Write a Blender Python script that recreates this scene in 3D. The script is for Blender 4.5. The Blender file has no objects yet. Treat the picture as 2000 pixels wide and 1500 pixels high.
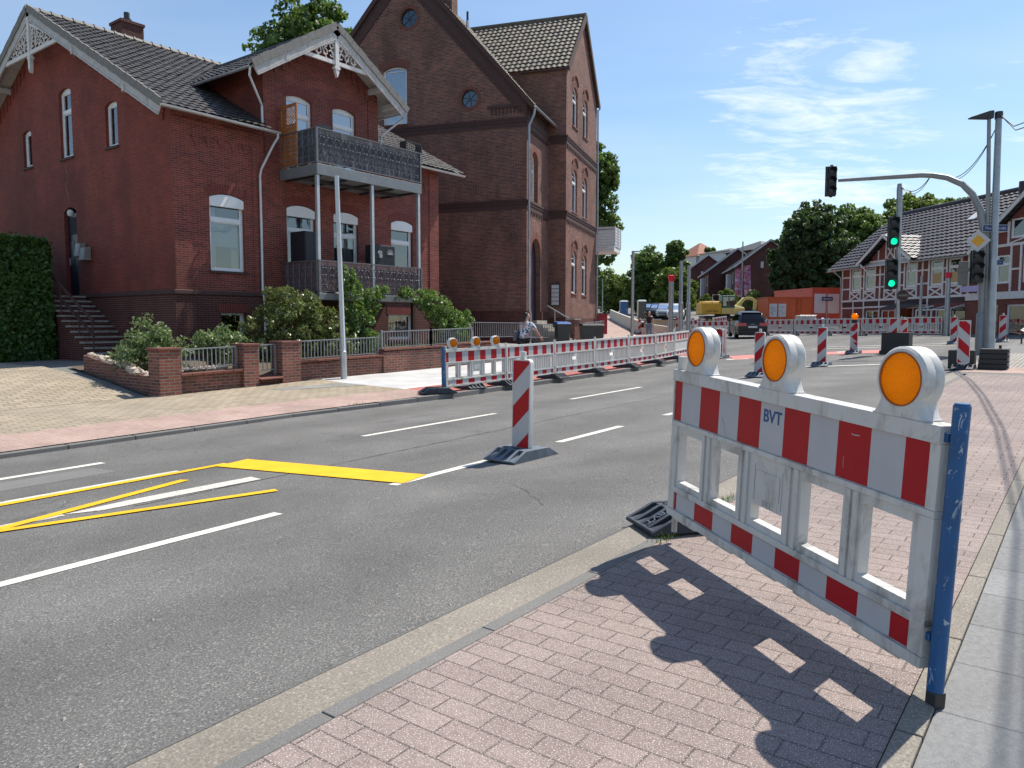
import bpy, bmesh, math, random
import numpy as np
from mathutils import Vector, Matrix
R = math.radians
sc = bpy.context.scene
# ------------------------------------------------------------------ camera
# world frame: x runs along the street, y across it (away from the camera side), z up
cd = bpy.data.cameras.new('camera'); cam = bpy.data.objects.new('camera', cd)
sc.collection.objects.link(cam); sc.camera = cam
cam.location = (0, 0, 1.55); cam.rotation_euler = (R(90 - 4.422), 0, R(37.1526 - 90))
cd.sensor_width = 36; cd.lens = 27.0; cd.clip_start = .05; cd.clip_end = 3000
# ------------------------------------------------------------------ light
SUN_AZ, SUN_EL = -14.0, 57.5            # degrees, azimuth from +x counter-clockwise
w = bpy.data.worlds.new('World'); sc.world = w; w.use_nodes = True
sl = bpy.data.lights.new('sun', 'SUN'); so = bpy.data.objects.new('sun', sl); sc.collection.objects.link(so)
sl.energy = 5.0; sl.angle = R(.53); sl.color = (1, .94, .84)
sd = Vector((math.cos(R(SUN_EL)) * math.cos(R(SUN_AZ)), math.cos(R(SUN_EL)) * math.sin(R(SUN_AZ)), math.sin(R(SUN_EL))))
so.rotation_euler = sd.to_track_quat('Z', 'Y').to_euler(); so.location = sd * 60
vs = sc.view_settings; vs.view_transform = 'Standard'; vs.look = 'None'; vs.exposure = .38; vs.gamma = 1; vs.use_curve_mapping = False
sc.cycles.max_bounces = 8; sc.cycles.transparent_max_bounces = 12

class NT:
    """tiny helper for node trees"""
    def __init__(s, tree): s.t = tree; s.n = tree.nodes; s.l = tree.links
    def add(s, kind, ins=None, **props):
        nd = s.n.new(kind)
        for k, v in props.items(): setattr(nd, k, v)
        for k, v in (ins or {}).items():
            if isinstance(v, bpy.types.NodeSocket): s.l.new(v, nd.inputs[k])
            else: nd.inputs[k].default_value = v
        return nd
    def math(s, op, a, b=0.0, c=0.0, clamp=False):
        nd = s.add('ShaderNodeMath', operation=op, use_clamp=clamp)
        for i, v in enumerate((a, b, c)):
            if isinstance(v, bpy.types.NodeSocket): s.l.new(v, nd.inputs[i])
            else: nd.inputs[i].default_value = v
        return nd.outputs[0]
    def mix(s, f, a, b, blend='MIX'):
        nd = s.add('ShaderNodeMix', data_type='RGBA', blend_type=blend)
        for i, v in ((0, f), (6, a), (7, b)):
            if isinstance(v, bpy.types.NodeSocket): s.l.new(v, nd.inputs[i])
            else: nd.inputs[i].default_value = v if i == 0 else (*v[:3], 1)
        return nd.outputs[2]
    def ramp(s, f, a, b, lo=0.0, hi=1.0):
        nd = s.add('ShaderNodeMapRange', {0: f, 1: a, 2: b, 3: lo, 4: hi}); return nd.outputs[0]
    def noise(s, vec, scale, detail=4, rough=.55, dist=0.0):
        return s.add('ShaderNodeTexNoise', {'Vector': vec, 'Scale': scale, 'Detail': detail, 'Roughness': rough, 'Distortion': dist}).outputs[0]
    def mapping(s, vec, scale=(1, 1, 1), rot=(0, 0, 0), loc=(0, 0, 0)):
        return s.add('ShaderNodeMapping', {'Vector': vec, 'Scale': scale, 'Rotation': rot, 'Location': loc}).outputs[0]

# sky: physical sky with thin procedural cloud
t = NT(w.node_tree); t.n.clear()
sky = t.add('ShaderNodeTexSky', sky_type='NISHITA', sun_disc=False, sun_elevation=R(SUN_EL), sun_rotation=R(90 - SUN_AZ), altitude=20, air_density=1.35, dust_density=.45, ozone_density=3.0)
g = t.add('ShaderNodeTexCoord').outputs['Generated']
sx = t.add('ShaderNodeSeparateXYZ', {0: g}); zc = t.math('MAXIMUM', sx.outputs[2], 0.0)
inv = t.math('DIVIDE', 1.0, t.math('ADD', zc, .13))
pv = t.add('ShaderNodeVectorMath', {0: g, 1: inv}, operation='MULTIPLY')
t.l.new(inv, pv.inputs[1])
P = pv.outputs[0]
Pr = t.mapping(P, rot=(0, 0, R(54))); Pm = t.mapping(Pr, (.95, 2.0, .3))
n1 = t.noise(Pm, 3.0, 9, .62, .9); n2 = t.noise(t.mapping(Pr, (.7, 1.8, .3)), .95, 3, .5, .2)
n3 = t.noise(Pm, 11.0, 7, .65, .8)
def lobe(px_dir, width):
    d = t.add('ShaderNodeVectorMath', {0: g, 1: px_dir}, operation='DOT_PRODUCT').outputs['Value']
    return t.ramp(d, math.cos(R(width)), 1.0)
hx, hy = math.cos(R(37.15)), math.sin(R(37.15))
def skydir(px, py):
    v = Vector((hx, hy, 0)) * 1500 + Vector((hy, -hx, 0)) * (px - 1000) + Vector((0, 0, 1)) * (634 - py); v.normalize(); return tuple(v)
m = t.math('ADD', t.math('ADD', lobe(skydir(1560, 265), 9), t.math('MULTIPLY', lobe(skydir(1350, 120), 9), .30)), t.math('MULTIPLY', lobe(skydir(1850, 330), 12), .45))
m = t.math('MINIMUM', m, 1.0)
dens = t.math('ADD', t.math('ADD', t.math('MULTIPLY', n1, .75), t.math('MULTIPLY', n2, .45)), t.math('MULTIPLY', n3, .30))
dens = t.math('ADD', dens, t.math('MULTIPLY', m, .26))
cl = t.ramp(dens, .93, 1.28)
cl = t.math('MULTIPLY', cl, t.ramp(m, 0.0, .35, .30, 1.0))
veil = t.math('MULTIPLY', t.ramp(n2, .35, .75), .16)
cl = t.math('MINIMUM', t.math('ADD', t.math('MULTIPLY', cl, .88), veil), .92)
col = t.mix(cl, t.mix(1.0, sky.outputs[0], (.92, 1.0, 1.09), 'MULTIPLY'), (9.0, 9.3, 9.8))
bg = t.add('ShaderNodeBackground', {'Color': col, 'Strength': .102})
t.add('ShaderNodeOutputWorld', {0: bg.outputs[0]})

# ------------------------------------------------------------------ helpers
COL = sc.collection
def smst(x, a, b):
    q = min(1, max(0, (x - a) / (b - a))); return q * q * (3 - 2 * q)
def itp(x, xs, ys): return float(np.interp(x, xs, ys))
def nedge(s): return itp(s, [-20, 9, 13, 22, 28, 60, 160], [12, 12, 11.55, 11.6, 12.35, 31, 85.5])
def gz(s, n):
    zs = itp(s, [-20, 0, 45, 60, 70, 300], [-.44, 0, .99, 1.2, 1.3, 2.0]); cc = 0
    if n > 2.66:
        e = nedge(s); k = 2.66 + (n - 2.66) * 9.34 / (e - 2.66) if n < e else n - e + 12
        far = smst(s, 24, 32)
        cc = itp(k, [-50, 2.62, 2.66, 12, 12.05, 16.5, 20.3, 60], [0, 0, -.03, -.42, -.30, -.21, .32, .32]) * (1 - far)
        cc += far * itp(k, [-50, 2.62, 2.66, 12, 12.05, 20, 60], [0, 0, -.03, -.42, -.30, -.2, -.1])
    return zs + cc + .055 * max(0, s - 52) * smst(n, 13, 22)
CY, SY = math.cos(R(37.1526)), math.sin(R(37.1526))
def site(px, D):
    """ground point at depth D on the sight line of photo column px"""
    lat = (px - 1000) / 1500 * D; s = D * CY + lat * SY; n = D * SY - lat * CY
    return (s, n, gz(s, n))

def tag(o, label=None, cat=None, group=None, kind=None):
    if label: o['label'] = label
    if cat: o['category'] = cat
    if group: o['group'] = group
    if kind: o['kind'] = kind
    return o
ORG = {}
def thing(name, label, cat, loc=(0, 0, 0), rz=0, group=None, mw=None):
    o = bpy.data.objects.new(name, None); COL.objects.link(o); o.empty_display_size = .2
    if mw is not None: o.matrix_world = mw
    else: o.location = loc; o.rotation_euler = (0, 0, rz)
    ORG[o.name] = Vector(loc)
    return tag(o, label, cat, group)
def copy_tree(o, parent=None):
    c = o.copy(); COL.objects.link(c); c.parent = parent
    for ch in list(o.children): copy_tree(ch, c)
    return c
def copy_thing(o, loc, rz, label, group=None):
    c = copy_tree(o); c.location = loc; c.rotation_euler = (0, 0, rz); c['label'] = label
    if group: c['group'] = group
    return c

class MB:
    """collects faces, then links them as ONE mesh object"""
    def __init__(s): s.v = []; s.f = []; s.m = []; s.uv = {}
    def face(s, pts, mi=0, want=None, uv=None):
        pts = [Vector(p) for p in pts]
        if want is not None:
            nrm = (pts[1] - pts[0]).cross(pts[2] - pts[0])
            if nrm.dot(Vector(want)) < 0:
                pts.reverse()
                if uv: uv = uv[::-1]
        i = len(s.v); s.v += pts; s.f.append(tuple(range(i, i + len(pts)))); s.m.append(mi)
        if uv: s.uv[len(s.f) - 1] = uv
    def mesh(s, verts, faces, mi=0):
        i = len(s.v); s.v += [Vector(p) for p in verts]
        for f in faces: s.f.append(tuple(i + k for k in f)); s.m.append(mi)
    def hexa(s, p, mi=0):
        """8 corners: 4 bottom ccw, 4 top ccw"""
        s.mesh(p, [(3, 2, 1, 0), (4, 5, 6, 7), (0, 1, 5, 4), (1, 2, 6, 5), (2, 3, 7, 6), (3, 0, 4, 7)], mi)
    def box(s, x0, x1, y0, y1, z0, z1, mi=0):
        s.hexa([(x0, y0, z0), (x1, y0, z0), (x1, y1, z0), (x0, y1, z0), (x0, y0, z1), (x1, y0, z1), (x1, y1, z1), (x0, y1, z1)], mi)
    def beam(s, a, b, w, h, mi=0, up=(0, 0, 1)):
        """bar from a to b, w sideways, h along up"""
        a, b = Vector(a), Vector(b); d = (b - a).normalized(); up = Vector(up)
        if abs(d.dot(up)) > .98: up = Vector((0, 1, 0)) if abs(d.y) < .9 else Vector((1, 0, 0))
        sd_ = d.cross(up).normalized(); u = sd_.cross(d); q = []
        for p in (a, b):
            q += [p - sd_ * w / 2 - u * h / 2, p + sd_ * w / 2 - u * h / 2, p + sd_ * w / 2 + u * h / 2, p - sd_ * w / 2 + u * h / 2]
        s.mesh(q, [(0, 1, 2, 3), (7, 6, 5, 4), (0, 4, 5, 1), (1, 5, 6, 2), (2, 6, 7, 3), (3, 7, 4, 0)], mi)
    def tube(s, pts, r, n=8, mi=0, cap=True):
        pts = [Vector(p) for p in pts]; rs = r if isinstance(r, (list, tuple)) else [r] * len(pts)
        base = len(s.v); ref = None
        for i, p in enumerate(pts):
            d = (pts[min(i + 1, len(pts) - 1)] - pts[max(i - 1, 0)]).normalized()
            if ref is None: ref = Vector((0, 0, 1)) if abs(d.z) < .9 else Vector((1, 0, 0))
            a = d.cross(ref).normalized(); b = d.cross(a).normalized(); ref = -b if False else ref
            for k in range(n):
                th = 2 * math.pi * k / n; s.v.append(p + (a * math.cos(th) + b * math.sin(th)) * rs[i])
        for i in range(len(pts) - 1):
            for k in range(n):
                k2 = (k + 1) % n
                s.f.append((base + i * n + k, base + i * n + k2, base + (i + 1) * n + k2, base + (i + 1) * n + k)); s.m.append(mi)
        if cap:
            s.f.append(tuple(base + k for k in range(n))[::-1]); s.m.append(mi)
            s.f.append(tuple(base + (len(pts) - 1) * n + k for k in range(n))); s.m.append(mi)
    def prism(s, poly, fn, d0, d1, mi=0):
        """poly 2-D outline, fn(u, v, d) gives the point; closed solid between d0 and d1"""
        n = len(poly); a = [fn(u, v, d0) for u, v in poly]; b = [fn(u, v, d1) for u, v in poly]
        s.mesh(a + b, [tuple(range(n))[::-1], tuple(range(n, 2 * n))] + [(i, (i + 1) % n, n + (i + 1) % n, n + i) for i in range(n)], mi)
    def lathe(s, prof, c=(0, 0, 0), n=20, axis='z', mi=0):
        c = Vector(c); base = len(s.v)
        for r, h in prof:
            for k in range(n):
                th = 2 * math.pi * k / n; a, b = r * math.cos(th), r * math.sin(th)
                s.v.append(c + (Vector((a, b, h)) if axis == 'z' else Vector((a, h, b)) if axis == 'y' else Vector((h, a, b))))
        for i in range(len(prof) - 1):
            for k in range(n):
                k2 = (k + 1) % n
                s.f.append((base + i * n + k, base + i * n + k2, base + (i + 1) * n + k2, base + (i + 1) * n + k)); s.m.append(mi)
    def build(s, name, mats, parent=None, local=False, bevel=0, seg=2, smooth=False, fixn=False):
        me = bpy.data.meshes.new(name); org = Vector((0, 0, 0))
        if parent is not None and not local:
            q = parent
            while q is not None: org = org + ORG.get(q.name, Vector((0, 0, 0))); q = q.parent
        V = [v - org for v in s.v]
        me.from_pydata(V, [], s.f)
        mats = mats if isinstance(mats, (list, tuple)) else [mats]
        for mm in mats: me.materials.append(mm)
        if len(mats) > 1: me.polygons.foreach_set('material_index', s.m)
        # box-projected UV in metres
        uvl = me.uv_layers.new(name='UVMap'); uvd = np.zeros((len(me.loops), 2), np.float32)
        for pi, p in enumerate(me.polygons):
            if pi in s.uv:
                for li, c in zip(p.loop_indices, s.uv[pi]): uvd[li] = c
                continue
            n = p.normal
            if abs(n.z) > .985: T = Vector((1, 0, 0)); B = Vector((0, 1, 0))
            else: T = Vector((-n.y, n.x, 0)).normalized(); B = n.cross(T)
            for li in p.loop_indices:
                co = s.v[me.loops[li].vertex_index]; uvd[li] = (co.dot(T), co.dot(B))
        uvl.data.foreach_set('uv', uvd.ravel())
        if fixn:
            bm = bmesh.new(); bm.from_mesh(me); bmesh.ops.recalc_face_normals(bm, faces=bm.faces); bm.to_mesh(me); bm.free()
        if smooth:
            me.polygons.foreach_set('use_smooth', [True] * len(me.polygons))
            if smooth != 'all': me.set_sharp_from_angle(angle=R(38))
        o = bpy.data.objects.new(name, me); COL.objects.link(o)
        if parent is not None: o.parent = parent
        ORG.setdefault(o.name, Vector((0, 0, 0)))
        if bevel:
            b = o.modifiers.new('bevel', 'BEVEL'); b.width = bevel; b.segments = seg; b.limit_method = 'ANGLE'; b.angle_limit = R(40)
            if smooth is False: me.polygons.foreach_set('use_smooth', [True] * len(me.polygons)); b.harden_normals = True
        return o
def lettering(txt, size, mat_, parent, mw, name='lettering', ext=.001, cx=True, bold=0.0):
    cu = bpy.data.curves.new('txt', 'FONT'); cu.body = txt; cu.size = size; cu.extrude = ext; cu.offset = bold
    if cx: cu.align_x = 'CENTER'; cu.align_y = 'CENTER'
    to = bpy.data.objects.new('txt', cu); COL.objects.link(to)
    dg = bpy.context.evaluated_depsgraph_get(); me = bpy.data.meshes.new_from_object(to.evaluated_get(dg))
    bpy.data.objects.remove(to); me.transform(mw); me.materials.clear(); me.materials.append(mat_); me.name = name
    o = bpy.data.objects.new(name, me); COL.objects.link(o); o.parent = parent; return o
def upright(x, y, z, rz=0):
    """matrix that stands text up, reading along local x, facing local -y, then turned by rz"""
    return Matrix.Translation((x, y, z)) @ Matrix.Rotation(rz, 4, 'Z') @ Matrix.Rotation(R(90), 4, 'X')
# ------------------------------------------------------------------ materials
MAT = {}
def newmat(name):
    m_ = bpy.data.materials.new(name); m_.use_nodes = True; t = NT(m_.node_tree)
    bs = t.n['Principled BSDF']; MAT[name] = m_; return m_, t, bs
def plain(name, col, rough=.6, metal=0.0, var=.12, vs_=6.0, bump=0.0, bs_=60.0, spec=.5, dirt=None, dscale=5.0, dlo=.5, dhi=.75, island=0.0, coat=0.0):
    m_, t, bs = newmat(name); pos = t.add('ShaderNodeTexCoord').outputs['Object']
    nz = t.noise(pos, vs_, 5, .6)
    c = t.mix(1.0, col, t.add('ShaderNodeCombineColor', {0: t.ramp(nz, .25, .75, 1 - var, 1 + var), 1: t.ramp(nz, .25, .75, 1 - var, 1 + var), 2: t.ramp(nz, .25, .75, 1 - var, 1 + var)}).outputs[0], 'MULTIPLY')
    if island:
        r = t.add('ShaderNodeNewGeometry').outputs['Random Per Island']
        k = t.ramp(r, 0, 1, 1 - island, 1 + island); c = t.mix(1.0, c, t.add('ShaderNodeCombineColor', {0: k, 1: k, 2: k}).outputs[0], 'MULTIPLY')
    if dirt:
        dn = t.noise(t.mapping(pos, (1, 1, .45)), dscale, 8, .7, .6); f = t.ramp(dn, dlo, dhi)
        c = t.mix(f, c, dirt)
    t.l.new(c, bs.inputs['Base Color']); bs.inputs['Roughness'].default_value = rough; bs.inputs['Metallic'].default_value = metal
    bs.inputs['Specular IOR Level'].default_value = spec; bs.inputs['Coat Weight'].default_value = coat
    if bump:
        b = t.add('ShaderNodeBump', {'Height': t.noise(pos, bs_, 6, .65), 'Strength': bump, 'Distance': .01}); t.l.new(b.outputs[0], bs.inputs['Normal'])
    return m_
def brickmat(name, c1, c2, mortar, bw=.232, rh=.064, ms=.006, stain=(.03, .02, .018), sf=.5, bump=.55, soft=.1, rough=.8, course=0.5, chip=None, mortf=1.0, rot=0.0):
    m_, t, bs = newmat(name); uv = t.add('ShaderNodeTexCoord').outputs['UV']; pos = t.add('ShaderNodeNewGeometry').outputs['Position']; bs.inputs['Specular IOR Level'].default_value = .3
    if rot: uv = t.mapping(uv, rot=(0, 0, R(rot)))
    br = t.add('ShaderNodeTexBrick', {'Vector': uv, 'Color1': (*c1, 1), 'Color2': (*c2, 1), 'Mortar': (*mortar, 1), 'Scale': 1.0, 'Mortar Size': ms, 'Mortar Smooth': soft, 'Bias': 0.0, 'Brick Width': bw, 'Row Height': rh})
    br.offset = course
    base = br.outputs['Color']
    if mortf < 1: base = t.mix(t.math('MULTIPLY', br.outputs['Fac'], 1 - mortf), base, c1)
    n1 = t.noise(pos, 1.1, 6, .6, .3); n2 = t.noise(uv, 34, 4, .6); n3 = t.noise(t.mapping(pos, (1, 1, .35)), .5, 5, .6, .5)
    k = t.ramp(n2, .25, .75, .78, 1.22); c = t.mix(1.0, base, t.add('ShaderNodeCombineColor', {0: k, 1: k, 2: k}).outputs[0], 'MULTIPLY')
    k = t.ramp(n1, .3, .7, .82, 1.18); c = t.mix(1.0, c, t.add('ShaderNodeCombineColor', {0: k, 1: k, 2: k}).outputs[0], 'MULTIPLY')
    c = t.mix(t.math('MULTIPLY', t.ramp(n3, .48, .72), sf), c, stain)
    if chip: c = t.mix(t.ramp(t.noise(uv, 160, 2, .6), chip[0], chip[1]), c, chip[2])
    t.l.new(c, bs.inputs['Base Color']); bs.inputs['Roughness'].default_value = rough
    h = t.math('ADD', t.math('MULTIPLY', br.outputs['Fac'], -1.0), t.math('MULTIPLY', n2, .35))
    b = t.add('ShaderNodeBump', {'Height': h, 'Strength': bump, 'Distance': .008}); t.l.new(b.outputs[0], bs.inputs['Normal'])
    return m_
def speckle(name, col, light, dark, scale=90, amt=.5, rough=.85, bump=.5, big=.18, streak=None, cracks=0.0, tint=None):
    m_, t, bs = newmat(name); pos = t.add('ShaderNodeNewGeometry').outputs['Position']
    n1 = t.noise(pos, scale, 3, .7); n2 = t.noise(pos, scale * 2.3, 2, .6); n3 = t.noise(pos, .7, 6, .65, .4)
    c = t.mix(t.math('MULTIPLY', t.ramp(n1, .54, .68), amt), col, light); c = t.mix(t.math('MULTIPLY', t.ramp(n1, .46, .30), amt), c, dark)
    k = t.ramp(n3, .28, .72, 1 - big, 1 + big); c = t.mix(1.0, c, t.add('ShaderNodeCombineColor', {0: k, 1: k, 2: k}).outputs[0], 'MULTIPLY')
    k = t.ramp(n2, .3, .7, .86, 1.14); c = t.mix(1.0, c, t.add('ShaderNodeCombineColor', {0: k, 1: k, 2: k}).outputs[0], 'MULTIPLY')
    if streak:      # wear along the wheel tracks
        sp = t.add('ShaderNodeSeparateXYZ', {0: pos}); ph = t.math('ADD', t.math('MULTIPLY', sp.outputs[1], streak[1]), t.math('MULTIPLY', n3, 1.6))
        k = t.math('MULTIPLY_ADD', t.math('SINE', ph), streak[0], 1.0); c = t.mix(1.0, c, t.add('ShaderNodeCombineColor', {0: k, 1: k, 2: k}).outputs[0], 'MULTIPLY')
    if cracks:
        wv = t.add('ShaderNodeTexVoronoi', {'Vector': t.add('ShaderNodeVectorMath', {0: pos, 1: t.add('ShaderNodeTexNoise', {'Vector': pos, 'Scale': 1.3, 'Detail': 4.0}).outputs['Color']}, operation='ADD').outputs[0], 'Scale': .33}, feature='DISTANCE_TO_EDGE')
        f = t.math('MULTIPLY', t.ramp(wv.outputs['Distance'], .006, .0), t.ramp(t.noise(pos, .45, 2), .5, .58)); c = t.mix(t.math('MULTIPLY', f, cracks), c, (.02, .02, .02))
    if tint: c = t.mix(t.math('MULTIPLY', t.ramp(t.noise(pos, .35, 4, .6, .8), .5, .7), tint[3]), c, tint[:3])
    t.l.new(c, bs.inputs['Base Color']); bs.inputs['Roughness'].default_value = rough; bs.inputs['Specular IOR Level'].default_value = .35
    h = t.math('ADD', n1, t.math('MULTIPLY', n2, .5))
    b = t.add('ShaderNodeBump', {'Height': h, 'Strength': bump, 'Distance': .006}); t.l.new(b.outputs[0], bs.inputs['Normal'])
    return m_
def leafmat(name, c1, c2, rough=.45, trans=.35, tip=None):
    m_, t, bs = newmat(name); r = t.add('ShaderNodeNewGeometry').outputs['Random Per Island']
    pos = t.add('ShaderNodeNewGeometry').outputs['Position']; nz = t.noise(pos, .55, 3, .6)
    c = t.mix(t.math('ADD', t.math('MULTIPLY', r, .6), t.math('MULTIPLY', nz, .4)), c1, c2)
    if tip: c = t.mix(t.math('MULTIPLY', t.ramp(r, tip[3], tip[3] + .03), .9), c, tip[:3])
    t.l.new(c, bs.inputs['Base Color']); bs.inputs['Roughness'].default_value = rough; bs.inputs['Specular IOR Level'].default_value = .4
    tr = t.add('ShaderNodeBsdfTranslucent', {'Color': t.mix(.5, c, (.12, .2, .02))})
    mx = t.add('ShaderNodeMixShader', {0: trans, 1: bs.outputs[0], 2: tr.outputs[0]}); t.l.new(mx.outputs[0], t.n['Material Output'].inputs[0])
    return m_
def paint_chips(name, col, under, scale=14, lo=.60, hi=.64, rough=.4):
    m_, t, bs = newmat(name); pos = t.add('ShaderNodeTexCoord').outputs['Object']
    nz = t.noise(t.mapping(pos, (1, 1, .5)), scale, 9, .72, 1.2); f = t.ramp(nz, lo, hi)
    k = t.ramp(t.noise(pos, 5, 4), .3, .7, .75, 1.2)
    c = t.mix(1.0, col, t.add('ShaderNodeCombineColor', {0: k, 1: k, 2: k}).outputs[0], 'MULTIPLY'); c = t.mix(f, c, under)
    t.l.new(c, bs.inputs['Base Color']); bs.inputs['Roughness'].default_value = rough
    b = t.add('ShaderNodeBump', {'Height': t.math('MULTIPLY', f, -1.0), 'Strength': .4, 'Distance': .002}); t.l.new(b.outputs[0], bs.inputs['Normal']); return m_
# walls
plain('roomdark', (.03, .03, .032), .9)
brickmat('redbrick', (.235, .048, .031), (.17, .036, .026), (.27, .115, .09), .232, .0635, .006, (.075, .024, .018), .5, .7, .15, .78, mortf=.75)
brickmat('redbrick_joint', (.24, .053, .036), (.125, .030, .023), (.30, .16, .13), .232, .0635, .0055, (.06, .02, .016), .4, .6, .1, .7)
brickmat('plinthbrick', (.105, .030, .024), (.07, .022, .019), (.20, .12, .10), .232, .0635, .006, (.03, .018, .015), .6, .6, .1, .8)
brickmat('brownbrick', (.235, .085, .058), (.085, .034, .030), (.30, .23, .19), .232, .0635, .008, (.05, .028, .024), .5, .6, .1, .85)
brickmat('gardenbrick', (.26, .085, .055), (.13, .05, .04), (.22, .18, .15), .24, .071, .01, (.06, .045, .038), .65, .7, .1, .9)
brickmat('timberinfill', (.20, .055, .042), (.16, .045, .036), (.22, .12, .10), .25, .075, .008, (.1, .04, .03), .3, .3)
brickmat('rowbrick', (.12, .040, .036), (.09, .032, .03), (.13, .07, .06), .25, .075, .008, (.05, .025, .022), .4, .2)
plain('soldier', (.17, .035, .026), .7, 0, .3, 40, .5, 70)
plain('soldier_brown', (.17, .062, .044), .8, 0, .3, 40, .5, 70)
plain('trimdark', (.07, .035, .03), .8, 0, .2, 8, .3)
plain('mortarpale', (.22, .12, .10), .9, 0, .3, 20)
plain('stone', (.34, .31, .27), .85, 0, .2, 9, .4, dirt=(.12, .10, .09))
plain('rubblestone', (.48, .40, .32), .9, 0, .25, 8, .5, 20)
# ground
speckle('asphalt', (.128, .124, .117), (.36, .345, .32), (.04, .04, .039), 85, .85, .85, 1.0, .2, (.10, 2.7), .4, (.075, .073, .07, .35))
speckle('asphalt_dark', (.125, .123, .12), (.26, .25, .24), (.04, .04, .04), 85, .8, .85, .8, .12)
speckle('asphalt_new', (.17, .166, .158), (.22, .22, .215), (.10, .10, .10), 60, .5, .85, .4, .12)
speckle('gutterstone', (.235, .21, .175), (.44, .40, .34), (.12, .105, .085), 75, .7, .9, .6, .2)
speckle('gutterlight', (.40, .365, .29), (.55, .5, .43), (.2, .18, .14), 40, .6, .9, .6, .3)
speckle('kerbstone', (.165, .16, .152), (.30, .29, .28), (.11, .11, .105), 120, .6, .9, .4, .15)
speckle('soil', (.11, .085, .06), (.2, .16, .12), (.05, .04, .03), 30, .7, .95, .8)
speckle('earth', (.17, .165, .15), (.24, .23, .2), (.10, .10, .09), 3, .6, .95, .3)
brickmat('pinkpaver', (.262, .206, .184), (.228, .175, .157), (.115, .092, .082), .235, .1175, .0045, (.17, .13, .115), .45, .8, .2, .9, .5, (.57, .66, (.60, .55, .51)), rot=90)
brickmat('pinkpaver_far', (.40, .285, .245), (.35, .245, .21), (.26, .19, .16), .2, .1, .004, (.34, .27, .22), .5, .4, .2, .9, .5, (.62, .72, (.60, .53, .46)), rot=90)
brickmat('beigepaver', (.36, .30, .22), (.285, .24, .175), (.13, .105, .075), .28, .16, .010, (.33, .29, .22), .5, .6, .15, .9, .5, (.64, .72, (.6, .55, .45)))
brickmat('greypaver', (.27, .265, .24), (.23, .225, .205), (.13, .125, .11), .2, .1, .005, (.2, .19, .17), .5, .5, .15, .9)
brickmat('greyslab', (.235, .235, .228), (.20, .20, .197), (.11, .11, .105), .5, .5, .006, (.17, .17, .165), .5, .4, .15, .9, .5, (.62, .7, (.40, .39, .38)))
brickmat('whiteslab', (.50, .495, .485), (.45, .445, .435), (.30, .29, .28), .3, .3, .004, (.52, .50, .47), .4, .3, .15, .9)
brickmat('redpath', (.42, .15, .125), (.37, .13, .11), (.33, .11, .09), .3, .3, .003, (.38, .14, .12), .4, .2, .15, .9)
brickmat('cobble', (.40, .375, .33), (.30, .28, .25), (.16, .145, .12), .11, .1, .012, (.26, .24, .2), .4, .9, .2, .9)
def marking(name, col, wear):
    m_, t, bs = newmat(name); pos = t.add('ShaderNodeNewGeometry').outputs['Position']
    f = t.ramp(t.noise(pos, 22, 8, .75), wear, wear + .06); c = t.mix(f, col, (.17, .165, .16))
    k = t.ramp(t.noise(pos, 4, 4), .3, .7, .88, 1.08); c = t.mix(1.0, c, t.add('ShaderNodeCombineColor', {0: k, 1: k, 2: k}).outputs[0], 'MULTIPLY')
    t.l.new(c, bs.inputs['Base Color']); bs.inputs['Roughness'].default_value = .7
    b = t.add('ShaderNodeBump', {'Height': t.noise(pos, 110, 3, .7), 'Strength': .4, 'Distance': .004}); t.l.new(b.outputs[0], bs.inputs['Normal'])
marking('whitepaint', (.66, .63, .56), .60); marking('oldwhitepaint', (.60, .56, .49), .56); marking('yellowtape', (.80, .44, .002), .70); marking('redpaint', (.62, .16, .13), .60)
# plastics and metals
plain('whiteplastic', (.58, .565, .53), .42, 0, .06, 3, .06, 30, dirt=(.14, .115, .075), dscale=6, dlo=.50, dhi=.78)
plain('whiteplastic_far', (.62, .61, .58), .5, 0, .06, 3, dirt=(.35, .32, .27), dscale=6, dlo=.55, dhi=.85)
plain('whitefilm', (.47, .465, .475), .4, 0, .05, 5, spec=.3, dirt=(.42, .41, .40), dscale=9, dlo=.60, dhi=.85)
plain('redfilm', (.40, .004, .012), .4, 0, .10, 5, spec=.25, dirt=(.25, .02, .02), dscale=9, dlo=.60, dhi=.85)
plain('inkblue', (.03, .085, .22), .6)
plain('embossed', (.40, .38, .35), .6)
paint_chips('bluepost', (.004, .082, .23), (.38, .44, .50), 22, .575, .60)
plain('galv', (.36, .37, .375), .45, .75, .2, 3, .1, 40)
plain('galvlight', (.50, .51, .52), .42, .6, .15, 3, .1, 40)
plain('greypole', (.27, .275, .275), .5, .4, .15, 3)
plain('steeldark', (.06, .06, .062), .5, .6, .2, 8)
plain('rubber', (.022, .030, .045), .62, 0, .35, 5, .3, 40, dirt=(.12, .125, .13), dscale=5, dlo=.5, dhi=.85)
plain('rubberlight', (.10, .125, .155), .6, 0, .3, 6, .3, 40, dirt=(.22, .22, .22), dscale=6, dlo=.5, dhi=.85)
plain('blackplastic', (.014, .014, .016), .5, 0, .2, 5)
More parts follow.
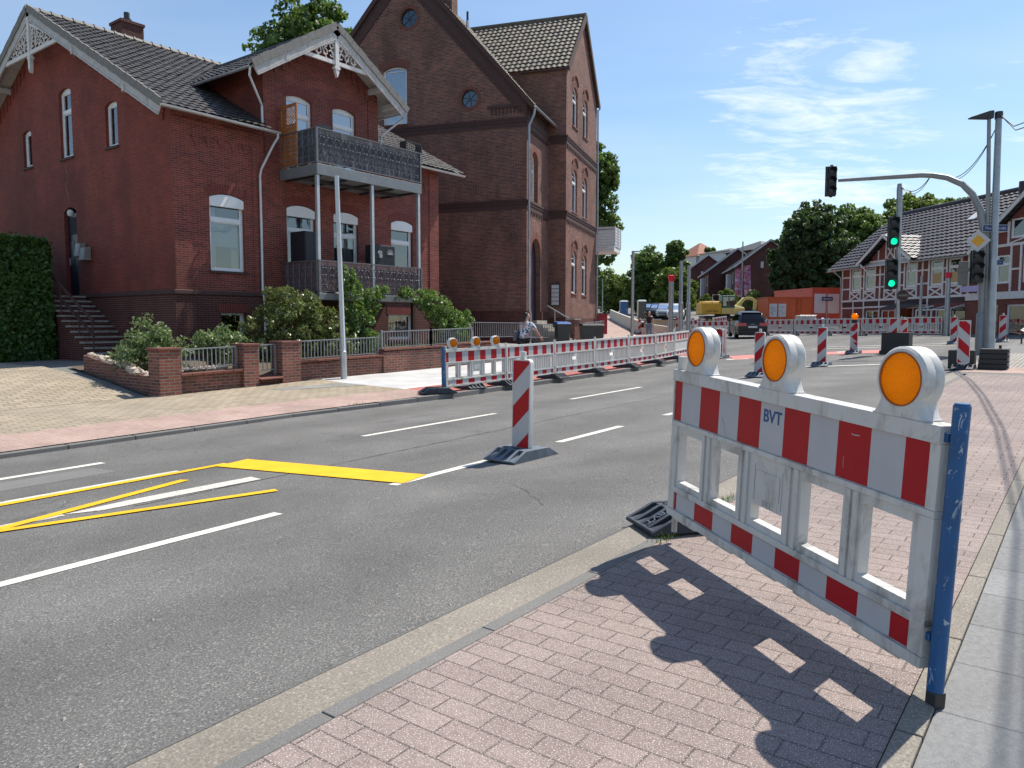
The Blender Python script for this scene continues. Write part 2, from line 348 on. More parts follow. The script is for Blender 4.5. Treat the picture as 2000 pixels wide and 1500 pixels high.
def lensmat(name, c, tc):
    m_, t, bs = newmat(name); bs.inputs['Base Color'].default_value = (*c, 1); bs.inputs['Roughness'].default_value = .15; bs.inputs['Specular IOR Level'].default_value = .35
    pos = t.add('ShaderNodeTexCoord').outputs['Object']
    vz = t.add('ShaderNodeTexVoronoi', {'Vector': pos, 'Scale': 130.0}); rg = t.add('ShaderNodeTexWave', {'Vector': pos, 'Scale': 30.0}, wave_type='RINGS', rings_direction='Y')
    h = t.math('ADD', vz.outputs['Distance'], t.math('MULTIPLY', rg.outputs['Fac'], .6))
    b = t.add('ShaderNodeBump', {'Height': h, 'Strength': .5, 'Distance': .004}); t.l.new(b.outputs[0], bs.inputs['Normal'])
    tr = t.add('ShaderNodeBsdfTranslucent', {'Color': (*tc, 1), 'Normal': b.outputs[0]})
    mx = t.add('ShaderNodeMixShader', {0: .75, 1: bs.outputs[0], 2: tr.outputs[0]}); t.l.new(mx.outputs[0], t.n['Material Output'].inputs[0])
lensmat('amber', (1.0, .30, .002), (1.0, .50, .01))
plain('amberrim', (.35, .08, .004), .3)
# building trim
plain('whiteframe', (.74, .75, .76), .35, 0, .03)
plain('paintedwood', (.47, .455, .44), .65, 0, .12, 4, .2, 30, dirt=(.22, .2, .18), dscale=6, dlo=.5, dhi=.8)
plain('timberwhite', (.68, .665, .64), .7, 0, .10, 4, dirt=(.35, .32, .30), dscale=4, dlo=.55, dhi=.85)
plain('zinc', (.56, .57, .58), .38, .5, .12, 3)
plain('rooftile', (.052, .047, .046), .55, 0, .35, 7, .3, 60, dirt=(.12, .105, .09), dscale=3, dlo=.5, dhi=.8, island=0)
plain('rooftile_brown', (.105, .088, .072), .7, 0, .35, 7, .3, 60, dirt=(.19, .17, .11), dscale=2.5, dlo=.45, dhi=.75)
plain('rooftile_slate', (.058, .052, .058), .48, 0, .2, 7, .2, 60)
plain('rooftile_red', (.30, .12, .075), .8, 0, .25, 4)
plain('roofdark', (.045, .043, .045), .65, 0, .25, 3)
plain('vergetile', (.20, .19, .175), .8, 0, .2, 8, .3)
plain('fascia', (.19, .21, .22), .55, .3, .15, 3, dirt=(.30, .24, .18), dscale=7, dlo=.55, dhi=.75)
plain('rail', (.30, .31, .315), .5, .6, .15, 6)
plain('ironwork', (.17, .17, .18), .5, .5, .2, 8, dirt=(.22, .15, .12), dscale=9, dlo=.55, dhi=.8)
plain('privacy', (.055, .058, .075), .7, 0, .25, 3, dirt=(.20, .20, .22), dscale=4, dlo=.55, dhi=.75)
plain('orangewood', (.36, .13, .03), .6, 0, .25, 6)
plain('curtain', (.62, .62, .60), .9, 0, .1, 12)
plain('blind', (.58, .66, .68), .8, 0, .08, 10)
plain('door_dark', (.012, .014, .03), .35, 0, .2, 4)
plain('cabinet', (.012, .014, .022), .5)
plain('letterbox', (.30, .285, .255), .5, .3)
plain('ochre', (.50, .34, .16), .8)
def glassmat(name, tint, tfac):
    m_, t, bs = newmat(name); t.n.remove(bs)
    gl = t.add('ShaderNodeBsdfGlossy', {'Color': (.9, .95, 1, 1), 'Roughness': .02}); tr = t.add('ShaderNodeBsdfTransparent', {'Color': (*tint, 1)})
    fr = t.add('ShaderNodeFresnel', {'IOR': 1.75}); f = t.math('MULTIPLY_ADD', fr.outputs[0], 1.0, tfac, clamp=True)
    pos = t.add('ShaderNodeNewGeometry').outputs['Position']
    b = t.add('ShaderNodeBump', {'Height': t.noise(pos, 1.4, 2), 'Strength': .12, 'Distance': .05}); t.l.new(b.outputs[0], gl.inputs['Normal'])
    mx = t.add('ShaderNodeMixShader', {0: f, 1: tr.outputs[0], 2: gl.outputs[0]}); t.l.new(mx.outputs[0], t.n['Material Output'].inputs[0])
glassmat('glass', (.55, .6, .62), .10); glassmat('carglass', (.12, .14, .15), .05); glassmat('bluishglass', (.25, .32, .42), .28)
# vegetation
leafmat('ivyleaf', (.03, .09, .02), (.11, .20, .045), .45)
leafmat('rhodoleaf', (.07, .11, .035), (.26, .28, .10), .3, .3, (.17, .10, .05, .93))
leafmat('roseleaf', (.10, .17, .06), (.30, .36, .17), .4, .4, (.62, .58, .50, .975))
leafmat('climberleaf', (.08, .18, .045), (.25, .35, .10), .4, .4, (.55, .50, .36, .985))
leafmat('treeleaf', (.055, .115, .026), (.16, .24, .06), .5, .45)
leafmat('treeleaf_dark', (.02, .052, .022), (.07, .12, .045), .5, .3)
leafmat('treeleaf_olive', (.09, .15, .03), (.22, .27, .06), .5, .45)
leafmat('treeleaf_light', (.09, .15, .025), (.20, .24, .05), .5, .45)
leafmat('grassleaf', (.09, .16, .025), (.20, .26, .05), .6)
plain('bark', (.075, .06, .048), .9, 0, .3, 9, .5, 20)
# machines etc.
plain('carpaint', (.004, .005, .008), .3, 0, .05, 3, spec=.4, coat=.25)
plain('carwhite', (.62, .63, .64), .3, 0, .05, coat=.6); plain('cardark', (.03, .032, .036), .3, .2, .05, coat=.6); plain('carsilver', (.36, .37, .38), .3, .5, .05, coat=.6)
plain('taillight', (.50, .006, .012), .2, coat=.6)
plain('plate', (.66, .67, .68), .4)
plain('diggeryellow', (.60, .34, .02), .5, 0, .15, 3, dirt=(.25, .17, .08), dscale=3, dlo=.55, dhi=.8)
plain('diggerpale', (.58, .50, .16), .5, 0, .15, 3, dirt=(.3, .24, .12), dscale=3, dlo=.55, dhi=.8)
plain('cabgreen', (.03, .12, .09), .4)
plain('containerorange', (.50, .085, .022), .5, 0, .12, 3, dirt=(.3, .06, .02), dscale=3, dlo=.55, dhi=.85)
plain('containerred', (.62, .11, .07), .5, 0, .10, 3)
plain('panelgrey', (.52, .53, .54), .6); plain('signblue', (.01, .03, .13), .45); plain('signwhite', (.52, .52, .50), .5); plain('signgold', (.70, .34, .02), .5)
plain('signred', (.42, .02, .03), .5); plain('signback', (.16, .15, .13), .6)
plain('tankwhite', (.60, .57, .50), .5); plain('wallbeige', (.50, .46, .38), .85, 0, .12, 2, dirt=(.3, .26, .2), dscale=1.5, dlo=.5, dhi=.8)
plain('toiletblue', (.035, .12, .26), .5); plain('cabinetred', (.30, .012, .022), .5); plain('bingrey', (.025, .028, .03), .5); plain('binblue', (.02, .10, .33), .5)
plain('purple', (.16, .06, .30), .7, 0, .3, 2); plain('bannerpink', (.70, .45, .55), .7, 0, .25, 2); plain('bannerred', (.62, .12, .10), .7); plain('lilac', (.45, .40, .62), .7)
plain('redbag', (.62, .012, .03), .5)
plain('skin', (.52, .30, .22), .55, 0, .08); plain('hairdark', (.012, .009, .008), .5, 0, .2, 30); plain('hairbrown', (.055, .03, .02), .5, 0, .25, 30)
plain('blackcloth', (.012, .012, .014), .85); plain('jeans', (.13, .19, .25), .9, 0, .2, 12); plain('greybag', (.10, .11, .13), .8)
m_, t, bs = newmat('blouse'); pos = t.add('ShaderNodeTexCoord').outputs['Object']
vz = t.add('ShaderNodeTexVoronoi', {'Vector': pos, 'Scale': 17.0}); t.l.new(t.mix(t.ramp(vz.outputs['Distance'], .36, .46), (.03, .035, .06), (.62, .64, .70)), bs.inputs['Base Color']); bs.inputs['Roughness'].default_value = .85
plain('containertimber', (.42, .36, .26), .8)
def signal(name, c, e):
    m_, t, bs = newmat(name); bs.inputs['Base Color'].default_value = (*c, 1); bs.inputs['Emission Color'].default_value = (*c, 1); bs.inputs['Emission Strength'].default_value = e
signal('greenlight', (.0, .75, .36), 1.1); plain('darklens', (.02, .02, .022), .2)
M = MAT
# ------------------------------------------------------------------ ground, road, pavements
def sheet(name, ss, nf, mat_, off=0.0, kind='structure', parent=None):
    """grid following the terrain; nf(s) -> list of cross positions"""
    rows = [nf(s) for s in ss]; k = len(rows[0]); V = []; F = []
    for s, r in zip(ss, rows):
        for n in r:
            V.append((s, n, gz(s, n) + (off(s, n) if callable(off) else off)))
    for i in range(len(ss) - 1):
        for j in range(k - 1): F.append((i * k + j, (i + 1) * k + j, (i + 1) * k + j + 1, i * k + j + 1))
    b = MB(); b.mesh(V, F); o = b.build(name, mat_, parent); 
    o.data.polygons.foreach_set('use_smooth', [True] * len(o.data.polygons))
    if kind: o['kind'] = kind
    return o
def fr(a, b, st): return list(np.arange(a, b + 1e-6, st))
def lin(a, b, k): return [a + (b - a) * i / k for i in range(k + 1)]
gs = fr(-60, -16, 4) + fr(-15, 62, 1) + fr(66, 200, 4) + [260, 340, 500]
sheet('ground', gs, lambda s: [-260, -120, -60] + fr(-40, 2, 3) + [2.6, 2.67] + lin(2.8, nedge(s) - .02, 8) + [nedge(s) + .06, nedge(s) + 1, nedge(s) + 2.5, nedge(s) + 4.5, nedge(s) + 6.5, nedge(s) + 8.5, nedge(s) + 12, nedge(s) + 20, nedge(s) + 40, 140, 260], M['earth'], -.05)
road = sheet('road', fr(-15, 64, 1), lambda s: [2.6, 2.665] + lin(2.8, nedge(s) + .01, 12), M['asphalt'])
sheet('side_street', fr(20, 50, 1), lambda s: fr(-40, 2, 3) + [2.61], M['asphalt_new'], .002)
sheet('far_street', fr(60, 170, 2), lambda s: lin(nedge(s) - 11, nedge(s) + .01, 5), M['asphalt_new'], .004)
sheet('asphalt_patch', fr(23.5, 52, 1), lambda s: lin(max(2.9, nedge(s) - 3.3 - .10 * (s - 24) + .3 * math.sin(s * .6)), nedge(s) - .12, 4), M['asphalt'], .005)
# right side: gutter, flush kerb, pink pavers, edging, grey slabs, cobbles
sheet('gutter', fr(-8, 20, 1), lambda s: [2.33, 2.595], M['gutterstone'], .001)
sheet('gutter', fr(-15, 40, 1), lambda s: [nedge(s) - .26, nedge(s) - .13, nedge(s) + .005], M['gutterlight'], .004)
b = MB()
for i in range(int(28 / .985)):
    s0 = -8 + i * .985; s1 = s0 + .979
    for n0, n1 in ((2.255, 2.335),):
        q = [(s0, n0), (s1, n0), (s1, n1), (s0, n1)]
        b.hexa([(a, c, gz(a, c) - .03) for a, c in q] + [(a, c, gz(a, c) + .010) for a, c in q])
o = b.build('kerb', M['kerbstone'], bevel=.006); o['kind'] = 'structure'
b = MB(); s0 = -15
while s0 < 52:
    s1 = s0 + .99; q = [(s0, nedge(s0)), (s1, nedge(s1)), (s1, nedge(s1) + .13), (s0, nedge(s0) + .13)]
    drop = .045 if s0 < 9.5 else max(0, .045 - (s0 - 9.5) * .02)
    b.hexa([(a, c, gz(a, c) - .2) for a, c in q[:2]] + [(a, c, gz(a, c) - .2) for a, c in q[2:]] + [(a, c, gz(a, nedge(a) + .14) + .012 - drop) for a, c in q]); s0 += 1.0
o = b.build('kerb', M['kerbstone'], bevel=.012); o['kind'] = 'structure'
sheet('pavement', fr(-8, 20.5, 1), lambda s: [.52, 1.1, 1.7, 2.258], M['pinkpaver'], .004)
sheet('pavement', fr(20.5, 22.5, 1), lambda s: fr(-9, 0, 3) + [1, 2, 2.55], M['pinkpaver_far'], .007)
sheet('cobble_strip', fr(22.5, 29, .5), lambda s: fr(-9, 0, 3) + [1, 2, 2.6 - (s - 22) * .02], M['cobble'], .006)
sheet('footpath', fr(-8, 20.5, 1), lambda s: fr(-9, 0, 1.5) + [.42], M['greyslab'], .003)
b = MB()
for i in range(28):
    s0 = -8 + i; q = [(s0, .425), (s0 + .99, .425), (s0 + .99, .515), (s0, .515)]
    b.hexa([(a, c, gz(a, c) - .03) for a, c in q] + [(a, c, gz(a, c) + .014) for a, c in q])
o = b.build('edging', M['gutterstone'], bevel=.006); o['kind'] = 'structure'
# left side: pink strip, beige pavers, grey patch, new slabs, red cycle path
e = lambda s: nedge(s) + .132
dropL = lambda s, n: -.030 * max(0, 1 - max(0, n - nedge(s)) / 1.2) * (1 if s < 9.5 else max(0, 1 - (s - 9.5) / 2.2)) + .006
sheet('pavement', fr(-15, 13, 1), lambda s: [e(s), e(s) + .4, e(s) + 1.32], M['pinkpaver_far'], dropL)
sheet('pavement', fr(-15, 13, 1), lambda s: [e(s) + 1.325, e(s) + 2.5, e(s) + 3.5, 16.45 + .0 * s], M['beigepaver'], .006)
sheet('paving_patch', fr(11, 13, .5), lambda s: lin(14.4 + (13 - s) * .35, 16.3, 3), M['greypaver'], .011)
sheet('cycle_path', fr(13, 52, 1), lambda s: [e(s), e(s) + .7, e(s) + 1.35], M['redpath'], .006)
sheet('tactile_strip', fr(13, 52, 1), lambda s: [e(s) + 1.355, e(s) + 1.62], M['whitepaint'], .007)
sheet('pavement', fr(13, 30, 1), lambda s: lin(e(s) + 1.625, max(16.3, e(s) + 4.2), 4), M['whiteslab'], .006)
sheet('pavement', fr(30, 110, 2), lambda s: lin(e(s) + 1.625, e(s) + 4.6, 3), M['pinkpaver_far'], .006)
sheet('driveway', fr(-15, 8.6, .8), lambda s: [16.455] + lin(17, 30, 10), M['beigepaver'], .008)
sheet('yard', fr(8.6, 22.6, 1), lambda s: [16.75, 17.5, 18.5, 19.5, 20.45], M['soil'], .0)
sheet('yard', fr(22.6, 60, 2), lambda s: lin(max(17.4, e(s) + 5.2), max(30, e(s) + 16), 5), M['greypaver'], .0)
# ---- painted markings: parts of the road
def strip(pts, wdt, mat_, off=.004, name='lane_marking', ends=(0, 0)):
    """line of constant width; ends shear the ends along s"""
    b = MB()
    for (s0, n0), (s1, n1) in zip(pts[:-1], pts[1:]):
        k = max(1, int(abs(s1 - s0) / 1.0)); d = Vector((s1 - s0, n1 - n0)).normalized(); p = Vector((-d.y, d.x)) * wdt / 2
        for i in range(k):
            a = Vector((s0, n0)) + Vector((s1 - s0, n1 - n0)) * (i / k); c = Vector((s0, n0)) + Vector((s1 - s0, n1 - n0)) * ((i + 1) / k)
            q = [a - p, c - p, c + p, a + p]; b.face([(v.x, v.y, gz(v.x, v.y) + off) for v in q], 0, (0, 0, 1))
    o = b.build(name, mat_, road); return o
wp = M['whitepaint']
strip([(-4.0, 5.5), (3.95, 5.5)], .125, wp)
for a, c in ((5.25, 6.75), (8.2, 9.85), (11.25, 12.9), (14.9, 17.1)): strip([(a, 5.46 - .06 * max(0, a - 11)), (c, 5.46 - .06 * max(0, c - 11))], .125, wp)
for a, c in ((-1.2, 4.75), (7.7, 10.75), (13.4, 16.3)): strip([(a, 8.62), (c, 8.52)], .125, M['oldwhitepaint'] if a < 0 else wp)
for a, c in ((-3, .2), (1.4, 4.66)): strip([(a, 10.2), (c, 10.2)], .16, wp)
b = MB()
pl = [(2.98, 7.33), (3.25, 7.16), (4.86, 7.06), (4.9, 7.30), (3.6, 7.38)]
b.face([(s, n, gz(s, n) + .005) for s, n in pl], 0, (0, 0, 1)); b.build('lane_marking', M['oldwhitepaint'], road)
strip([(-1, 7.55), (2.98, 7.33)], .12, M['oldwhitepaint'])
yt = M['yellowtape']
strip([(-2, 8.42), (2.89, 8.42), (5.30, 8.40)], .13, yt, .009, 'yellow_marking')
b = MB(); b.face([(s, n, gz(s, n) + .010) for s, n in ((5.12, 8.34), (5.62, 8.44), (5.78, 5.50), (5.34, 5.40))], 0, (0, 0, 1)); b.build('yellow_marking', yt, road)
strip([(-2, 7.42), (2.45, 7.27), (4.45, 7.86)], .13, yt, .008, 'yellow_marking')
strip([(2.3, 7.22), (4.55, 6.36)], .12, yt, .011, 'yellow_marking')
for a in range(7):
    s0 = 27.6 + a * .9
    if a % 2 == 0: strip([(s0, 10.9 - a * .75), (s0 + .35, 10.2 - a * .75)], .45, wp, .012, 'crossing_marking')
b = MB(); b.face([(s, n, gz(s, n) + .012) for s, n in ((27.6, 10.6), (29.4, 11.5), (31.4, 9.6), (29.0, 8.9))], 0, (0, 0, 1)); b.build('red_crossing', M['redpaint'], road)
b = MB(); b.face([(s, n, gz(s, n) + .012) for s, n in ((29.6, 8.1), (31.2, 8.6), (33.2, 5.4), (31.2, 5.0))], 0, (0, 0, 1)); b.build('red_crossing', M['redpaint'], road)
strip([(22.5, 7.9), (24.6, 3.4)], .25, wp, .012, 'stop_line')
strip([(33.5, 9.5), (36, 4.4)], .2, wp, .012, 'crossing_marking'); strip([(35.2, 9.5), (37.8, 4.4)], .2, wp, .012, 'crossing_marking')
# cracks and worn seams in the asphalt
def seam(pts, wd, name='road_crack', seed=1, amp=.03):
    rg_ = random.Random(seed); b = MB(); P_ = []
    for (s0, n0), (s1, n1) in zip(pts[:-1], pts[1:]):
        k = max(2, int(math.hypot(s1 - s0, n1 - n0) / .12))
        for i in range(k): f = i / k; P_.append((s0 + (s1 - s0) * f + rg_.uniform(-amp, amp) * .4, n0 + (n1 - n0) * f + rg_.uniform(-amp, amp)))
    for i, (a, c) in enumerate(zip(P_[:-1], P_[1:])):
        d = Vector((c[0] - a[0], c[1] - a[1])).normalized(); p = Vector((-d.y, d.x)) * wd * rg_.uniform(.3, 1) / 2; q = [(a[0] - p.x, a[1] - p.y), (c[0] - p.x, c[1] - p.y), (c[0] + p.x, c[1] + p.y), (a[0] + p.x, a[1] + p.y)]
        b.face([(u, v, gz(u, v) + .003) for u, v in q], 0, (0, 0, 1))
    b.build(name, M['tar'], road)
plain('tar', (.03, .03, .031), .6, 0, .3, 20)
seam([(3.5, 7.05), (8, 7.0), (14, 6.95), (22, 7.0)], .022, amp=.012); seam([(5.2, 3.6), (5.6, 4.1), (5.9, 4.6)], .006, seed=3, amp=.04); seam([(9, 9.7), (16, 9.6), (24, 9.7)], .015, seed=4, amp=.02)
for i, (s0, n0, a_, c_) in enumerate(((9.5, 3.3, 1.6, .8), (2.2, 9.3, 2.2, .6), (17.5, 6.3, 2.5, 1.0))): sheet('road_patch', lin(s0, s0 + a_, 4), lambda s: lin(n0, n0 + c_, 3), M['asphalt_new' if i else 'asphalt_dark'], .002, None, road)
# grass tufts at the kerb
rnd = random.Random(5)
def tuft(spots, name, label, h=(.05, .13), k=34, mat_='grassleaf', rad=.09):
    b = MB()
    for s, n in spots:
        for i in range(k):
            a = rnd.uniform(0, 6.28); r = rad * rnd.random() ** .5; x, y = s + r * math.cos(a) * 1.6, n + r * math.sin(a) * .6; z = gz(x, y)
            H = rnd.uniform(*h); a = rnd.uniform(0, 6.28); dx, dy = math.cos(a), math.sin(a); wd = .004; L = H * rnd.uniform(.2, .8)
            b.face([(x - dy * wd, y + dx * wd, z), (x + dy * wd, y - dx * wd, z), (x + dx * L, y + dy * L, z + H)])
    o = b.build(name, M[mat_]); return tag(o, label, 'grass', kind='stuff')
tuft([(4.72, 2.24), (4.62, 2.27), (4.80, 2.26)], 'kerb_grass', 'short green grass tuft at the kerb under the big barrier foot', (.03, .08), 22)
tuft([(5.3, 2.3), (5.55, 2.26), (5.9, 2.3)], 'kerb_grass', 'dry grass growing in the kerb joint behind the big barrier', (.03, .07), 40)
tuft([(10.4, 11.92), (10.6, 11.9), (14.0, 11.45)], 'kerb_grass', 'small weeds in the joints of the road kerbs', (.03, .08), 14)
# small stones on the road
b = MB()
for i in range(90):
    s, n = rnd.uniform(.5, 12), rnd.uniform(2.7, 9); r = rnd.uniform(.004, .012); z = gz(s, n)
    b.hexa([(s - r, n - r, z), (s + r, n - r * .6, z), (s + r * .7, n + r, z), (s - r, n + r, z), (s - r * .5, n - r * .5, z + r), (s + r * .6, n - r * .3, z + r * .8), (s + r * .4, n + r * .5, z + r), (s - r * .5, n + r * .4, z + r * .7)])
tag(b.build('gravel', M['stone']), 'loose grit scattered over the asphalt', 'gravel', kind='stuff')
# ------------------------------------------------------------------ walls with real openings, windows, tiled roofs
ARC = 10
def outline(u0, u1, v0, v1, rise):
    """bottom-left, bottom-right, then over the arch from right to left"""
    pts = [(u0, v0), (u1, v0)]; um = (u0 + u1) / 2; hw = (u1 - u0) / 2
    if rise > 1e-4:
        Rr = (hw * hw + rise * rise) / (2 * rise); cz = v1 + rise - Rr; a0 = math.asin(min(1, hw / Rr))
        if rise > hw: a0 = math.pi - a0
    for k in range(ARC + 1):
        q = 1 - 2 * k / ARC
        if rise > 1e-4: th = a0 * q; pts.append((um + Rr * math.sin(th), cz + Rr * math.cos(th)))
        else: pts.append((um + hw * q, v1))
    return pts
def circle(uc, vc, r, n=28): return [(uc + r * math.cos(2 * math.pi * k / n), vc + r * math.sin(2 * math.pi * k / n)) for k in range(n)]
class Wall:
    """wall plane: origin O (x,y), unit U along it, Nin unit inwards; heights are absolute z"""
    def __init__(s, O, U, Nin): s.O = Vector((*O, 0)); s.U = Vector((*U, 0)); s.N = Vector((*Nin, 0))
    def p(s, u, v, d=0.0): return s.O + s.U * u + s.N * d + Vector((0, 0, v))
    def fill(s, b, u0, u1, v0, top, holes, depth=.16, mi=0, kinks=(), rmi=None):
        rmi = mi if rmi is None else rmi
        tf = top if callable(top) else (lambda u: top)
        H = []
        for h in holes:
            if h.get('round'): H.append((h['uc'] - h['r'], h['uc'] + h['r'], h['vc'] - h['r'], h['vc'] + h['r']))
            else: H.append((h['u0'], h['u1'], h['v0'], h['v1'] + h.get('rise', 0)))
        br = sorted(set([u0, u1] + [k for k in kinks if u0 < k < u1] + [x for h in H for x in h[:2]]))
        out = -s.N
        for a, c in zip(br[:-1], br[1:]):
            if c - a < 1e-5: continue
            m_ = (a + c) / 2; iv = sorted((h[2], h[3]) for h in H if h[0] - 1e-6 <= m_ <= h[1] + 1e-6)
            v = v0
            for lo, hi in iv:
                if lo > v + 1e-5: b.face([s.p(a, v), s.p(c, v), s.p(c, lo), s.p(a, lo)], mi, out)
                v = hi
            b.face([s.p(a, v), s.p(c, v), s.p(c, tf(c)), s.p(a, tf(a))], mi, out)
        for h in holes:
            if h.get('round'):
                uc, vc, r = h['uc'], h['vc'], h['r']; P_ = circle(uc, vc, r)
                def sq(q):
                    du, dv = q[0] - uc, q[1] - vc; k = r / max(abs(du), abs(dv)); return (uc + du * k, vc + dv * k)
                for i in range(len(P_)):
                    j = (i + 1) % len(P_); b.face([s.p(*P_[i]), s.p(*P_[j]), s.p(*sq(P_[j])), s.p(*sq(P_[i]))], mi, out)
            else:
                P_ = outline(h['u0'], h['u1'], h['v0'], h['v1'], h.get('rise', 0))
                if h.get('rise', 0) > 1e-4:
                    tz = h['v1'] + h['rise']
                    for i in range(2, len(P_) - 1): b.face([s.p(*P_[i]), s.p(*P_[i + 1]), s.p(P_[i + 1][0], tz), s.p(P_[i][0], tz)], mi, out)
            for i in range(len(P_)):
                j = (i + 1) % len(P_)
                if Vector(P_[i]).to_2d() != Vector(P_[j]).to_2d() if False else True:
                    b.face([s.p(*P_[i]), s.p(*P_[j]), s.p(*P_[j], depth), s.p(*P_[i], depth)], rmi)
    def ring(s, b, Po, Pi, d0, d1, mi=0):
        n = len(Po)
        for i in range(n):
            j = (i + 1) % n
            b.face([s.p(*Po[i], d0), s.p(*Po[j], d0), s.p(*Pi[j], d0), s.p(*Pi[i], d0)], mi, -s.N)
            b.face([s.p(*Pi[i], d0), s.p(*Pi[j], d0), s.p(*Pi[j], d1), s.p(*Pi[i], d1)], mi)
            b.face([s.p(*Po[i], d0), s.p(*Po[j], d0), s.p(*Po[j], d1), s.p(*Po[i], d1)], mi)
    def slab(s, b, u0, u1, v0, v1, d0, d1, mi=0):
        b.hexa([s.p(u0, v0, d0), s.p(u1, v0, d0), s.p(u1, v0, d1), s.p(u0, v0, d1), s.p(u0, v1, d0), s.p(u1, v1, d0), s.p(u1, v1, d1), s.p(u0, v1, d1)], mi)
    def bars(s, b, a, c, w_, d0, d1, mi=0):
        a, c = Vector(a), Vector(c); d = (c - a).normalized(); p = Vector((-d.y, d.x)) * w_ / 2
        q = [a - p, c - p, c + p, a + p]
        b.hexa([s.p(*v, d0) for v in q] + [s.p(*v, d1) for v in q], mi)
    def window(s, par, h, set_=.10, fw_=.065, transom=None, mull=None, flat=False, box=False, blind=None, curt=None, mat_='whiteframe', glass='glass', sill='trimdark', label=None, kind='window', local=False, tilt=None):
        rise = h.get('rise', 0); u0, u1, v0, v1 = h['u0'], h['u1'], h['v0'], h['v1']; g_ = .003
        Po = outline(u0 + g_, u1 - g_, v0 + g_, v1 - g_, rise)
        if flat: Pi = outline(u0 + fw_, u1 - fw_, v0 + fw_, v1 - .02, 0)
        else: Pi = outline(u0 + fw_, u1 - fw_, v0 + fw_, v1 - (fw_ if rise <= fw_ else 0), rise - fw_ if rise > fw_ else 0)
        b = MB(); d0, d1 = set_, set_ + .07; s.ring(b, Po, Pi, d0, d1)
        for tz in ([transom] if transom else []): s.slab(b, u0 + fw_, u1 - fw_, tz - .05, tz + .05, d0 - .012, d1 - .002)
        for mu, a, c in (mull or []): s.slab(b, mu - .035, mu + .035, a, c, d0 - .006, d1 - .004)
        # sash lines inside the frame
        t0 = transom + .05 if transom else None
        for a, c in ([(v0 + fw_, transom - .05), (transom + .05, v1 - .02)] if transom else [(v0 + fw_, v1 - .02)]):
            x0, x1 = u0 + fw_, u1 - fw_
            s.slab(b, x0, x0 + .035, a, c, d0 + .018, d1 - .006); s.slab(b, x1 - .035, x1, a, c, d0 + .018, d1 - .006); s.slab(b, x0 + .035, x1 - .035, a, a + .035, d0 + .018, d1 - .006); s.slab(b, x0 + .035, x1 - .035, c - .035, c, d0 + .018, d1 - .006)
        if tilt:        # a sash standing tilted open
            a, c = tilt; x0, x1 = u0 + fw_ + .02, u1 - fw_ - .02
            for x in (x0, x1 - .05):
                b.hexa([s.p(x, a, d0 + .02), s.p(x + .05, a, d0 + .02), s.p(x + .05, a, d1), s.p(x, a, d1), s.p(x + .02, c, d0 + .17), s.p(x + .07, c, d0 + .17), s.p(x + .07, c, d1 + .17), s.p(x + .02, c, d1 + .17)])
        w_ = b.build(kind, M[mat_], par, local=local)
        if label: w_['label'] = label
        b = MB(); b.face([s.p(*q, d0 + .045) for q in Pi], 0, -s.N); b.build('pane', M[glass], w_, local=local)
        if sill:
            b = MB(); s.slab(b, u0 - .04, u1 + .04, v0 - .075, v0 - .002, -.055, set_ - .004); b.build('sill', M[sill], w_, local=local, bevel=.006)
        if box:
            b = MB(); P2 = outline(u0 + .01, u1 - .01, v1 - box, v1 - .02, rise); b.prism(P2, lambda u, v, d: s.p(u, v, d), .0, set_ - .006); b.build('shutter_box', M['whiteframe'], w_, local=local, bevel=.008)
        if blind: b = MB(); s.slab(b, u0 + fw_ + .04, u1 - fw_ - .04, blind[0], blind[1], d1 + .05, d1 + .055); b.build('blind', M['blind'], w_, local=local)
        for c in (curt or []): b = MB(); s.slab(b, c[0], c[1], c[2], c[3], d1 + .09, d1 + .10); b.build('curtain', M['curtain'], w_, local=local)
        return w_
    def arch_bricks(s, b, h, hgt=.24, proud=.012, bw_=.075, mi=0):
        """soldier course over an opening"""
        P_ = outline(h['u0'] - .08, h['u1'] + .08, h['v0'], h['v1'], h.get('rise', 0))[2:]
        pts = [Vector(q) for q in P_][::-1]; L = [0]
        for a, c in zip(pts[:-1], pts[1:]): L.append(L[-1] + (c - a).length)
        k = max(4, int(L[-1] / bw_))
        def at(x):
            for i in range(len(pts) - 1):
                if x <= L[i + 1] + 1e-9:
                    f = (x - L[i]) / (L[i + 1] - L[i]); return pts[i].lerp(pts[i + 1], f), (pts[i + 1] - pts[i]).normalized()
            return pts[-1], (pts[-1] - pts[-2]).normalized()
        for i in range(k):
            x0, x1 = L[-1] * i / k + .005, L[-1] * (i + 1) / k - .005
            (a, ta), (c, tc) = at(x0), at(x1); na = Vector((-ta.y, ta.x)); nc = Vector((-tc.y, tc.x))
            q = [a + na * .004, c + nc * .004, c + nc * hgt, a + na * hgt]
            b.hexa([s.p(*v, -proud) for v in q] + [s.p(*v, .03) for v in q], mi)
    def round_window(s, par, h, set_=.12, spokes=6, local=False, soldier=None):
        uc, vc, r = h['uc'], h['vc'], h['r']; b = MB(); s.ring(b, circle(uc, vc, r - .003), circle(uc, vc, r - .05), set_, set_ + .06); s.ring(b, circle(uc, vc, .07), circle(uc, vc, .045), set_ + .005, set_ + .055)
        for k in range(spokes):
            a = 2 * math.pi * k / spokes + .3; s.bars(b, (uc + .06 * math.cos(a), vc + .06 * math.sin(a)), (uc + (r - .045) * math.cos(a), vc + (r - .045) * math.sin(a)), .025, set_ + .008, set_ + .05)
        w_ = b.build('round_window', M['steeldark'], par, local=local)
        b = MB(); b.face([s.p(*q, set_ + .03) for q in circle(uc, vc, r - .048)], 0, -s.N); b.build('pane', M['carglass'], w_, local=local)
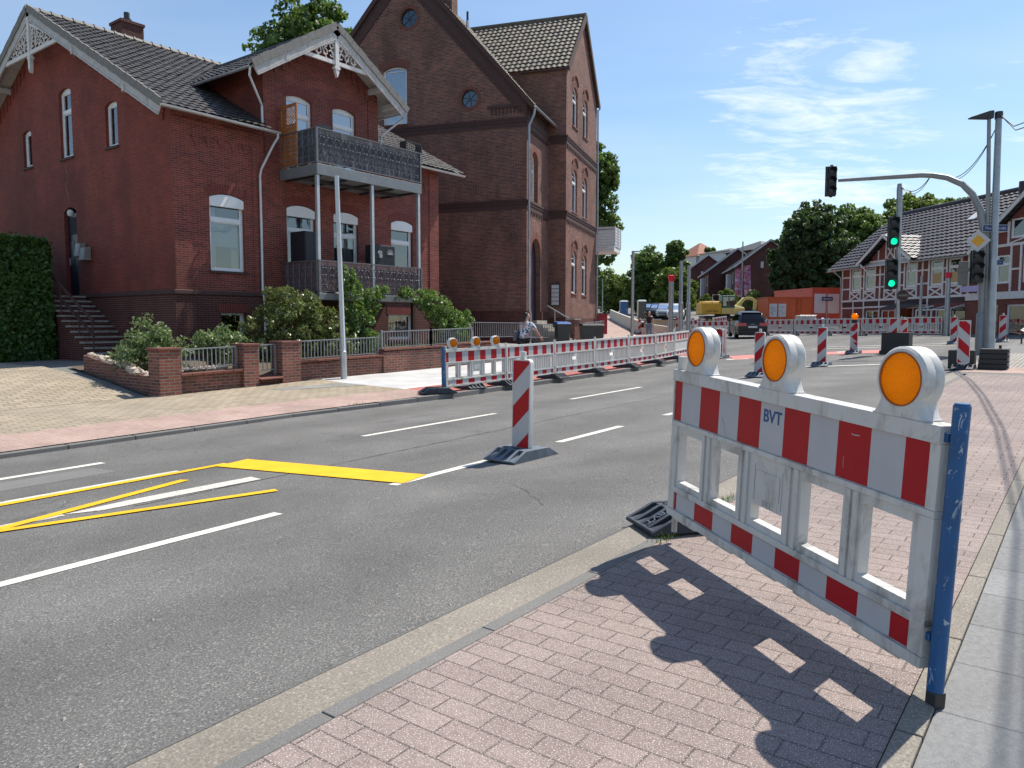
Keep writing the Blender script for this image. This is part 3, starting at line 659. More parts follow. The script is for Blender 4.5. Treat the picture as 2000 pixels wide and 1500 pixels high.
        if soldier is not None:
            n = 30
            for k in range(n):
                a0, a1 = 2 * math.pi * (k + .06) / n, 2 * math.pi * (k + .94) / n; q = [(uc + R_ * math.cos(a), vc + R_ * math.sin(a)) for R_, a in ((r + .004, a0), (r + .004, a1), (r + .15, a1), (r + .15, a0))]
                soldier.hexa([s.p(*v, -.015) for v in q] + [s.p(*v, .03) for v in q])
        return w_
def tiles(b, P0, U, V, wdt, ln, tw=.25, tl=.33, amp=.028, step=.03, seg=5, clip=None, mi=0, jit=.006, rseed=1):
    """pantile surface: P0 eave corner, U along the eave, V up the slope"""
    rg = random.Random(rseed); U = Vector(U).normalized(); V = Vector(V).normalized(); Nn = U.cross(V)
    if Nn.z < 0: Nn = -Nn
    nu, nv = max(1, round(wdt / tw)), max(1, round(ln / tl)); du, dv = wdt / nu, ln / nv; P0 = Vector(P0); base = len(b.v); cols = nu * seg + 1
    prof = [amp * (.5 + .5 * math.cos(2 * math.pi * k / seg + .4)) for k in range(seg)]
    jt = [[rg.uniform(-jit, jit) for _ in range(nu + 1)] for _ in range(nv)]
    for j in range(nv):
        for e_ in (0, 1):
            for i in range(cols):
                h = prof[i % seg] + (step if e_ == 0 else 0) + jt[j][min(i // seg, nu)]
                b.v.append(P0 + U * (i / seg * du) + V * ((j + e_ * .999) * dv - (.03 if e_ == 0 else 0)) + Nn * h)
    for r_ in range(2 * nv - 1):
        for i in range(cols - 1):
            q = (base + r_ * cols + i, base + r_ * cols + i + 1, base + (r_ + 1) * cols + i + 1, base + (r_ + 1) * cols + i)
            if clip:
                c = (b.v[q[0]] + b.v[q[2]]) / 2
                if not clip(c): continue
            b.f.append(q); b.m.append(mi)
def gutter(b, a, c, r=.07, mi=0, n=8):
    """half-round gutter from a to c"""
    a, c = Vector(a), Vector(c); d = (c - a).normalized(); sdv = d.cross(Vector((0, 0, 1))).normalized(); P_ = []
    for k in range(n + 1):
        th = math.pi * k / n; P_.append((math.cos(th) * r, -math.sin(th) * r))
    for k in range(n, -1, -1):
        th = math.pi * k / n; P_.append((math.cos(th) * (r - .008), -math.sin(th) * (r - .008)))
    b.prism(P_, lambda u, v, dd: a + sdv * u + Vector((0, 0, v)) + d * dd, 0, (c - a).length, mi)
    k = int((c - a).length / .9)
    for i in range(k): q = a + d * (.4 + i * .9); b.beam(q - sdv * (r + .012), q + sdv * (r + .012), .02, .02, mi); 
def scrollwork(b, fn, u0, u1, v0, v1, r=.008, n=5, mi=0):
    """one bay of ironwork scrolls drawn in a plane given by fn(u, v)"""
    um = (u0 + u1) / 2; h = v1 - v0; hw = (u1 - u0) / 2
    def poly(pts): b.tube([fn(*q) for q in pts], r, 4, mi, cap=False)
    poly([(u0, v0), (u0, v1)])
    for s in (-1, 1):
        pts = []
        for k in range(9): a = k / 8 * 4.6; rr = hw * .42 * (1 - k / 8 * .6); pts.append((um + s * (hw * .46 - rr * math.cos(a) * .9), v1 - h * .16 - rr * math.sin(a) * 1.0 + .0))
        poly(pts[::-1] + [(um + s * hw * .9, v1 - h * .33), (um + s * hw * .12, v0 + h * .5), (um + s * hw * .9, v0 + h * .30)])
        pts = []
        for k in range(8): a = k / 7 * 4.6; rr = hw * .40 * (1 - k / 7 * .6); pts.append((um + s * (hw * .5 - rr * math.cos(a) * .9), v0 + h * .17 + rr * math.sin(a)))
        poly(pts)
        pts = []
        for k in range(7): a = k / 6 * 4.4; rr = hw * .3 * (1 - k / 6 * .6); pts.append((um + s * (hw * .42 - rr * math.cos(a)), v0 + h * .52 + rr * math.sin(a)))
        poly(pts)
# ------------------------------------------------------------------ red brick house
H1 = thing('brick_house', 'red brick house with white fretwork gables, dark tiled roof and an iron balcony', 'house', (11.54, 20.5, .5))
X0, X1, Y0, Y1 = 11.54, 22.3, 20.5, 35.4
SL = .541
def mz(y): return 7.42 + (y - 20.08) * SL if y < 27.95 else 7.42 + (35.82 - y) * SL
def cz(x): return 9.12 + (x - 13.78) * .626 if x < 16.87 else 9.12 + (19.96 - x) * .626
fw_ = Wall((0, Y0), (1, 0), (0, 1)); gw = Wall((X0, 0), (0, 1), (1, 0))
hl = dict(u0=12.62, u1=13.76, v0=3.12, v1=5.24, rise=.12)
hd = [dict(u0=15.28, u1=16.40, v0=2.56, v1=5.24, rise=.12), dict(u0=17.16, u1=18.24, v0=2.56, v1=5.24, rise=.12), dict(u0=19.80, u1=20.90, v0=3.2, v1=5.24, rise=.12)]
hu = [dict(u0=15.36, u1=16.36, v0=6.40, v1=8.66, rise=.12), dict(u0=17.20, u1=18.20, v0=6.40, v1=8.66, rise=.12)]
hb = [dict(u0=12.86, u1=13.7, v0=.95, v1=1.9), dict(u0=17.58, u1=18.62, v0=1.0, v1=1.92), dict(u0=19.56, u1=20.84, v0=1.0, v1=1.92)]
b = MB()
fw_.fill(b, X0, 14.5, 2.5, 7.7, [hl]); fw_.fill(b, 14.5, 19.2, 2.5, lambda x: cz(x) - .05, hd[:2] + hu, kinks=[16.87]); fw_.fill(b, 19.2, X1, 2.5, 7.7, [hd[2]])
# raised corner pilasters and the frieze under the eaves
for a, c in ((X0 - .004, 12.05), (14.05, 14.52), (21.8, X1 + .004)): fw_.slab(b, a, c, 2.52, 7.3, -.03, .02)
for a, c in ((14.5, 14.95), (18.75, 19.2)): fw_.slab(b, a, c, 6.6, 9.3, -.03, .02)
fw_.slab(b, 12.05, 14.05, 6.86, 7.3, -.03, .02)
for a, c in ((12.05, 14.05), (19.4, 21.8)):
    k = int((c - a) / .36)
    for i in range(k):
        x = a + .1 + i * (c - a) / k
        for q in range(3): fw_.slab(b, x + q * .035, x + .2 - q * .035, 6.58 + (2 - q) * .08 if False else 6.84 - (q + 1) * .085, 6.86 - q * .085, -.03 + q * .006, .02)
for i in range(16):
    x = 14.7 + i * .285
    if abs(x - 16.87) > .3: z = cz(x) - .32; fw_.slab(b, x - .05, x + .05, z - .30, z, -.035, .02); fw_.slab(b, x - .09, x + .09, z - .12, z + .1, -.04, .02)
b.build('front_wall', M['redbrick_joint'], H1)
b = MB()
hg = [dict(u0=29.52, u1=30.2, v0=7.0, v1=8.16, rise=.1), dict(u0=26.42, u1=27.28, v0=6.95, v1=9.02, rise=.13), dict(u0=23.46, u1=24.2, v0=6.89, v1=8.12, rise=.1)]
door = dict(u0=26.38, u1=27.28, v0=2.5, v1=5.2, rise=.16)
gw.fill(b, Y0, Y1, .2, lambda y: mz(y) - .05, hg + [door], .17, kinks=[27.95])
for i in range(46):
    y = 20.9 + i * .31; z = mz(y) - .34
    if abs(y - 27.95) > 1.9 and y < Y1 - .2: gw.slab(b, y - .05, y + .05, z - .30, z, -.035, .02); gw.slab(b, y - .09, y + .09, z - .12, z + .08, -.04, .02)
b.build('gable_wall', M['redbrick'], H1)
b = MB(); rw = Wall((X1, 0), (0, 1), (-1, 0)); rw.fill(b, Y0, Y1, .2, lambda y: mz(y) - .05, [], kinks=[27.95]); b.build('side_wall', M['redbrick'], H1); b = MB(); bw = Wall((0, Y1), (1, 0), (0, -1)); bw.fill(b, X0, X1, .2, 7.5, []); b.build('back_wall', M['redbrick'], H1)
for x in (14.5, 19.2): b = MB(); ww = Wall((x, 0), (0, 1), (1 if x < 17 else -1, 0)); ww.fill(b, Y0, 24.4, 7.2, 9.48, []); b.build('dormer_cheek', M['redbrick'], H1)
# floors keep the rooms apart behind the windows
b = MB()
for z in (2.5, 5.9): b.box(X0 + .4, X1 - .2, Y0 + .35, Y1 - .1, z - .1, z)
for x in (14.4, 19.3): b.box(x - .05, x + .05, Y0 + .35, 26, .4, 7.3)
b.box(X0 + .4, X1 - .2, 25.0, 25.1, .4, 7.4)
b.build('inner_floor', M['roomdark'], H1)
b = MB(); pf = Wall((0, Y0 - .06), (1, 0), (0, 1)); pf.fill(b, X0 - .06, X1 + .05, .2, 2.40, hb, .2); pg = Wall((X0 - .06, 0), (0, 1), (1, 0)); pg.fill(b, Y0 - .06, Y1, .2, 2.40, [])
b.build('plinth', M['plinthbrick'], H1)
b = MB()
for a, c, d, e_ in ((X0 - .10, X1 + .08, Y0 - .10, Y0 + .02), (X0 - .10, X0 + .02, Y0 + .021, 26.3), (X0 - .10, X0 + .02, 27.35, Y1)): b.box(a, c, d, e_, 2.402, 2.53)
b.build('plinth_band', M['trimdark'], H1, bevel=.02)
for h in [hl] + hd + hu: b = MB(); fw_.arch_bricks(b, h, .30 if h in hu else .26); b.build('brick_arch', M['soldier'], H1)
for h in hb: b = MB(); pf.arch_bricks(b, h, .26); b.build('brick_arch', M['soldier'], H1)
# windows
fw_.window(H1, hl, transom=4.60, flat=True, box=.26, blind=(3.85, 4.55), curt=[(12.7, 12.95, 3.2, 5.1), (13.45, 13.66, 3.2, 3.8)], label='tall window with a half lowered blind')
for i, h in enumerate(hd): fw_.window(H1, h, transom=4.56, flat=True, box=.26, curt=[(h['u0'] + .1, h['u0'] + .32, h['v0'] + .1, 4.5)] if i != 1 else [(h['u0'] + .6, h['u1'] - .1, h['v0'] + .1, 4.5)], tilt=(h['v0'] + .1, 4.45) if i < 2 else None)
for h in hu: fw_.window(H1, h, transom=8.18, flat=True, glass='bluishglass')
for i, h in enumerate(hb): pf.window(H1, h, .14, sill='plinthbrick', curt=[(h['u0'] + .08, h['u1'] - .08, 1.05, 1.5)] if i else None, tilt=(1.08, 1.84) if i else None, kind='basement_window')
gw.window(H1, hg[0], .09, flat=True, tilt=(7.1, 8.0)); gw.window(H1, hg[1], .09, transom=8.42, flat=True); gw.window(H1, hg[2], .09, flat=True)
b = MB(); rr = random.Random(4); pts = [(26.95 + rr.uniform(-.05, .05) - .10 * math.sin(i), 5.45 + i * .11) for i in range(13)]
for a, c in zip(pts[:-1], pts[1:]): gw.bars(b, a, c, rr.uniform(.02, .05), -.004, .002)
b.build('mortar_repair', M['mortarpale'], H1)
# side door in its recess
b = MB(); gw.slab(b, 26.39, 27.27, 2.51, 5.19, .12, .165)
for z0, z1 in ((2.7, 3.3), (3.45, 4.3)):
    for u in (26.5, 26.9): gw.slab(b, u, u + .28, z0, z1, .108, .125)
dr = b.build('door', M['door_dark'], H1, bevel=.006)
b = MB(); gw.slab(b, 26.55, 27.1, 4.5, 5.05, .112, .119); b.build('pane', M['roomdark'], dr)
b = MB(); gw.slab(b, 27.16, 27.2, 3.5, 3.75, .08, .12); b.build('handle', M['galvlight'], dr)
b = MB(); b.lathe([(.0, -.11), (.07, -.1), (.1, -.03), (.1, .04), (.06, .1), (.0, .11)], (11.5, 26.7, 5.16), 14); b.build('porch_lamp', M['curtain'], H1, smooth=True)
for y, z in ((25.95, 3.92), (25.62, 3.78)):
    b = MB(); b.hexa([(11.28, y - .16, z - .2), (11.53, y - .16, z - .2), (11.53, y + .16, z - .2), (11.28, y + .16, z - .2), (11.34, y - .16, z + .2), (11.53, y - .16, z + .24), (11.53, y + .16, z + .24), (11.34, y + .16, z + .2)]); b.build('letterbox', M['letterbox'], H1, bevel=.01)
# outside stairs along the gable
b = MB(); nst = 12
for i in range(nst):
    y1 = 26.05 - i * .285; z1 = 2.46 - i * .156; b.box(10.2, 11.47, y1 - .31, y1, z1 - .055, z1); b.box(10.25, 11.47, y1 - .28, y1 - .02, .3, z1 - .06, 1)
b.box(10.2, 11.47, 26.06, 27.6, 2.40, 2.46); b.box(10.25, 11.47, 26.07, 27.6, .3, 2.395, 1)
st = b.build('stairs', [M['stone'], M['plinthbrick']], H1, bevel=.008)
b = MB()
for q in (0, 4, 8, 11): y = 25.9 - q * .285; z = 2.46 - q * .156; b.tube([(10.28, y, z - .05), (10.28, y, z + .92)], .02, 6)
for h_ in (.9, .5): b.beam((10.28, 26.0, 2.5 + h_), (10.28, 22.7, .72 + h_), .05, .06)
b.tube([(10.28, 27.5, 3.36), (10.28, 26.0, 3.38)], .025, 6); b.build('stair_railing', M['trimdark'], H1)
# roof
b = MB(); V = Vector((0, .8796, .4757))
cutx = lambda c: not (14.44 < c.x < 19.26 and c.y < 23.0) and not (13.9 < c.x < 19.9 and c.y < 23.2 and c.z < 0)
tiles(b, (11.0, 20.05, 7.43), (1, 0, 0), V, 12.3, 8.98, clip=cutx)
tiles(b, (11.0, 35.85, 7.43), (1, 0, 0), Vector((0, -.8796, .4757)), 12.3, 8.98, seg=2, step=.02)
rf = b.build('roof', M['rooftile'], H1)
b = MB(); b.tube([(10.98, 27.95, 11.70), (23.32, 27.95, 11.70)], .12, 8); 
for i in range(36): x = 11.0 + i * .34; b.tube([(x, 27.95, 11.715), (x + .06, 27.95, 11.715)], .135, 8)
b.build('ridge_tiles', M['rooftile'], rf, smooth=True)
b = MB()
for a, c, y in ((11.02, 14.43, 20.12), (19.27, 23.28, 20.12), (14.44, 19.26, 23.0)):
    z = mz(y) - .045; b.hexa([(a, y, z - .05), (c, y, z - .05), (c, 27.93, 11.58), (a, 27.93, 11.58), (a, y, z), (c, y, z), (c, 27.93, 11.63), (a, 27.93, 11.63)])
b.hexa([(11.02, 27.94, 11.58), (23.28, 27.94, 11.58), (23.28, 35.8, 7.34), (11.02, 35.8, 7.34), (11.02, 27.94, 11.63), (23.28, 27.94, 11.63), (23.28, 35.8, 7.39), (11.02, 35.8, 7.39)])
b.build('soffit', M['paintedwood'], rf)
b = MB(); tiles(b, (13.74, 19.85, 9.10), (0, 1, 0), (.8476, 0, .5306), 7.3, 3.68, clip=lambda c: c.z > mz(c.y) - .03 or c.y < 20.2)
tiles(b, (20.00, 19.85, 9.10), (0, 1, 0), (-.8476, 0, .5306), 7.3, 3.68, clip=lambda c: c.z > mz(c.y) - .03 or c.y < 20.2, rseed=3)
b.tube([(16.87, 19.83, 11.06), (16.87, 27.2, 11.06)], .12, 8); cr = b.build('cross_roof', M['rooftile'], H1)
b = MB()
for sx_ in (-1, 1):
    xe = 16.87 + sx_ * 3.06; b.hexa([(xe, 19.88, 9.06), (16.87, 19.88, 10.95), (16.87, 26.8, 10.95), (xe, 23.3, 9.06), (xe, 19.88, 9.11), (16.87, 19.88, 11.0), (16.87, 26.8, 11.0), (xe, 23.3, 9.11)][:8])
b.build('soffit', M['paintedwood'], cr)
# bargeboards, verge tiles and fretwork
def barge(par, A, B, C_, outv, name='bargeboard'):
    """rake boards from eave A over apex B to eave C_, outv points out of the gable"""
    A, B, C_, outv = Vector(A), Vector(B), Vector(C_), Vector(outv); b = MB(); v = MB()
    for p, q in ((A, B), (C_, B)):
        d = (q - p).normalized(); up_ = d.cross(outv); up_ = up_ if up_.z > 0 else -up_
        b.beam(p - up_ * .15, q - up_ * .15, .045, .26, 0, up_); b.beam(p - up_ * .31 + outv * .01, q - up_ * .31 + outv * .01, .05, .05, 0, up_)
        k = int((q - p).length / .33)
        for i in range(k):
            a0 = p + d * ((q - p).length * i / k); a1 = p + d * ((q - p).length * (i + 1.02) / k); v.beam(a0 + up_ * (.02 + .014 * (i % 2)) + outv * .035 - outv * .0, a1 + up_ * (.02 + .014 * (i % 2)) + outv * .035, .06, .22, 0, up_)
    o = b.build(name, M['paintedwood'], par); v.build('verge_tiles', M['vergetile'], par); return o
bg1 = barge(H1, (11.0, 20.0, 7.42), (11.0, 27.95, 11.72), (11.0, 35.9, 7.42), (-1, 0, 0))
bg2 = barge(H1, (13.72, 19.84, 9.10), (16.87, 19.84, 11.08), (20.02, 19.84, 9.10), (0, -1, 0))
def fret(par, fn, hw, h0, post, slope):
    """apex fretwork: fn(u, v, d), apex at u=0 v=0; collar at v=-h0"""
    b = MB(); v0 = -h0
    b.prism([(-hw, v0 - .06), (hw, v0 - .06), (hw, v0 + .06), (-hw, v0 + .06)], fn, -.03, .03)
    b.prism([(-.07, -.1), (-.07, -post + .18), (0, -post), (.07, -post + .18), (.07, -.1)], fn, -.06, .05)
    b.prism([(-.11, v0 - .12), (.11, v0 - .12), (.11, v0 - .2), (-.11, v0 - .2)], fn, -.07, .07)
    for sg in (-1, 1):
        b.prism([(sg * .08, -.30), (sg * .08, -.38), (sg * (hw - .35), v0 + .10), (sg * (hw - .2), v0 + .10)], fn, -.03, .02)
        cells = [(.20, .18), (.20, .44), (.46, .20), (.46, .44), (.72, .18), (.22, .68), (.98, .16), (.70, .40), (1.22, .14), (.95, .36), (.45, .68)]
        for u, v in cells:
            if u > hw - .3 or v > (hw - u) * slope - .22: continue
            pts = []
            for k in range(11): a = k / 10 * 5.4 + u * 3; rr = .125 * (1 - k / 10 * .65); pts.append(fn(sg * (u + rr * math.cos(a)), v0 + .04 + v + rr * math.sin(a), 0))
            b.tube(pts, .024, 5, cap=False)
        for k in range(5): u = .3 + k * .3; vv = min(.75, (hw - u) * slope - .15); b.tube([fn(sg * (u - .22), v0 + .05, 0), fn(sg * u, v0 + max(.1, vv), 0)], .018, 5)
    return b.build('fretwork', M['timberwhite'], par, fixn=True)
fret(bg1, lambda u, v, d: (11.02 + d, 27.95 + u, 11.55 + v), 2.15, 1.22, 1.85, .541)
fret(bg2, lambda u, v, d: (16.87 + u, 19.88 + d, 10.93 + v), 1.55, .99, 1.45, .626)
for y in (21.9, 24.9, 31.0, 34.0): b = MB(); z = mz(y) - .28; b.box(10.94, 11.53, y - .07, y + .07, z - .09, z + .09); b.build('purlin_end', M['paintedwood'], H1, bevel=.01)
for x in (14.95, 18.8, 19.45): b = MB(); z = cz(x) - .27; b.box(x - .07, x + .07, 19.80, 20.49, z - .09, z + .09); b.build('purlin_end', M['paintedwood'], H1, bevel=.01)
# gutters and downpipes
for q in (((10.98, 20.0, 7.40), (14.72, 20.0, 7.36)), ((19.55, 20.0, 7.36), (23.3, 20.0, 7.36)), ((13.70, 19.9, 9.07), (13.70, 23.2, 9.07), .055), ((20.04, 19.9, 9.07), (20.04, 23.2, 9.07), .055)): b = MB(); gutter(b, *q); b.build('gutter', M['zinc'], H1)
b = MB(); b.tube([(14.66, 20.0, 7.33), (14.66, 20.0, 7.20), (14.56, 20.12, 6.95), (14.30, 20.36, 6.25), (14.28, 20.41, 6.05), (14.28, 20.41, 2.6), (14.28, 20.33, 2.3), (14.28, 20.33, .5)], .042, 10); b.build('downpipe', M['zinc'], H1, smooth=True)
b = MB(); b.tube([(13.72, 19.95, 9.03), (13.72, 20.0, 8.8), (14.40, 20.40, 8.15), (14.42, 20.42, 7.6)], .038, 8); b.build('downpipe', M['zinc'], H1, smooth=True); b = MB(); b.tube([(20.03, 20.0, 9.0), (20.0, 20.05, 8.85), (19.3, 20.40, 8.2), (19.26, 20.42, 7.7)], .038, 8)
b.build('downpipe', M['zinc'], H1, smooth=True)
b = MB(); b.box(14.15, 14.95, 28.2, 29.0, 10.8, 12.35); b.box(14.11, 14.99, 28.16, 29.04, 12.351, 12.45); ch = b.build('chimney', M['plinthbrick'], H1)
b = MB(); b.lathe([(.16, 12.45), (.16, 12.62), (.10, 12.64), (.10, 12.85), (.0, 12.86)], (14.55, 28.6, 0), 12); b.build('chimney_pot', M['steeldark'], ch)
# ---- balcony in two storeys
BX0, BX1, BY = 15.05, 19.45, 18.68
b = MB(); b.box(BX0, BX1, BY, 20.46, 6.05, 6.33); b.box(BX0 - .03, BX1 + .03, BY - .03, BY + .04, 6.02, 6.34); b.box(BX0 - .03, BX0 + .04, BY + .041, 20.46, 6.02, 6.34)
bal = b.build('balcony', M['fascia'], H1, bevel=.008)
b = MB()
for i in range(5): b.beam((BX0 + .2 + i, BY + .1, 6.02), (BX0 + .2 + i, 20.4, 6.02), .08, .06)
b.beam((BX0 + .1, 19.5, 5.99), (BX1 - .1, 19.5, 5.99), .1, .08); b.build('joists', M['steeldark'], bal)
b = MB(); b.box(BX0, BX1, BY, 20.40, 2.32, 2.50); b.box(BX0 - .04, BX1 + .04, BY - .05, BY + .03, 2.30, 2.505); b.build('balcony_floor', M['fascia'], bal, bevel=.008)
for x in (BX0 + .05, 17.28, BX1 - .05):
    b = MB(); b.box(x - .05, x + .05, BY + .02, BY + .12, 2.506, 6.019); b.build('post', M['galvlight'], bal, bevel=.008)
    b = MB(); b.box(x - .06, x + .06, BY + .3, BY + .42, .3, 2.31); b.build('post', M['trimdark'], bal)
def iron_rail(z0, z1, name, cloth):
    b = MB(); fx = lambda u, v: (u, BY - .01, v); k = 15
    for i in range(k): a = BX0 + .06 + i * (BX1 - BX0 - .12) / k; scrollwork(b, fx, a, a + (BX1 - BX0 - .12) / k, z0 + .05, z1 - .03)
    fy = lambda u, v: (BX0 - .01, u, v); k = 6
    for i in range(k): a = BY + .06 + i * (20.4 - BY) / k; scrollwork(b, fy, a, a + (20.4 - BY) / k, z0 + .05, z1 - .03)
    for z in (z0 + .04, z1): b.beam((BX0 - .02, BY - .01, z), (BX1 + .02, BY - .01, z), .045, .03); b.beam((BX0 - .01, BY, z), (BX0 - .01, 20.44, z), .045, .03); b.beam((BX1 + .01, BY, z), (BX1 + .01, 20.44, z), .045, .03)
    for x in (BX0, BX1): b.box(x - .03, x + .03, BY - .03, BY + .03, z0, z1 + .02)
    r_ = b.build(name, M['ironwork'], bal)
    b = MB(); V_ = []; n = 60
    for i in range(n + 1):
        x = BX0 + .03 + (BX1 - BX0 - .06) * i / n; sag = .012 * math.sin(i * .9) + .01 * math.sin(i * 2.3)
        V_ += [(x, BY + .035 + sag, z0 + .07 + abs(sag)), (x, BY + .035 - sag * .5, (z0 + z1) / 2), (x, BY + .035 + sag * .4, z1 - .005 - abs(sag) * .8)]
    b.mesh(V_, [(3 * i + j, 3 * i + 3 + j, 3 * i + 4 + j, 3 * i + 1 + j) for i in range(n) for j in (0, 1)])
    b.face([(BX0 + .03, BY + .04, z0 + .07), (BX0 + .03, 19.62 if cloth == 'privacy' else 20.4, z0 + .07), (BX0 + .03, 19.62 if cloth == 'privacy' else 20.4, z1 - .01), (BX0 + .03, BY + .04, z1 - .01)])
    b.build('privacy_cloth', M[cloth], r_)
iron_rail(6.36, 7.38, 'balcony_railing', 'privacy')
plain('reedmat', (.115, .075, .080), .85, 0, .35, 5); iron_rail(2.52, 3.48, 'balcony_railing', 'reedmat')
# things standing on the balconies
sc_ = thing('wooden_screen', 'orange wooden privacy screen with lattice top standing at the balcony corner', 'screen', (15.1, 20.0, 6.35))
b = MB(); b.box(15.09, 15.13, 19.66, 19.71, 6.35, 8.28); b.box(15.09, 15.13, 20.40, 20.45, 6.35, 8.28); b.box(15.09, 15.13, 19.711, 20.399, 8.2, 8.28); b.box(15.09, 15.13, 19.711, 20.399, 7.62, 7.68)
b.build('frame', M['orangewood'], sc_)
b = MB()
for i in range(9): z = 6.4 + i * .135; b.box(15.1, 15.12, 19.712, 20.398, z, z + .125)
b.build('boards', M['orangewood'], sc_)
b = MB()
for i in range(-3, 7):
    for sg in (1, -1):
        y0 = 19.72 + i * .1; z0, z1 = 7.685, 8.195; ya, yb = (y0, y0 + .51) if sg > 0 else (y0 + .51, y0); t0, t1 = 0.0, 1.0
        lo, hi = 19.712, 20.398; dy = yb - ya
        ts = sorted([(lo - ya) / dy, (hi - ya) / dy]); t0, t1 = max(0, ts[0]), min(1, ts[1])
        if t1 - t0 > .08: b.beam((15.107 + .006 * sg, ya + dy * t0, z0 + (z1 - z0) * t0), (15.107 + .006 * sg, ya + dy * t1, z0 + (z1 - z0) * t1), .01, .022)
b.build('lattice', M['orangewood'], sc_)
def cabinet(x0, x1, y0, y1, z0, z1, label):
    t_ = thing('balcony_cabinet', label, 'cabinet', (x0, y0, z0)); b = MB(); b.box(x0, x1, y0, y1, z0, z1); b.build('body', M['cabinet'], t_, bevel=.01)
    b = MB(); m_ = (x0 + x1) / 2; b.box(x0 + .02, m_ - .004, y0 - .018, y0 - .001, z0 + .05, z1 - .03); b.box(m_ + .004, x1 - .02, y0 - .018, y0 - .001, z0 + .05, z1 - .03); d_ = b.build('door', M['cabinet'], t_, bevel=.004); return t_
cabinet(15.14, 15.78, 19.45, 20.15, 2.5, 4.42, 'tall dark cabinet at the left end of the lower balcony')
cb = cabinet(18.05, 19.0, 19.5, 19.95, 2.5, 4.25, 'black cabinet with a white flower motif on the lower balcony')
b = MB()
for k in range(9):
    a = math.pi * (k / 8); b.beam((18.75, 19.47, 3.95), (18.75 + .16 * math.cos(a), 19.47, 3.95 + .18 * math.sin(a)), .004, .012); 
for k in range(14): a = k * .45; b.box(18.27 + .05 * math.cos(a) * (1 + (k % 3) * .5), 18.30 + .05 * math.cos(a) * (1 + (k % 3) * .5), 19.466, 19.474, 3.98 + .04 * math.sin(a), 4.01 + .04 * math.sin(a))
b.lathe([(.07, 0), (.055, -.12), (0, -.12)], (18.29, 19.47, 3.93), 10); b.build('flower_motif', M['curtain'], cb)
t_ = thing('planter_box', 'dark openwork planter box hung at the right end of the upper balcony', 'planter', (19.2, 19.0, 7.38))
b = MB(); b.box(18.95, 19.72, 18.85, 19.15, 7.40, 7.44); b.box(18.95, 18.98, 18.85, 19.15, 7.44, 7.75); b.box(19.69, 19.72, 18.85, 19.15, 7.44, 7.75); b.box(18.95, 19.72, 18.85, 18.87, 7.73, 7.76)
for i in range(8): x = 19.0 + i * .09; b.tube([(x, 18.86, 7.44), (x + .06, 18.86, 7.6), (x - .01, 18.86, 7.74)], .014, 5)
b.build('body', M['steeldark'], t_)
t_ = thing('garden_chair', 'dark slatted garden chair standing at the upper balcony corner', 'chair', (15.6, 19.2, 6.34))
b = MB()
for x in (15.4, 15.85):
    for y in (19.05, 19.5): b.beam((x, y, 6.34), (x, y, 6.8 if y > 19.2 else 7.62), .035, .035)
b.build('legs', M['galvlight'], t_)
b = MB(); b.box(15.4, 15.85, 19.05, 19.5, 6.78, 6.81); b.build('seat', M['cabinet'], t_)
b = MB()
for i in range(3): z = 7.2 + i * .15; b.box(15.38, 15.87, 19.02, 19.05, z, z + .12)
b.build('backrest', M['cabinet'], t_)
# ------------------------------------------------------------------ tall brown brick building (own turned frame: x along its street front, y inwards)
H2 = thing('brick_building', 'tall brown brick gabled building with round windows behind the red house', 'building', (29.1, 21.2, 0), R(19.1526))
bl = dict(local=True)
EV, AP, DP = 11.85, 18.75, 12.2
def bz(y): return EV + (AP - EV) * y / 6.1 if y < 6.1 else EV + (AP - EV) * (12.2 - y) / 6.1
sw = Wall((0, 0), (0, 1), (1, 0)); f0 = Wall((0, 0), (1, 0), (0, 1)); f1 = Wall((0, -.9), (1, 0), (0, 1)); rs = Wall((3.85, 0), (0, 1), (1, 0))
rd = [dict(round=1, uc=5.9, vc=16.12, r=.44), dict(round=1, uc=2.82, vc=12.1, r=.42)]
sww = [dict(u0=6.02, u1=7.32, v0=11.2, v1=13.75, rise=.18)]
sb = MB(); b = MB(); sw.fill(b, 0, DP, -.6, bz, rd + sww, .18, kinks=[6.1])
hf = [dict(u0=.85, u1=1.85, v0=7.35, v1=9.25, rise=.48), dict(u0=.75, u1=2.35, v0=1.75, v1=4.9, rise=.78)]
f0.fill(b, 0, 3.85, -.6, 11.7, hf, .3)
ap2 = 7.55
def rz(x): return 14.45 + (18.15 - 14.45) * (x - 3.85) / (ap2 - 3.85) if x < ap2 else 14.45 + (18.15 - 14.45) * (11.25 - x) / (11.25 - ap2)
hr = []
for v0, v1 in ((11.85, 13.55), (7.45, 9.35), (3.2, 5.1)):
    for u0, u1 in ((5.15, 6.3), (7.6, 8.75)): hr.append(dict(u0=u0, u1=u1, v0=v0, v1=v1, rise=.32))
f1.fill(b, 3.85, 11.25, -.6, rz, hr, .22, kinks=[ap2])
rs.fill(b, -.9, 5.0, -.6, 14.5, []); Wall((11.25, 0), (0, 1), (-1, 0)).fill(b, -.9, 5, -.6, 14.5, [])
Wall((11.25, 0), (0, 1), (-1, 0)).fill(b, 5, DP, -.6, bz, [], kinks=[6.1]); Wall((0, DP), (1, 0), (0, -1)).fill(b, 0, 11.25, -.6, EV, [])
b.build('wall', M['brownbrick'], H2, **bl)
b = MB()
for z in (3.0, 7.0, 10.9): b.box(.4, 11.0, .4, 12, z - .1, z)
b.build('inner_floor', M['roomdark'], H2, **bl)
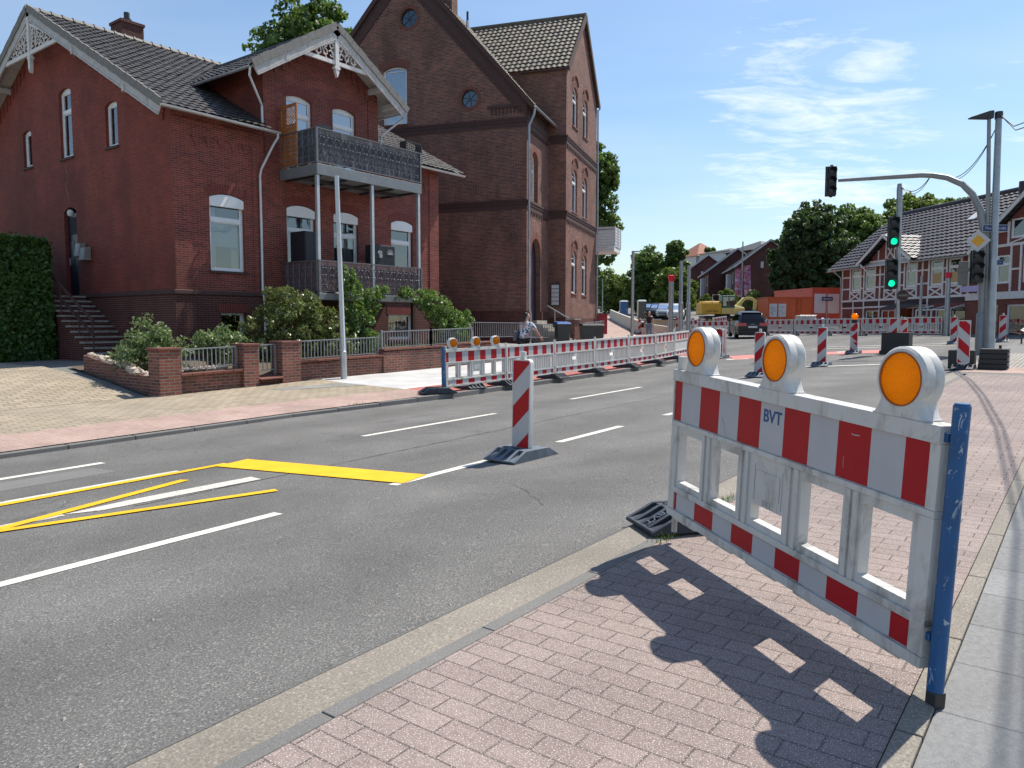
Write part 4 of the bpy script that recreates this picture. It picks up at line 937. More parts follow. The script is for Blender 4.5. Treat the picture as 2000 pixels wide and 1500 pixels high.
# string courses, friezes, gable edging, plinth
b = MB()
for z in (7.2, 10.93):
    for q, (z0, z1, pr_) in enumerate(((z - .32, z - .10, .03), (z - .098, z + .02, .06), (z + .022, z + .10, .09))):
        sw.slab(b, -pr_, DP, z0, z1, -pr_, .02); f0.slab(b, .021, 3.84, z0, z1, -pr_, .02); rs.slab(b, -.9 - pr_, -.1, z0, z1, -pr_, .02); f1.slab(b, 3.871, 11.3, z0, z1, -pr_, .02)
for z in (7.2, 10.93):
    for i in range(24): u = 4.0 + i * .3; f1.slab(b, u, u + .13, z - .48, z - .321, -.05, .02)
    for i in range(11): u = .35 + i * .3; f0.slab(b, u, u + .13, z - .48, z - .321, -.05, .02)
for i in range(20):
    u = .2 + i * .18
    if i < 9: sw.slab(b, u, u + .08, 11.25, 11.5, -.03, .02)
sw.slab(b, -.001, 1.9, 11.52, 11.66, -.07, .02)
for i in range(12): u = .1 + i * .3; f0.slab(b, u, u + .14, 11.0, 11.5, -.08, .02)
for a, c in ((0, 6.1), (12.2, 6.1)):
    d = 1 if c > a else -1
    b.hexa([sw.p(a, bz(a) - .75, -.05), sw.p(c, bz(c) - .9, -.05), sw.p(c, bz(c) - .9, .02), sw.p(a, bz(a) - .75, .02), sw.p(a, bz(a) - .02, -.05), sw.p(c, bz(c) - .02, -.05), sw.p(c, bz(c) - .02, .02), sw.p(a, bz(a) - .02, .02)])
b.hexa([sw.p(.3, bz(.3) - 1.0, -.025), sw.p(6.1, 17.6, -.025), sw.p(6.1, 17.6, .02), sw.p(.3, bz(.3) - 1.0, .02), sw.p(.3, bz(.3) - .76, -.025), sw.p(6.1, 17.84, -.025), sw.p(6.1, 17.84, .02), sw.p(.3, bz(.3) - .76, .02)])
b.build('string_course', M['trimdark'], H2, **bl)
b = MB(); sw.slab(b, -.06, DP, -.6, 2.2, -.06, .02); f0.slab(b, .021, .72, -.6, 2.2, -.06, .02); f0.slab(b, 2.38, 3.78, -.6, 2.2, -.06, .02); rs.slab(b, -.96, -.07, -.6, 1.9, -.06, .02); f1.slab(b, 3.871, 11.3, -.6, 1.9, -.06, .02)
b.build('plinth', M['plinthbrick'], H2, **bl)
s_ = MB()
SB = lambda nm: s_.build(nm, M['soldier_brown'], H2, **bl)
for h in sww: s_ = MB(); sw.arch_bricks(s_, h, .36); SB('brick_arch')
for h in hf: s_ = MB(); f0.arch_bricks(s_, h, .3); SB('brick_arch')
for h in hr: s_ = MB(); f1.arch_bricks(s_, h, .26); SB('brick_arch')
for h in hr:      # raised hood moulds
    s_ = MB(); P_ = outline(h['u0'] - .05, h['u1'] + .05, h['v0'], h['v1'] + .52, .42)[2:]
    for a, c in zip(P_[:-1], P_[1:]): f1.bars(s_, a, c, .09, -.07, .02)
    SB('hood_mould')
for h in rd: s_ = MB(); sw.round_window(H2, h, soldier=s_, **bl); SB('brick_ring')
sw.window(H2, sww[0], .12, .08, glass='bluishglass', sill='soldier_brown', **bl)
f0.window(H2, hf[0], .2, transom=8.9, sill='soldier_brown', **bl)
for h in hr: f1.window(H2, h, .09, transom=h['v1'] - .35, sill='soldier_brown', **bl)
P_ = outline(.76, 2.34, 1.76, 4.9, .77); b = MB(); b.prism(P_, lambda u, v, d: f0.p(u, v, d), .24, .29); dr = b.build('door', M['door_dark'], H2, **bl)
b = MB(); f0.slab(b, .8, 1.2, 1.8, 4.6, .20, .24); b.build('door_leaf', M['panelgrey'], dr, **bl)
b = MB(); rs.slab(b, -.62, -.15, 2.0 + .5, 3.65, -.09, -.001); lb = b.build('letterbox_panel', M['steeldark'], H2, **bl)
b = MB()
for i in range(5): rs.slab(b, -.58, -.19, 2.55 + i * .21, 2.73 + i * .21, -.10, -.091)
b.build('letterbox_flap', M['panelgrey'], lb, **bl)
# entrance steps with handrail
b = MB()
for i in range(6): b.box(.7, 2.5, -.3 - i * .29, -.02 - (i - 1) * .29 if i else -.02, -.2, 1.75 - i * .17)
b.build('steps', M['stone'], H2, **bl)
b = MB(); b.tube([(2.9, -.2, 2.5), (2.9, -2.2, 1.35)], .03, 6); b.tube([(2.9, -.6, 2.3), (2.9, -.6, .6)], .025, 6); b.tube([(2.9, -2.1, 1.4), (2.9, -2.1, .4)], .025, 6); b.build('handrail', M['galvlight'], H2, **bl)
# roofs
b = MB(); sl_ = math.hypot(6.1, AP - EV); Vs = (0, 6.1 / sl_, (AP - EV) / sl_)
tiles(b, (-.12, -.35, EV - .35 * (AP - EV) / 6.1), (1, 0, 0), Vs, 11.5, sl_ + .52, .26, .36, clip=lambda c: not (3.95 < c.x < 11.15 and c.y < 0.2))
tiles(b, (-.12, 12.55, EV - .35 * (AP - EV) / 6.1), (1, 0, 0), (0, -Vs[1], Vs[2]), 11.5, sl_ + .52, .26, .36, seg=2)
rf2 = b.build('roof', M['rooftile_brown'], H2, **bl)
b = MB(); l2 = math.hypot(ap2 - 3.85, 3.7); ux, uz = (ap2 - 3.85) / l2, 3.7 / l2
tiles(b, (3.72, -1.05, 14.32), (0, 1, 0), (ux, 0, uz), 7.4, l2 + .18, .28, .40, amp=.05, step=.05)
tiles(b, (11.38, -1.05, 14.32), (0, 1, 0), (-ux, 0, uz), 7.4, l2 + .18, .28, .40, seg=2)
b.tube([(ap2, -1.06, 18.2), (ap2, 6.3, 18.2)], .13, 8); b.build('cross_roof', M['rooftile_brown'], H2, **bl)
b = MB()
for a, c in (((3.72, 14.30), (ap2, 18.18)), ((11.38, 14.30), (ap2, 18.18))): b.beam((a[0], -1.06, a[1] - .06), (c[0], -1.06, c[1] - .06), .05, .3)
b.beam((3.72, -1.02, 14.26), (3.72, 1.5, 14.26), .1, .1); b.beam((-.15, -.36, EV - .42), (-.15, 6.1, AP + .02), .05, .2); b.beam((-.15, 12.56, EV - .42), (-.15, 6.1, AP + .02), .05, .2)
b.build('bargeboard', M['trimdark'], H2, **bl)
b = MB(); gutter(b, (-.1, -.42, EV - .4), (3.8, -.42, EV - .4), .08); b.build('gutter', M['galv'], H2, **bl)
b = MB(); b.tube([(-.02, -.40, EV - .45), (-.02, -.35, EV - .75), (-.0, -.12, EV - 1.2), (-.02, -.12, 2.3), (-.02, -.2, 2.0), (-.02, -.2, .4)], .055, 8); b.build('downpipe', M['galv'], H2, smooth=True, **bl); b = MB(); b.tube([(11.35, -.95, 14.2), (11.35, -1.0, 0.4)], .05, 8); b.build('downpipe', M['galv'], H2, smooth=True, **bl)
b = MB(); b.box(2.65, 3.4, 4.75, 5.45, 16.2, 20.8); b.box(2.55, 3.5, 4.65, 5.55, 20.81, 21.0); b.build('chimney', M['brownbrick'], H2, **bl)
b = MB(); b.tube([(3.0, 4.05, 15.8), (3.0, 4.05, 16.85)], .085, 8); b.tube([(3.0, 4.05, 16.85), (3.0, 4.05, 17.3)], .06, 8, 1); b.build('flue', [M['galvlight'], M['steeldark']], H2, **bl)
# white balcony on the far corner
b = MB(); b.box(11.26, 13.3, -2.0, .6, 5.9, 6.15); bb = b.build('balcony', M['curtain'], H2, **bl)
b = MB()
for i in range(7): z = 6.2 + i * .17; b.box(11.26, 13.3, -2.03, -2.0, z, z + .13); b.box(11.26, 11.29, -2.0, .6, z, z + .13); b.box(13.27, 13.3, -2.0, .6, z, z + .13)
for x in (11.3, 12.3, 13.25): b.box(x, x + .05, -2.06, -2.031, 6.15, 7.4)
b.build('balcony_railing', M['panelgrey'], bb, **bl)
# ------------------------------------------------------------------ timber framed house across the junction (x along the front, y inwards)
H3 = thing('timber_house', 'white timber framed house with red brick infill and shops below', 'house', (61.2, 15.3, 0), math.atan2(-.727, -.686))
w3 = Wall((0, 0), (1, 0), (0, 1)); wins = [(1.15, 2.25), (2.78, 3.88), (5.1, 6.15), (7.1, 8.15), (9.42, 10.5), (10.98, 12.05)]
hw_ = [dict(u0=a, u1=c, v0=3.98, v1=5.55) for a, c in wins]
g0 = [dict(u0=2.85, u1=4.4, v0=.9, v1=2.55), dict(u0=4.6, u1=6.1, v0=.9, v1=2.55), dict(u0=6.4, u1=9.2, v0=.9, v1=2.7), dict(u0=9.9, u1=12.5, v0=.55, v1=2.7)]
b = MB(); w3.fill(b, 0, 13, 3.3, 5.95, hw_); w3.fill(b, 0, 13, .2, 3.2, g0, .3); Wall((0, 0), (0, 1), (1, 0)).fill(b, 0, 10, .2, lambda y: 5.95 + min(y, 10 - y) * .74, [], kinks=[5]); Wall((0, 10), (1, 0), (0, -1)).fill(b, 0, 22, .2, 5.9, [])
b.build('wall', M['timberinfill'], H3, **bl)
b = MB(); w3.slab(b, 0, 13, 3.2, 3.34, -.08, .05); w3.slab(b, 0, 13, 5.78, 5.95, -.06, .05)
ups = sorted([.08, 12.92] + [x for a, c in wins for x in (a - .08, c + .08)] + [4.5, 6.6, 8.75])
for u in ups: w3.slab(b, u - .06, u + .06, 3.341, 5.779, -.05, .05)
for a, c in wins: w3.slab(b, a - .019, c + .019, 3.84, 3.96, -.05, .05); w3.bars(b, (a, 3.36), (c, 3.83), .1, -.04, .05); w3.bars(b, (a, 3.83), (c, 3.36), .1, -.046, .05)
segs = [(.141, 1.009), (2.391, 2.639), (4.021, 4.439), (4.561, 4.959), (6.291, 6.539), (6.661, 6.959), (8.291, 8.689), (8.811, 9.279), (10.641, 10.839), (12.191, 12.859)]
for a, c in segs:
    for z in (4.15, 5.0): w3.slab(b, a, c, z - .05, z + .05, -.05, .05)
w3.slab(b, 0, 2.8, 2.7, 2.8, -.05, .05); w3.slab(b, 2.78, 9.3, 2.72, 2.84, -.05, .05)
for u in (.1, 1.5, 2.75, 4.5, 6.25, 9.3): w3.slab(b, u - .06, u + .06, .6, 3.19, -.055, .05)
b.build('timber_frame', M['timberwhite'], H3, **bl)
for i, h in enumerate(hw_): w3.window(H3, h, .04, .09, transom=5.05, sill=None, curt=[(h['u0'] + .15, h['u1'] - .15, 4.05, 4.4)] if i < 4 else None, tilt=(4.1, 4.95) if i in (1, 3) else None, **bl)
for i in (4, 5): b = MB(); a = hw_[i]; w3.slab(b, a['u0'] + .12, a['u1'] - .12, 4.08, 4.75, .075, .08); b.build('panel', M['ochre'], H3, **bl)
for h in g0: w3.window(H3, h, .1, .08, mull=[((h['u0'] + h['u1']) / 2, h['v0'], h['v1'])], sill=None, kind='shop_window', glass='carglass', **bl)
b = MB(); w3.slab(b, 0, 13, 2.86, 3.19, -.03, .02); b.build('shop_fascia', M['trimdark'], H3, **bl)
b = MB(); q = [w3.p(6.4, 2.6, -1.5), w3.p(9.2, 2.6, -1.5), w3.p(9.2, 3.0, -.05), w3.p(6.4, 3.0, -.05)]; b.hexa([v - Vector((0, 0, .03)) for v in q] + q); b.build('awning', M['steeldark'], H3, **bl)
b = MB()
for u in (9.85, 11.2, 12.5): b.beam(w3.p(u, 2.75, -.02), w3.p(u, 2.45, -1.2), .06, .06); b.beam(w3.p(u, .4, -1.2), w3.p(u, 2.45, -1.2), .07, .07)
b.beam(w3.p(9.85, 2.45, -1.2), w3.p(12.5, 2.45, -1.2), .07, .07); b.beam(w3.p(9.85, 1.0, -1.2), w3.p(11.2, 1.0, -1.2), .06, .06); pc = b.build('porch', M['timberwhite'], H3, **bl)
b = MB(); b.face([w3.p(9.9, 2.72, -.03), w3.p(12.5, 2.72, -.03), w3.p(12.5, 2.49, -1.15), w3.p(9.9, 2.49, -1.15)]); b.build('porch_glass', M['glass'], pc, **bl)
# main roof, small middle gable
gx = 19.3
b = MB(); lr = math.hypot(5, 3.75); tiles(b, (-1.0, -.6, 5.62), (1, 0, 0), (0, 5 / lr, 3.75 / lr), 23, lr + .8, .42, .42, amp=.05, step=.06, clip=lambda c: not (3.6 < c.x < 8.1 and c.y < .1) and not (c.x > 13.6 and c.z < 5.62 + (5.75 - abs(c.x - gx)) * .734 - .1))
tiles(b, (-1.0, 10.6, 5.62), (1, 0, 0), (0, -5 / lr, 3.75 / lr), 23, lr + .8, .42, .42, seg=2)
b.tube([(-1, 5.03, 9.95), (22, 5.03, 9.95)], .13, 8)
rf3 = b.build('roof', M['rooftile_slate'], H3, **bl)
b = MB(); b.hexa([(-.98, -.55, 5.55), (13.1, -.55, 5.55), (13.1, 5, 9.73), (-.98, 5, 9.73), (-.98, -.55, 5.6), (13.1, -.55, 5.6), (13.1, 5, 9.78), (-.98, 5, 9.78)]); b.build('soffit', M['timberwhite'], rf3, **bl)
for x, y in ((1.2, 2.0), (9.2, 2.6), (12.2, 2.2)):
    b = MB(); z = 5.62 + (y + .6) * .75 + .1; b.hexa([(x, y, z), (x + .7, y, z), (x + .7, y + .75, z + .56), (x, y + .75, z + .56), (x, y - .03, z + .06), (x + .7, y - .03, z + .06), (x + .7, y + .72, z + .62), (x, y + .72, z + .62)]); b.build('skylight', M['panelgrey'], rf3, **bl)
b = MB(); b.tube([(11.6, 4.3, 9.3), (11.6, 4.3, 10.2)], .2, 8); b.build('roof_vent', M['steeldark'], rf3, **bl)
gm = 5.85
def gz3(u): return 5.85 + (2.75 - abs(u - gm)) * .62
b = MB(); w4 = Wall((0, -.25), (1, 0), (0, 1)); w4.fill(b, 3.9, 7.8, 5.9, lambda u: gz3(u) - .1, [], kinks=[gm]); b.build('gable_wall', M['timberinfill'], H3, **bl)
b = MB()
for u in (4.6, 5.4, 6.3, 7.1): w4.slab(b, u - .05, u + .05, 5.95, gz3(u) - .15, -.05, .03)
w4.slab(b, 3.7, 8.0, 5.85, 5.96, -.06, .03); w4.bars(b, (5.45, 6.0), (6.25, 6.9), .09, -.04, .03); w4.bars(b, (6.25, 6.0), (5.45, 6.9), .09, -.045, .03)
for sg in (-1, 1): b.beam((gm + sg * 2.1, -.3, 5.0), (gm + sg * 2.5, -.8, 5.75), .1, .1)
for sg in (-1, 1): b.beam((gm + sg * 2.85, -.9, 5.72), (gm, -.9, 7.5), .06, .2)
b.build('gable_frame', M['timberwhite'], H3, **bl)
b = MB(); l4 = math.hypot(2.9, 1.8)
tiles(b, (gm - 2.95, -.95, 5.75), (0, 1, 0), (2.9 / l4, 0, 1.8 / l4), 4.3, l4, .42, .42, amp=.05, step=.06); tiles(b, (gm + 2.95, -.95, 5.75), (0, 1, 0), (-2.9 / l4, 0, 1.8 / l4), 4.3, l4, .42, .42, amp=.05, step=.06)
b.build('gable_roof', M['rooftile_slate'], H3, **bl)
b = MB(); gutter(b, (-1, -.65, 5.56), (2.9, -.65, 5.56), .07); b.build('gutter', M['galv'], H3, **bl); b = MB(); gutter(b, (8.8, -.65, 5.56), (13.1, -.65, 5.56), .07); b.build('gutter', M['galv'], H3, **bl)
b = MB(); b.tube([(-.2, -.6, 5.5), (.03, -.12, 5.0), (.03, -.12, .4)], .05, 8); b.build('downpipe', M['galv'], H3, **bl)
# right wing with its own gable
gx = 19.3
def gw3(u): return 5.9 + (5.35 - abs(u - gx)) * .733
w5 = Wall((0, -.35), (1, 0), (0, 1)); h5 = [dict(u0=15.1, u1=16.05, v0=3.8, v1=5.35), dict(u0=16.9, u1=17.9, v0=3.8, v1=5.35), dict(u0=16.0, u1=17.0, v0=6.2, v1=7.25)]; g5 = [dict(u0=13.9, u1=15.35, v0=.6, v1=2.65), dict(u0=15.9, u1=19, v0=.6, v1=2.65)]
b = MB(); w5.fill(b, 13, 22, 3.3, lambda u: gw3(u) - .1, h5, .2, kinks=[gx]); w5.fill(b, 13, 22, .2, 3.2, g5, .3); Wall((13, 0), (0, 1), (1, 0)).fill(b, -.35, .3, .2, 6.0, []); b.build('wing_wall', M['timberinfill'], H3, **bl)
b = MB(); w5.slab(b, 13, 22, 2.95, 3.35, -.10, .05); w5.slab(b, 13, 22, 5.8, 5.95, -.06, .05)
for u in (13.1, 13.9, 15.0, 16.15, 16.8, 18.0, 19.2): w5.slab(b, u - .06, u + .06, 3.351, 5.799, -.05, .05)
for u in (14.2, 15.0, 15.9, 17.1, 18.4): w5.slab(b, u - .06, u + .06, 5.951, gw3(u) - .2, -.05, .05)
for z in (4.5,): w5.slab(b, 13.161, 13.839, z, z + .1, -.05, .05); w5.slab(b, 13.961, 14.939, z, z + .1, -.05, .05); w5.slab(b, 16.211, 16.739, z, z + .1, -.05, .05)
for z in (6.6,): w5.slab(b, 14.261, 14.939, z, z + .1, -.05, .05); w5.slab(b, 15.061, 15.839, z, z + .1, -.05, .05)
w5.bars(b, (16.0, 5.96), (17.0, 6.18), .07, -.04, .05)
for sg in (-1,): b.beam((gx - 5.75, -.9, 5.6), (gx, -.9, 9.82), .06, .25)
b.build('wing_frame', M['timberwhite'], H3, **bl)
for i, h in enumerate(h5): w5.window(H3, h, .04, .09, transom=h['v1'] - .5 if i < 2 else None, sill=None, tilt=(3.9, 4.8) if i == 0 else None, **bl)
for h in g5: w5.window(H3, h, .1, .09, sill=None, kind='shop_window', glass='carglass', **bl)
b = MB(); l5 = math.hypot(5.75, 4.22); tiles(b, (gx - 5.75, -.95, 5.62), (0, 1, 0), (5.75 / l5, 0, 4.22 / l5), 11, l5, .42, .42, amp=.05, step=.06); tiles(b, (gx + 5.75, -.95, 5.62), (0, 1, 0), (-5.75 / l5, 0, 4.22 / l5), 11, l5, .42, .42, seg=2); b.build('wing_roof', M['rooftile_slate'], H3, **bl)
b = MB(); w5.slab(b, 14.0, 15.2, .95, 1.5, .18, .2); w5.slab(b, 14.35, 14.75, 1.9, 2.45, .18, .2); b.build('shop_poster', M['curtain'], H3, **bl)
b = MB(); w5.slab(b, 14.8, 15.3, 1.6, 2.6, .21, .22); b.build('shop_poster', M['bannerred'], H3, **bl)
b = MB(); w5.slab(b, 13.2, 15.0, 3.42, 3.75, -.6, -.54); b.build('shop_sign', M['lilac'], H3, **bl)
b = MB(); 
for h in (0,): 
    for k in range(20): a = 2 * math.pi * k / 20; c = 2 * math.pi * (k + 1) / 20; w5.bars(b, (14.55 + .2 * math.cos(a), 2.17 + .2 * math.sin(a)), (14.55 + .2 * math.cos(c), 2.17 + .2 * math.sin(c)), .03, .17, .178)
b.build('ring_emblem', M['door_dark'], H3, **bl)
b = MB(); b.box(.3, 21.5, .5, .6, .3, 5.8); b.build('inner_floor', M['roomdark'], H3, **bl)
# ------------------------------------------------------------------ site furniture: barriers, lamps, feet, delineators
def clip_poly(poly, f):
    out = []
    for i in range(len(poly)):
        a, c = poly[i], poly[(i + 1) % len(poly)]; fa, fc = f(a), f(c)
        if fa >= 0: out.append(a)
        if (fa >= 0) != (fc >= 0): k = fa / (fa - fc); out.append((a[0] + (c[0] - a[0]) * k, a[1] + (c[1] - a[1]) * k))
    return out
def stripes_v(b, x0, x1, z0, z1, y, edges, first_red=True):
    """upright red and white fields"""
    e_ = [x0] + list(edges) + [x1]
    for i in range(len(e_) - 1): b.face([(e_[i], y, z0), (e_[i + 1], y, z0), (e_[i + 1], y, z1), (e_[i], y, z1)], (i % 2) ^ (0 if first_red else 1), (0, -1, 0))
def film(b, x0, x1, z0, z1, y, rise, pitch, phase, mode='/'):
    """slanting red and white fields on a delineator face"""
    n0 = -6
    for k in range(-8, 14):
        for col in (0, 1):
            a = phase + k * pitch + col * pitch / 2; c = a + pitch / 2
            P_ = [(x0, z0), (x1, z0), (x1, z1), (x0, z1)]
            if mode == '/': fn = lambda p: p[1] - (p[0] - x0) * rise
            elif mode == '\\': fn = lambda p: p[1] + (p[0] - x0) * rise
            else: fn = lambda p: p[1] - abs(p[0] - (x0 + x1) / 2) * rise * 0 - (abs(p[1] * 0)) 
            P_ = clip_poly(P_, lambda p: fn(p) - a); P_ = clip_poly(P_, lambda p: c - fn(p)) if P_ else P_
            if len(P_) > 2: b.face([(u, y, v) for u, v in P_], col, (0, -1, 0))
# ---- rubber foot (long axis along local x, ribs on the sloping ends)
def make_foot(name, label, mat_='rubber', group=None):
    t_ = thing(name, label, 'barrier foot', group=group); L_, W_, H_ = .82, .46, .125
    b = MB(); f = lambda u, v, d: (u, d, v)
    prof = lambda k: [(-L_ / 2, 0), (L_ / 2, 0), (L_ / 2, .022), (L_ / 2 - .20, H_ - k), (-L_ / 2 + .20, H_ - k), (-L_ / 2, .022)]
    b.prism(prof(.055), f, -W_ / 2 + .03, W_ / 2 - .03)
    for y0, y1 in ((-.23, -.195), (-.125, -.085), (-.02, .02), (.085, .125), (.195, .23)): b.prism(prof(0), f, y0, y1)
    b.box(-.19, .19, -.192, .192, .05, H_ - .004)
    b.box(-L_ / 2, -L_ / 2 + .03, -.192, .192, .0, .03); b.box(L_ / 2 - .03, L_ / 2, -.192, .192, .0, .03)
    b.build('base', M[mat_], t_, local=True, bevel=.006)
    b = MB()
    for x in (-.12, 0, .12): b.box(x - .028, x + .028, -.03, .03, H_ - .003, H_ + .004)
    for x in (-.12, .12): b.box(x - .03, x + .03, .1, .16, H_ - .003, H_ + .003)
    b.build('socket', M['blackplastic'], t_, local=True)
    return t_
foot0 = make_foot('barrier_foot', 'black rubber foot with raised letters under the far end of the big foreground barrier')
# ---- big foreground barrier: local x from its far end to its near end, y away from the camera side
e1 = Vector((-.616, -.786, -.042)).normalized(); nn = Vector((.788, -.616, -.02)).normalized(); e2 = e1.cross(nn).normalized(); nn = e2.cross(e1)
MW = Matrix(((e1.x, nn.x, e2.x, 4.642), (e1.y, nn.y, e2.y, 2.208), (e1.z, nn.z, e2.z, .302), (0, 0, 0, 1)))
LN, HT = 2.2, .96
bays = [(.095, .385), (.52, .80), (.945, 1.245), (1.375, 1.675), (1.80, 2.085)]
def window_panel(name, label, group=None, text=True):
    t_ = thing(name, label, 'barrier', group=group)
    b = MB(); wl = Wall((0, 0), (1, 0), (0, 1)); hs = [dict(u0=a, u1=c, v0=.235, v1=.555) for a, c in bays]; hs[2] = dict(u0=.95, u1=1.235, v0=.235, v1=.33)
    wl.fill(b, 0, LN, 0.02, HT - .03, hs, .055)
    wb = Wall((0, .055), (1, 0), (0, -1)); wb.fill(b, 0, LN, .02, HT - .03, hs, 0.0)
    # rails and uprights standing proud of the sheet on both faces
    for z0, z1, p_ in ((HT - .07, HT, .022), (.60, .628, .014), (.166, .20, .014), (0, .045, .018)): b.box(0, LN, -p_, .055 + p_, z0, z1)
    for x in (.0, LN - .075): b.box(x, x + .075, -.012, .067, .046, .599); 
    for x in (.405, .465, .822, .885, 1.265, 1.325, 1.70, 1.75): b.box(x, x + .03, -.012, .067, .201, .599)
    b.box(0, .012, -.012, .067, .629, HT - .071); b.box(LN - .05, LN, -.012, .067, .629, HT - .071)
    for i in range(5): b.box(.08 + i * .43, .36 + i * .43, -.005, .06, -.018, -.001)
    for x in (.97, 1.215): b.box(x, x + .006, -.004, -.0005, .35, .55)
    b.build('panel_frame', M['whiteplastic'], t_, local=True, bevel=.007, seg=2)
    ed = [.104, .344, .568, .777, .993, 1.202, 1.406, 1.611, 1.821, 2.016]; fs = MB(); stripes_v(fs, .014, LN - .055, .632, HT - .074, -.003, ed); stripes_v(fs, .014, LN - .055, .632, HT - .074, .059, ed)
    fs.build('striped_band', [M['redfilm'], M['whitefilm']], t_, local=True)
    fs = MB(); stripes_v(fs, .014, LN - .055, .05, .160, -.003, ed); stripes_v(fs, .014, LN - .055, .05, .160, .059, ed); fs.build('striped_band', [M['redfilm'], M['whitefilm']], t_, local=True)
    b = MB(); b.box(.985, 1.20, -.004, -.0006, .385, .52); b.build('name_plate', M['whiteplastic'], t_, local=True, bevel=.0015)
    if text:
        lettering('BVT', .046, M['embossed'], t_, upright(1.095, -.0008, .352))
    b = MB(); b.tube([(.035, .028, -.12), (.035, .028, .0)], .02, 8); b.build('peg', M['galv'], t_, local=True, smooth=True); b = MB(); b.tube([(.035, .028, HT - .002), (.035, .028, HT + .085)], .033, 14); b.build('peg', M['whiteplastic'], t_, local=True, smooth=True)
    return t_
bar0 = window_panel('traffic_barrier', 'large foreground red and white barrier with window openings and a blue end post', text=True); bar0.matrix_world = MW
lettering('BVT', .093, M['inkblue'], bar0, upright(1.100, -.0042, .815), ext=.0004, bold=.0018)
b = MB(); b.tube([(LN + .042, .028, -.07), (LN + .042, .028, 1.045)], .031, 20); b.tube([(LN + .042, .028, 1.045), (LN + .042, .028, 1.052)], .027, 20); b.box(LN, LN + .02, .0, .055, .9, .935); b.box(LN, LN + .02, .0, .055, .12, .15)
bp = b.build('end_post', M['bluepost'], bar0, local=True, smooth=True)
b = MB(); b.box(LN + .022, LN + .074, .002, .054, -.165, -.069); b.build('post_foot', M['steeldark'], bp, local=True, bevel=.006)
# scratches and scuffs on the film
b = MB()
for p in ([(.60, .74), (.63, .70), (.655, .64)], [(1.66, .73), (1.662, .68)], [(1.70, .84), (1.72, .838), (1.75, .841)]):
    for a, c in zip(p[:-1], p[1:]): b.beam((a[0], -.0035, a[1]), (c[0], -.0035, c[1]), .001, .005)
b.build('scuff', M['embossed'], bar0, local=True)
foot0.matrix_world = Matrix.Translation(Vector((4.642, 2.208, 0)) - e1 * .30 + nn * .33) @ Matrix.Rotation(math.atan2(nn.y, nn.x), 4, 'Z')
p_ = foot0.matrix_world.translation; foot0.location.z = gz(p_.x, min(p_.y, 2.5)) + .015
lettering('BVT', .09, M['rubberlight'], foot0, Matrix.Translation((-.31, .055 - .11, .078)) @ Matrix.Rotation(R(0), 4, 'Z') @ Matrix.Rotation(R(-27), 4, 'Y') @ Matrix.Rotation(R(180), 4, 'Z'), ext=.004)
# ---- warning lamp: stands at local z=0, lenses facing local -y and +y
def make_lamp(label, group):
    t_ = thing('warning_lamp', label, 'warning lamp', group=group); cz_, ro, ri = .150, .132, .111; D_ = .050
    out = []
    for k in range(25): a = R(-52) + R(284) * k / 24; out.append((ro * math.cos(a), cz_ + ro * math.sin(a)))
    # outline runs round the top, then down the waisted neck to the base
    pts = [(.135, 0.0), (.118, .02), (.103, .045)] + [q for q in out if q[1] > .050] + [(-.103, .045), (-.118, .02), (-.135, 0.0), (-.09, 0.0), (-.045, 0.0), (0.0, 0.0), (.045, 0.0), (.09, 0.0)]
    inn = []
    cx_ = [(p[0], p[1] - cz_) for p in pts]
    for u, v in cx_: r_ = math.hypot(u, v); inn.append((u / r_ * ri, cz_ + v / r_ * ri))
    b = MB(); n = len(pts)
    prof = [(-D_, .93), (-D_ * .8, 1.0), (-.004, 1.0), (0, .985), (.004, 1.0), (D_ * .8, 1.0), (D_, .93)]
    rows = []
    for y, k in prof: rows.append([((u) * k, y, cz_ + (v - cz_) * k if v > .02 else v) for u, v in pts])
    V_ = [p for r_ in rows for p in r_]; F_ = []
    for i in range(len(rows) - 1):
        for k in range(n): k2 = (k + 1) % n; F_.append((i * n + k, i * n + k2, (i + 1) * n + k2, (i + 1) * n + k))
    b.mesh(V_, F_)
    for y, row in ((-D_, rows[0]), (D_, rows[-1])):
        m0 = len(b.v); b.v += [Vector(p) for p in row] + [Vector((u, y, v)) for u, v in inn] + [Vector((u, y * .72, v)) for u, v in inn]
        for k in range(n):
            k2 = (k + 1) % n; b.f.append((m0 + k, m0 + k2, m0 + n + k2, m0 + n + k)); b.f.append((m0 + n + k, m0 + n + k2, m0 + 2 * n + k2, m0 + 2 * n + k)); b.m += [0, 0]
    b.build('housing', M['whiteplastic'], t_, local=True, smooth=True, fixn=True)
    for sg in (-1, 1):
        b = MB(); b.lathe([(0.0, sg * (D_ + .008)), (.03, sg * (D_ + .0075)), (.06, sg * (D_ + .005)), (.085, sg * (D_ + .001)), (.1035, sg * (D_ - .004))], (0, 0, cz_), 40, 'y'); ln = b.build('lens', M['amber'], t_, local=True, smooth='all')
        b = MB(); b.lathe([(.1035, sg * (D_ - .005)), (.105, sg * (D_ + .003)), (.110, sg * (D_ + .003)), (.1115, sg * (D_ - .012))], (0, 0, cz_), 40, 'y'); b.build('rim', M['amberrim'], ln, local=True, smooth='all')
    b = MB(); b.box(-.135, .135, -.05, .05, -.004, .004); b.build('foot_plate', M['whiteplastic'], t_, local=True, bevel=.003)
    return t_
G_L = 'amber warning lamps on the barriers'
lamp0 = make_lamp('amber warning lamp on the far end of the big foreground barrier', G_L)
lspots = [(.285, ''), (1.112, 'amber warning lamp on the middle of the big foreground barrier'), (1.975, 'amber warning lamp beside the blue post of the big foreground barrier')]
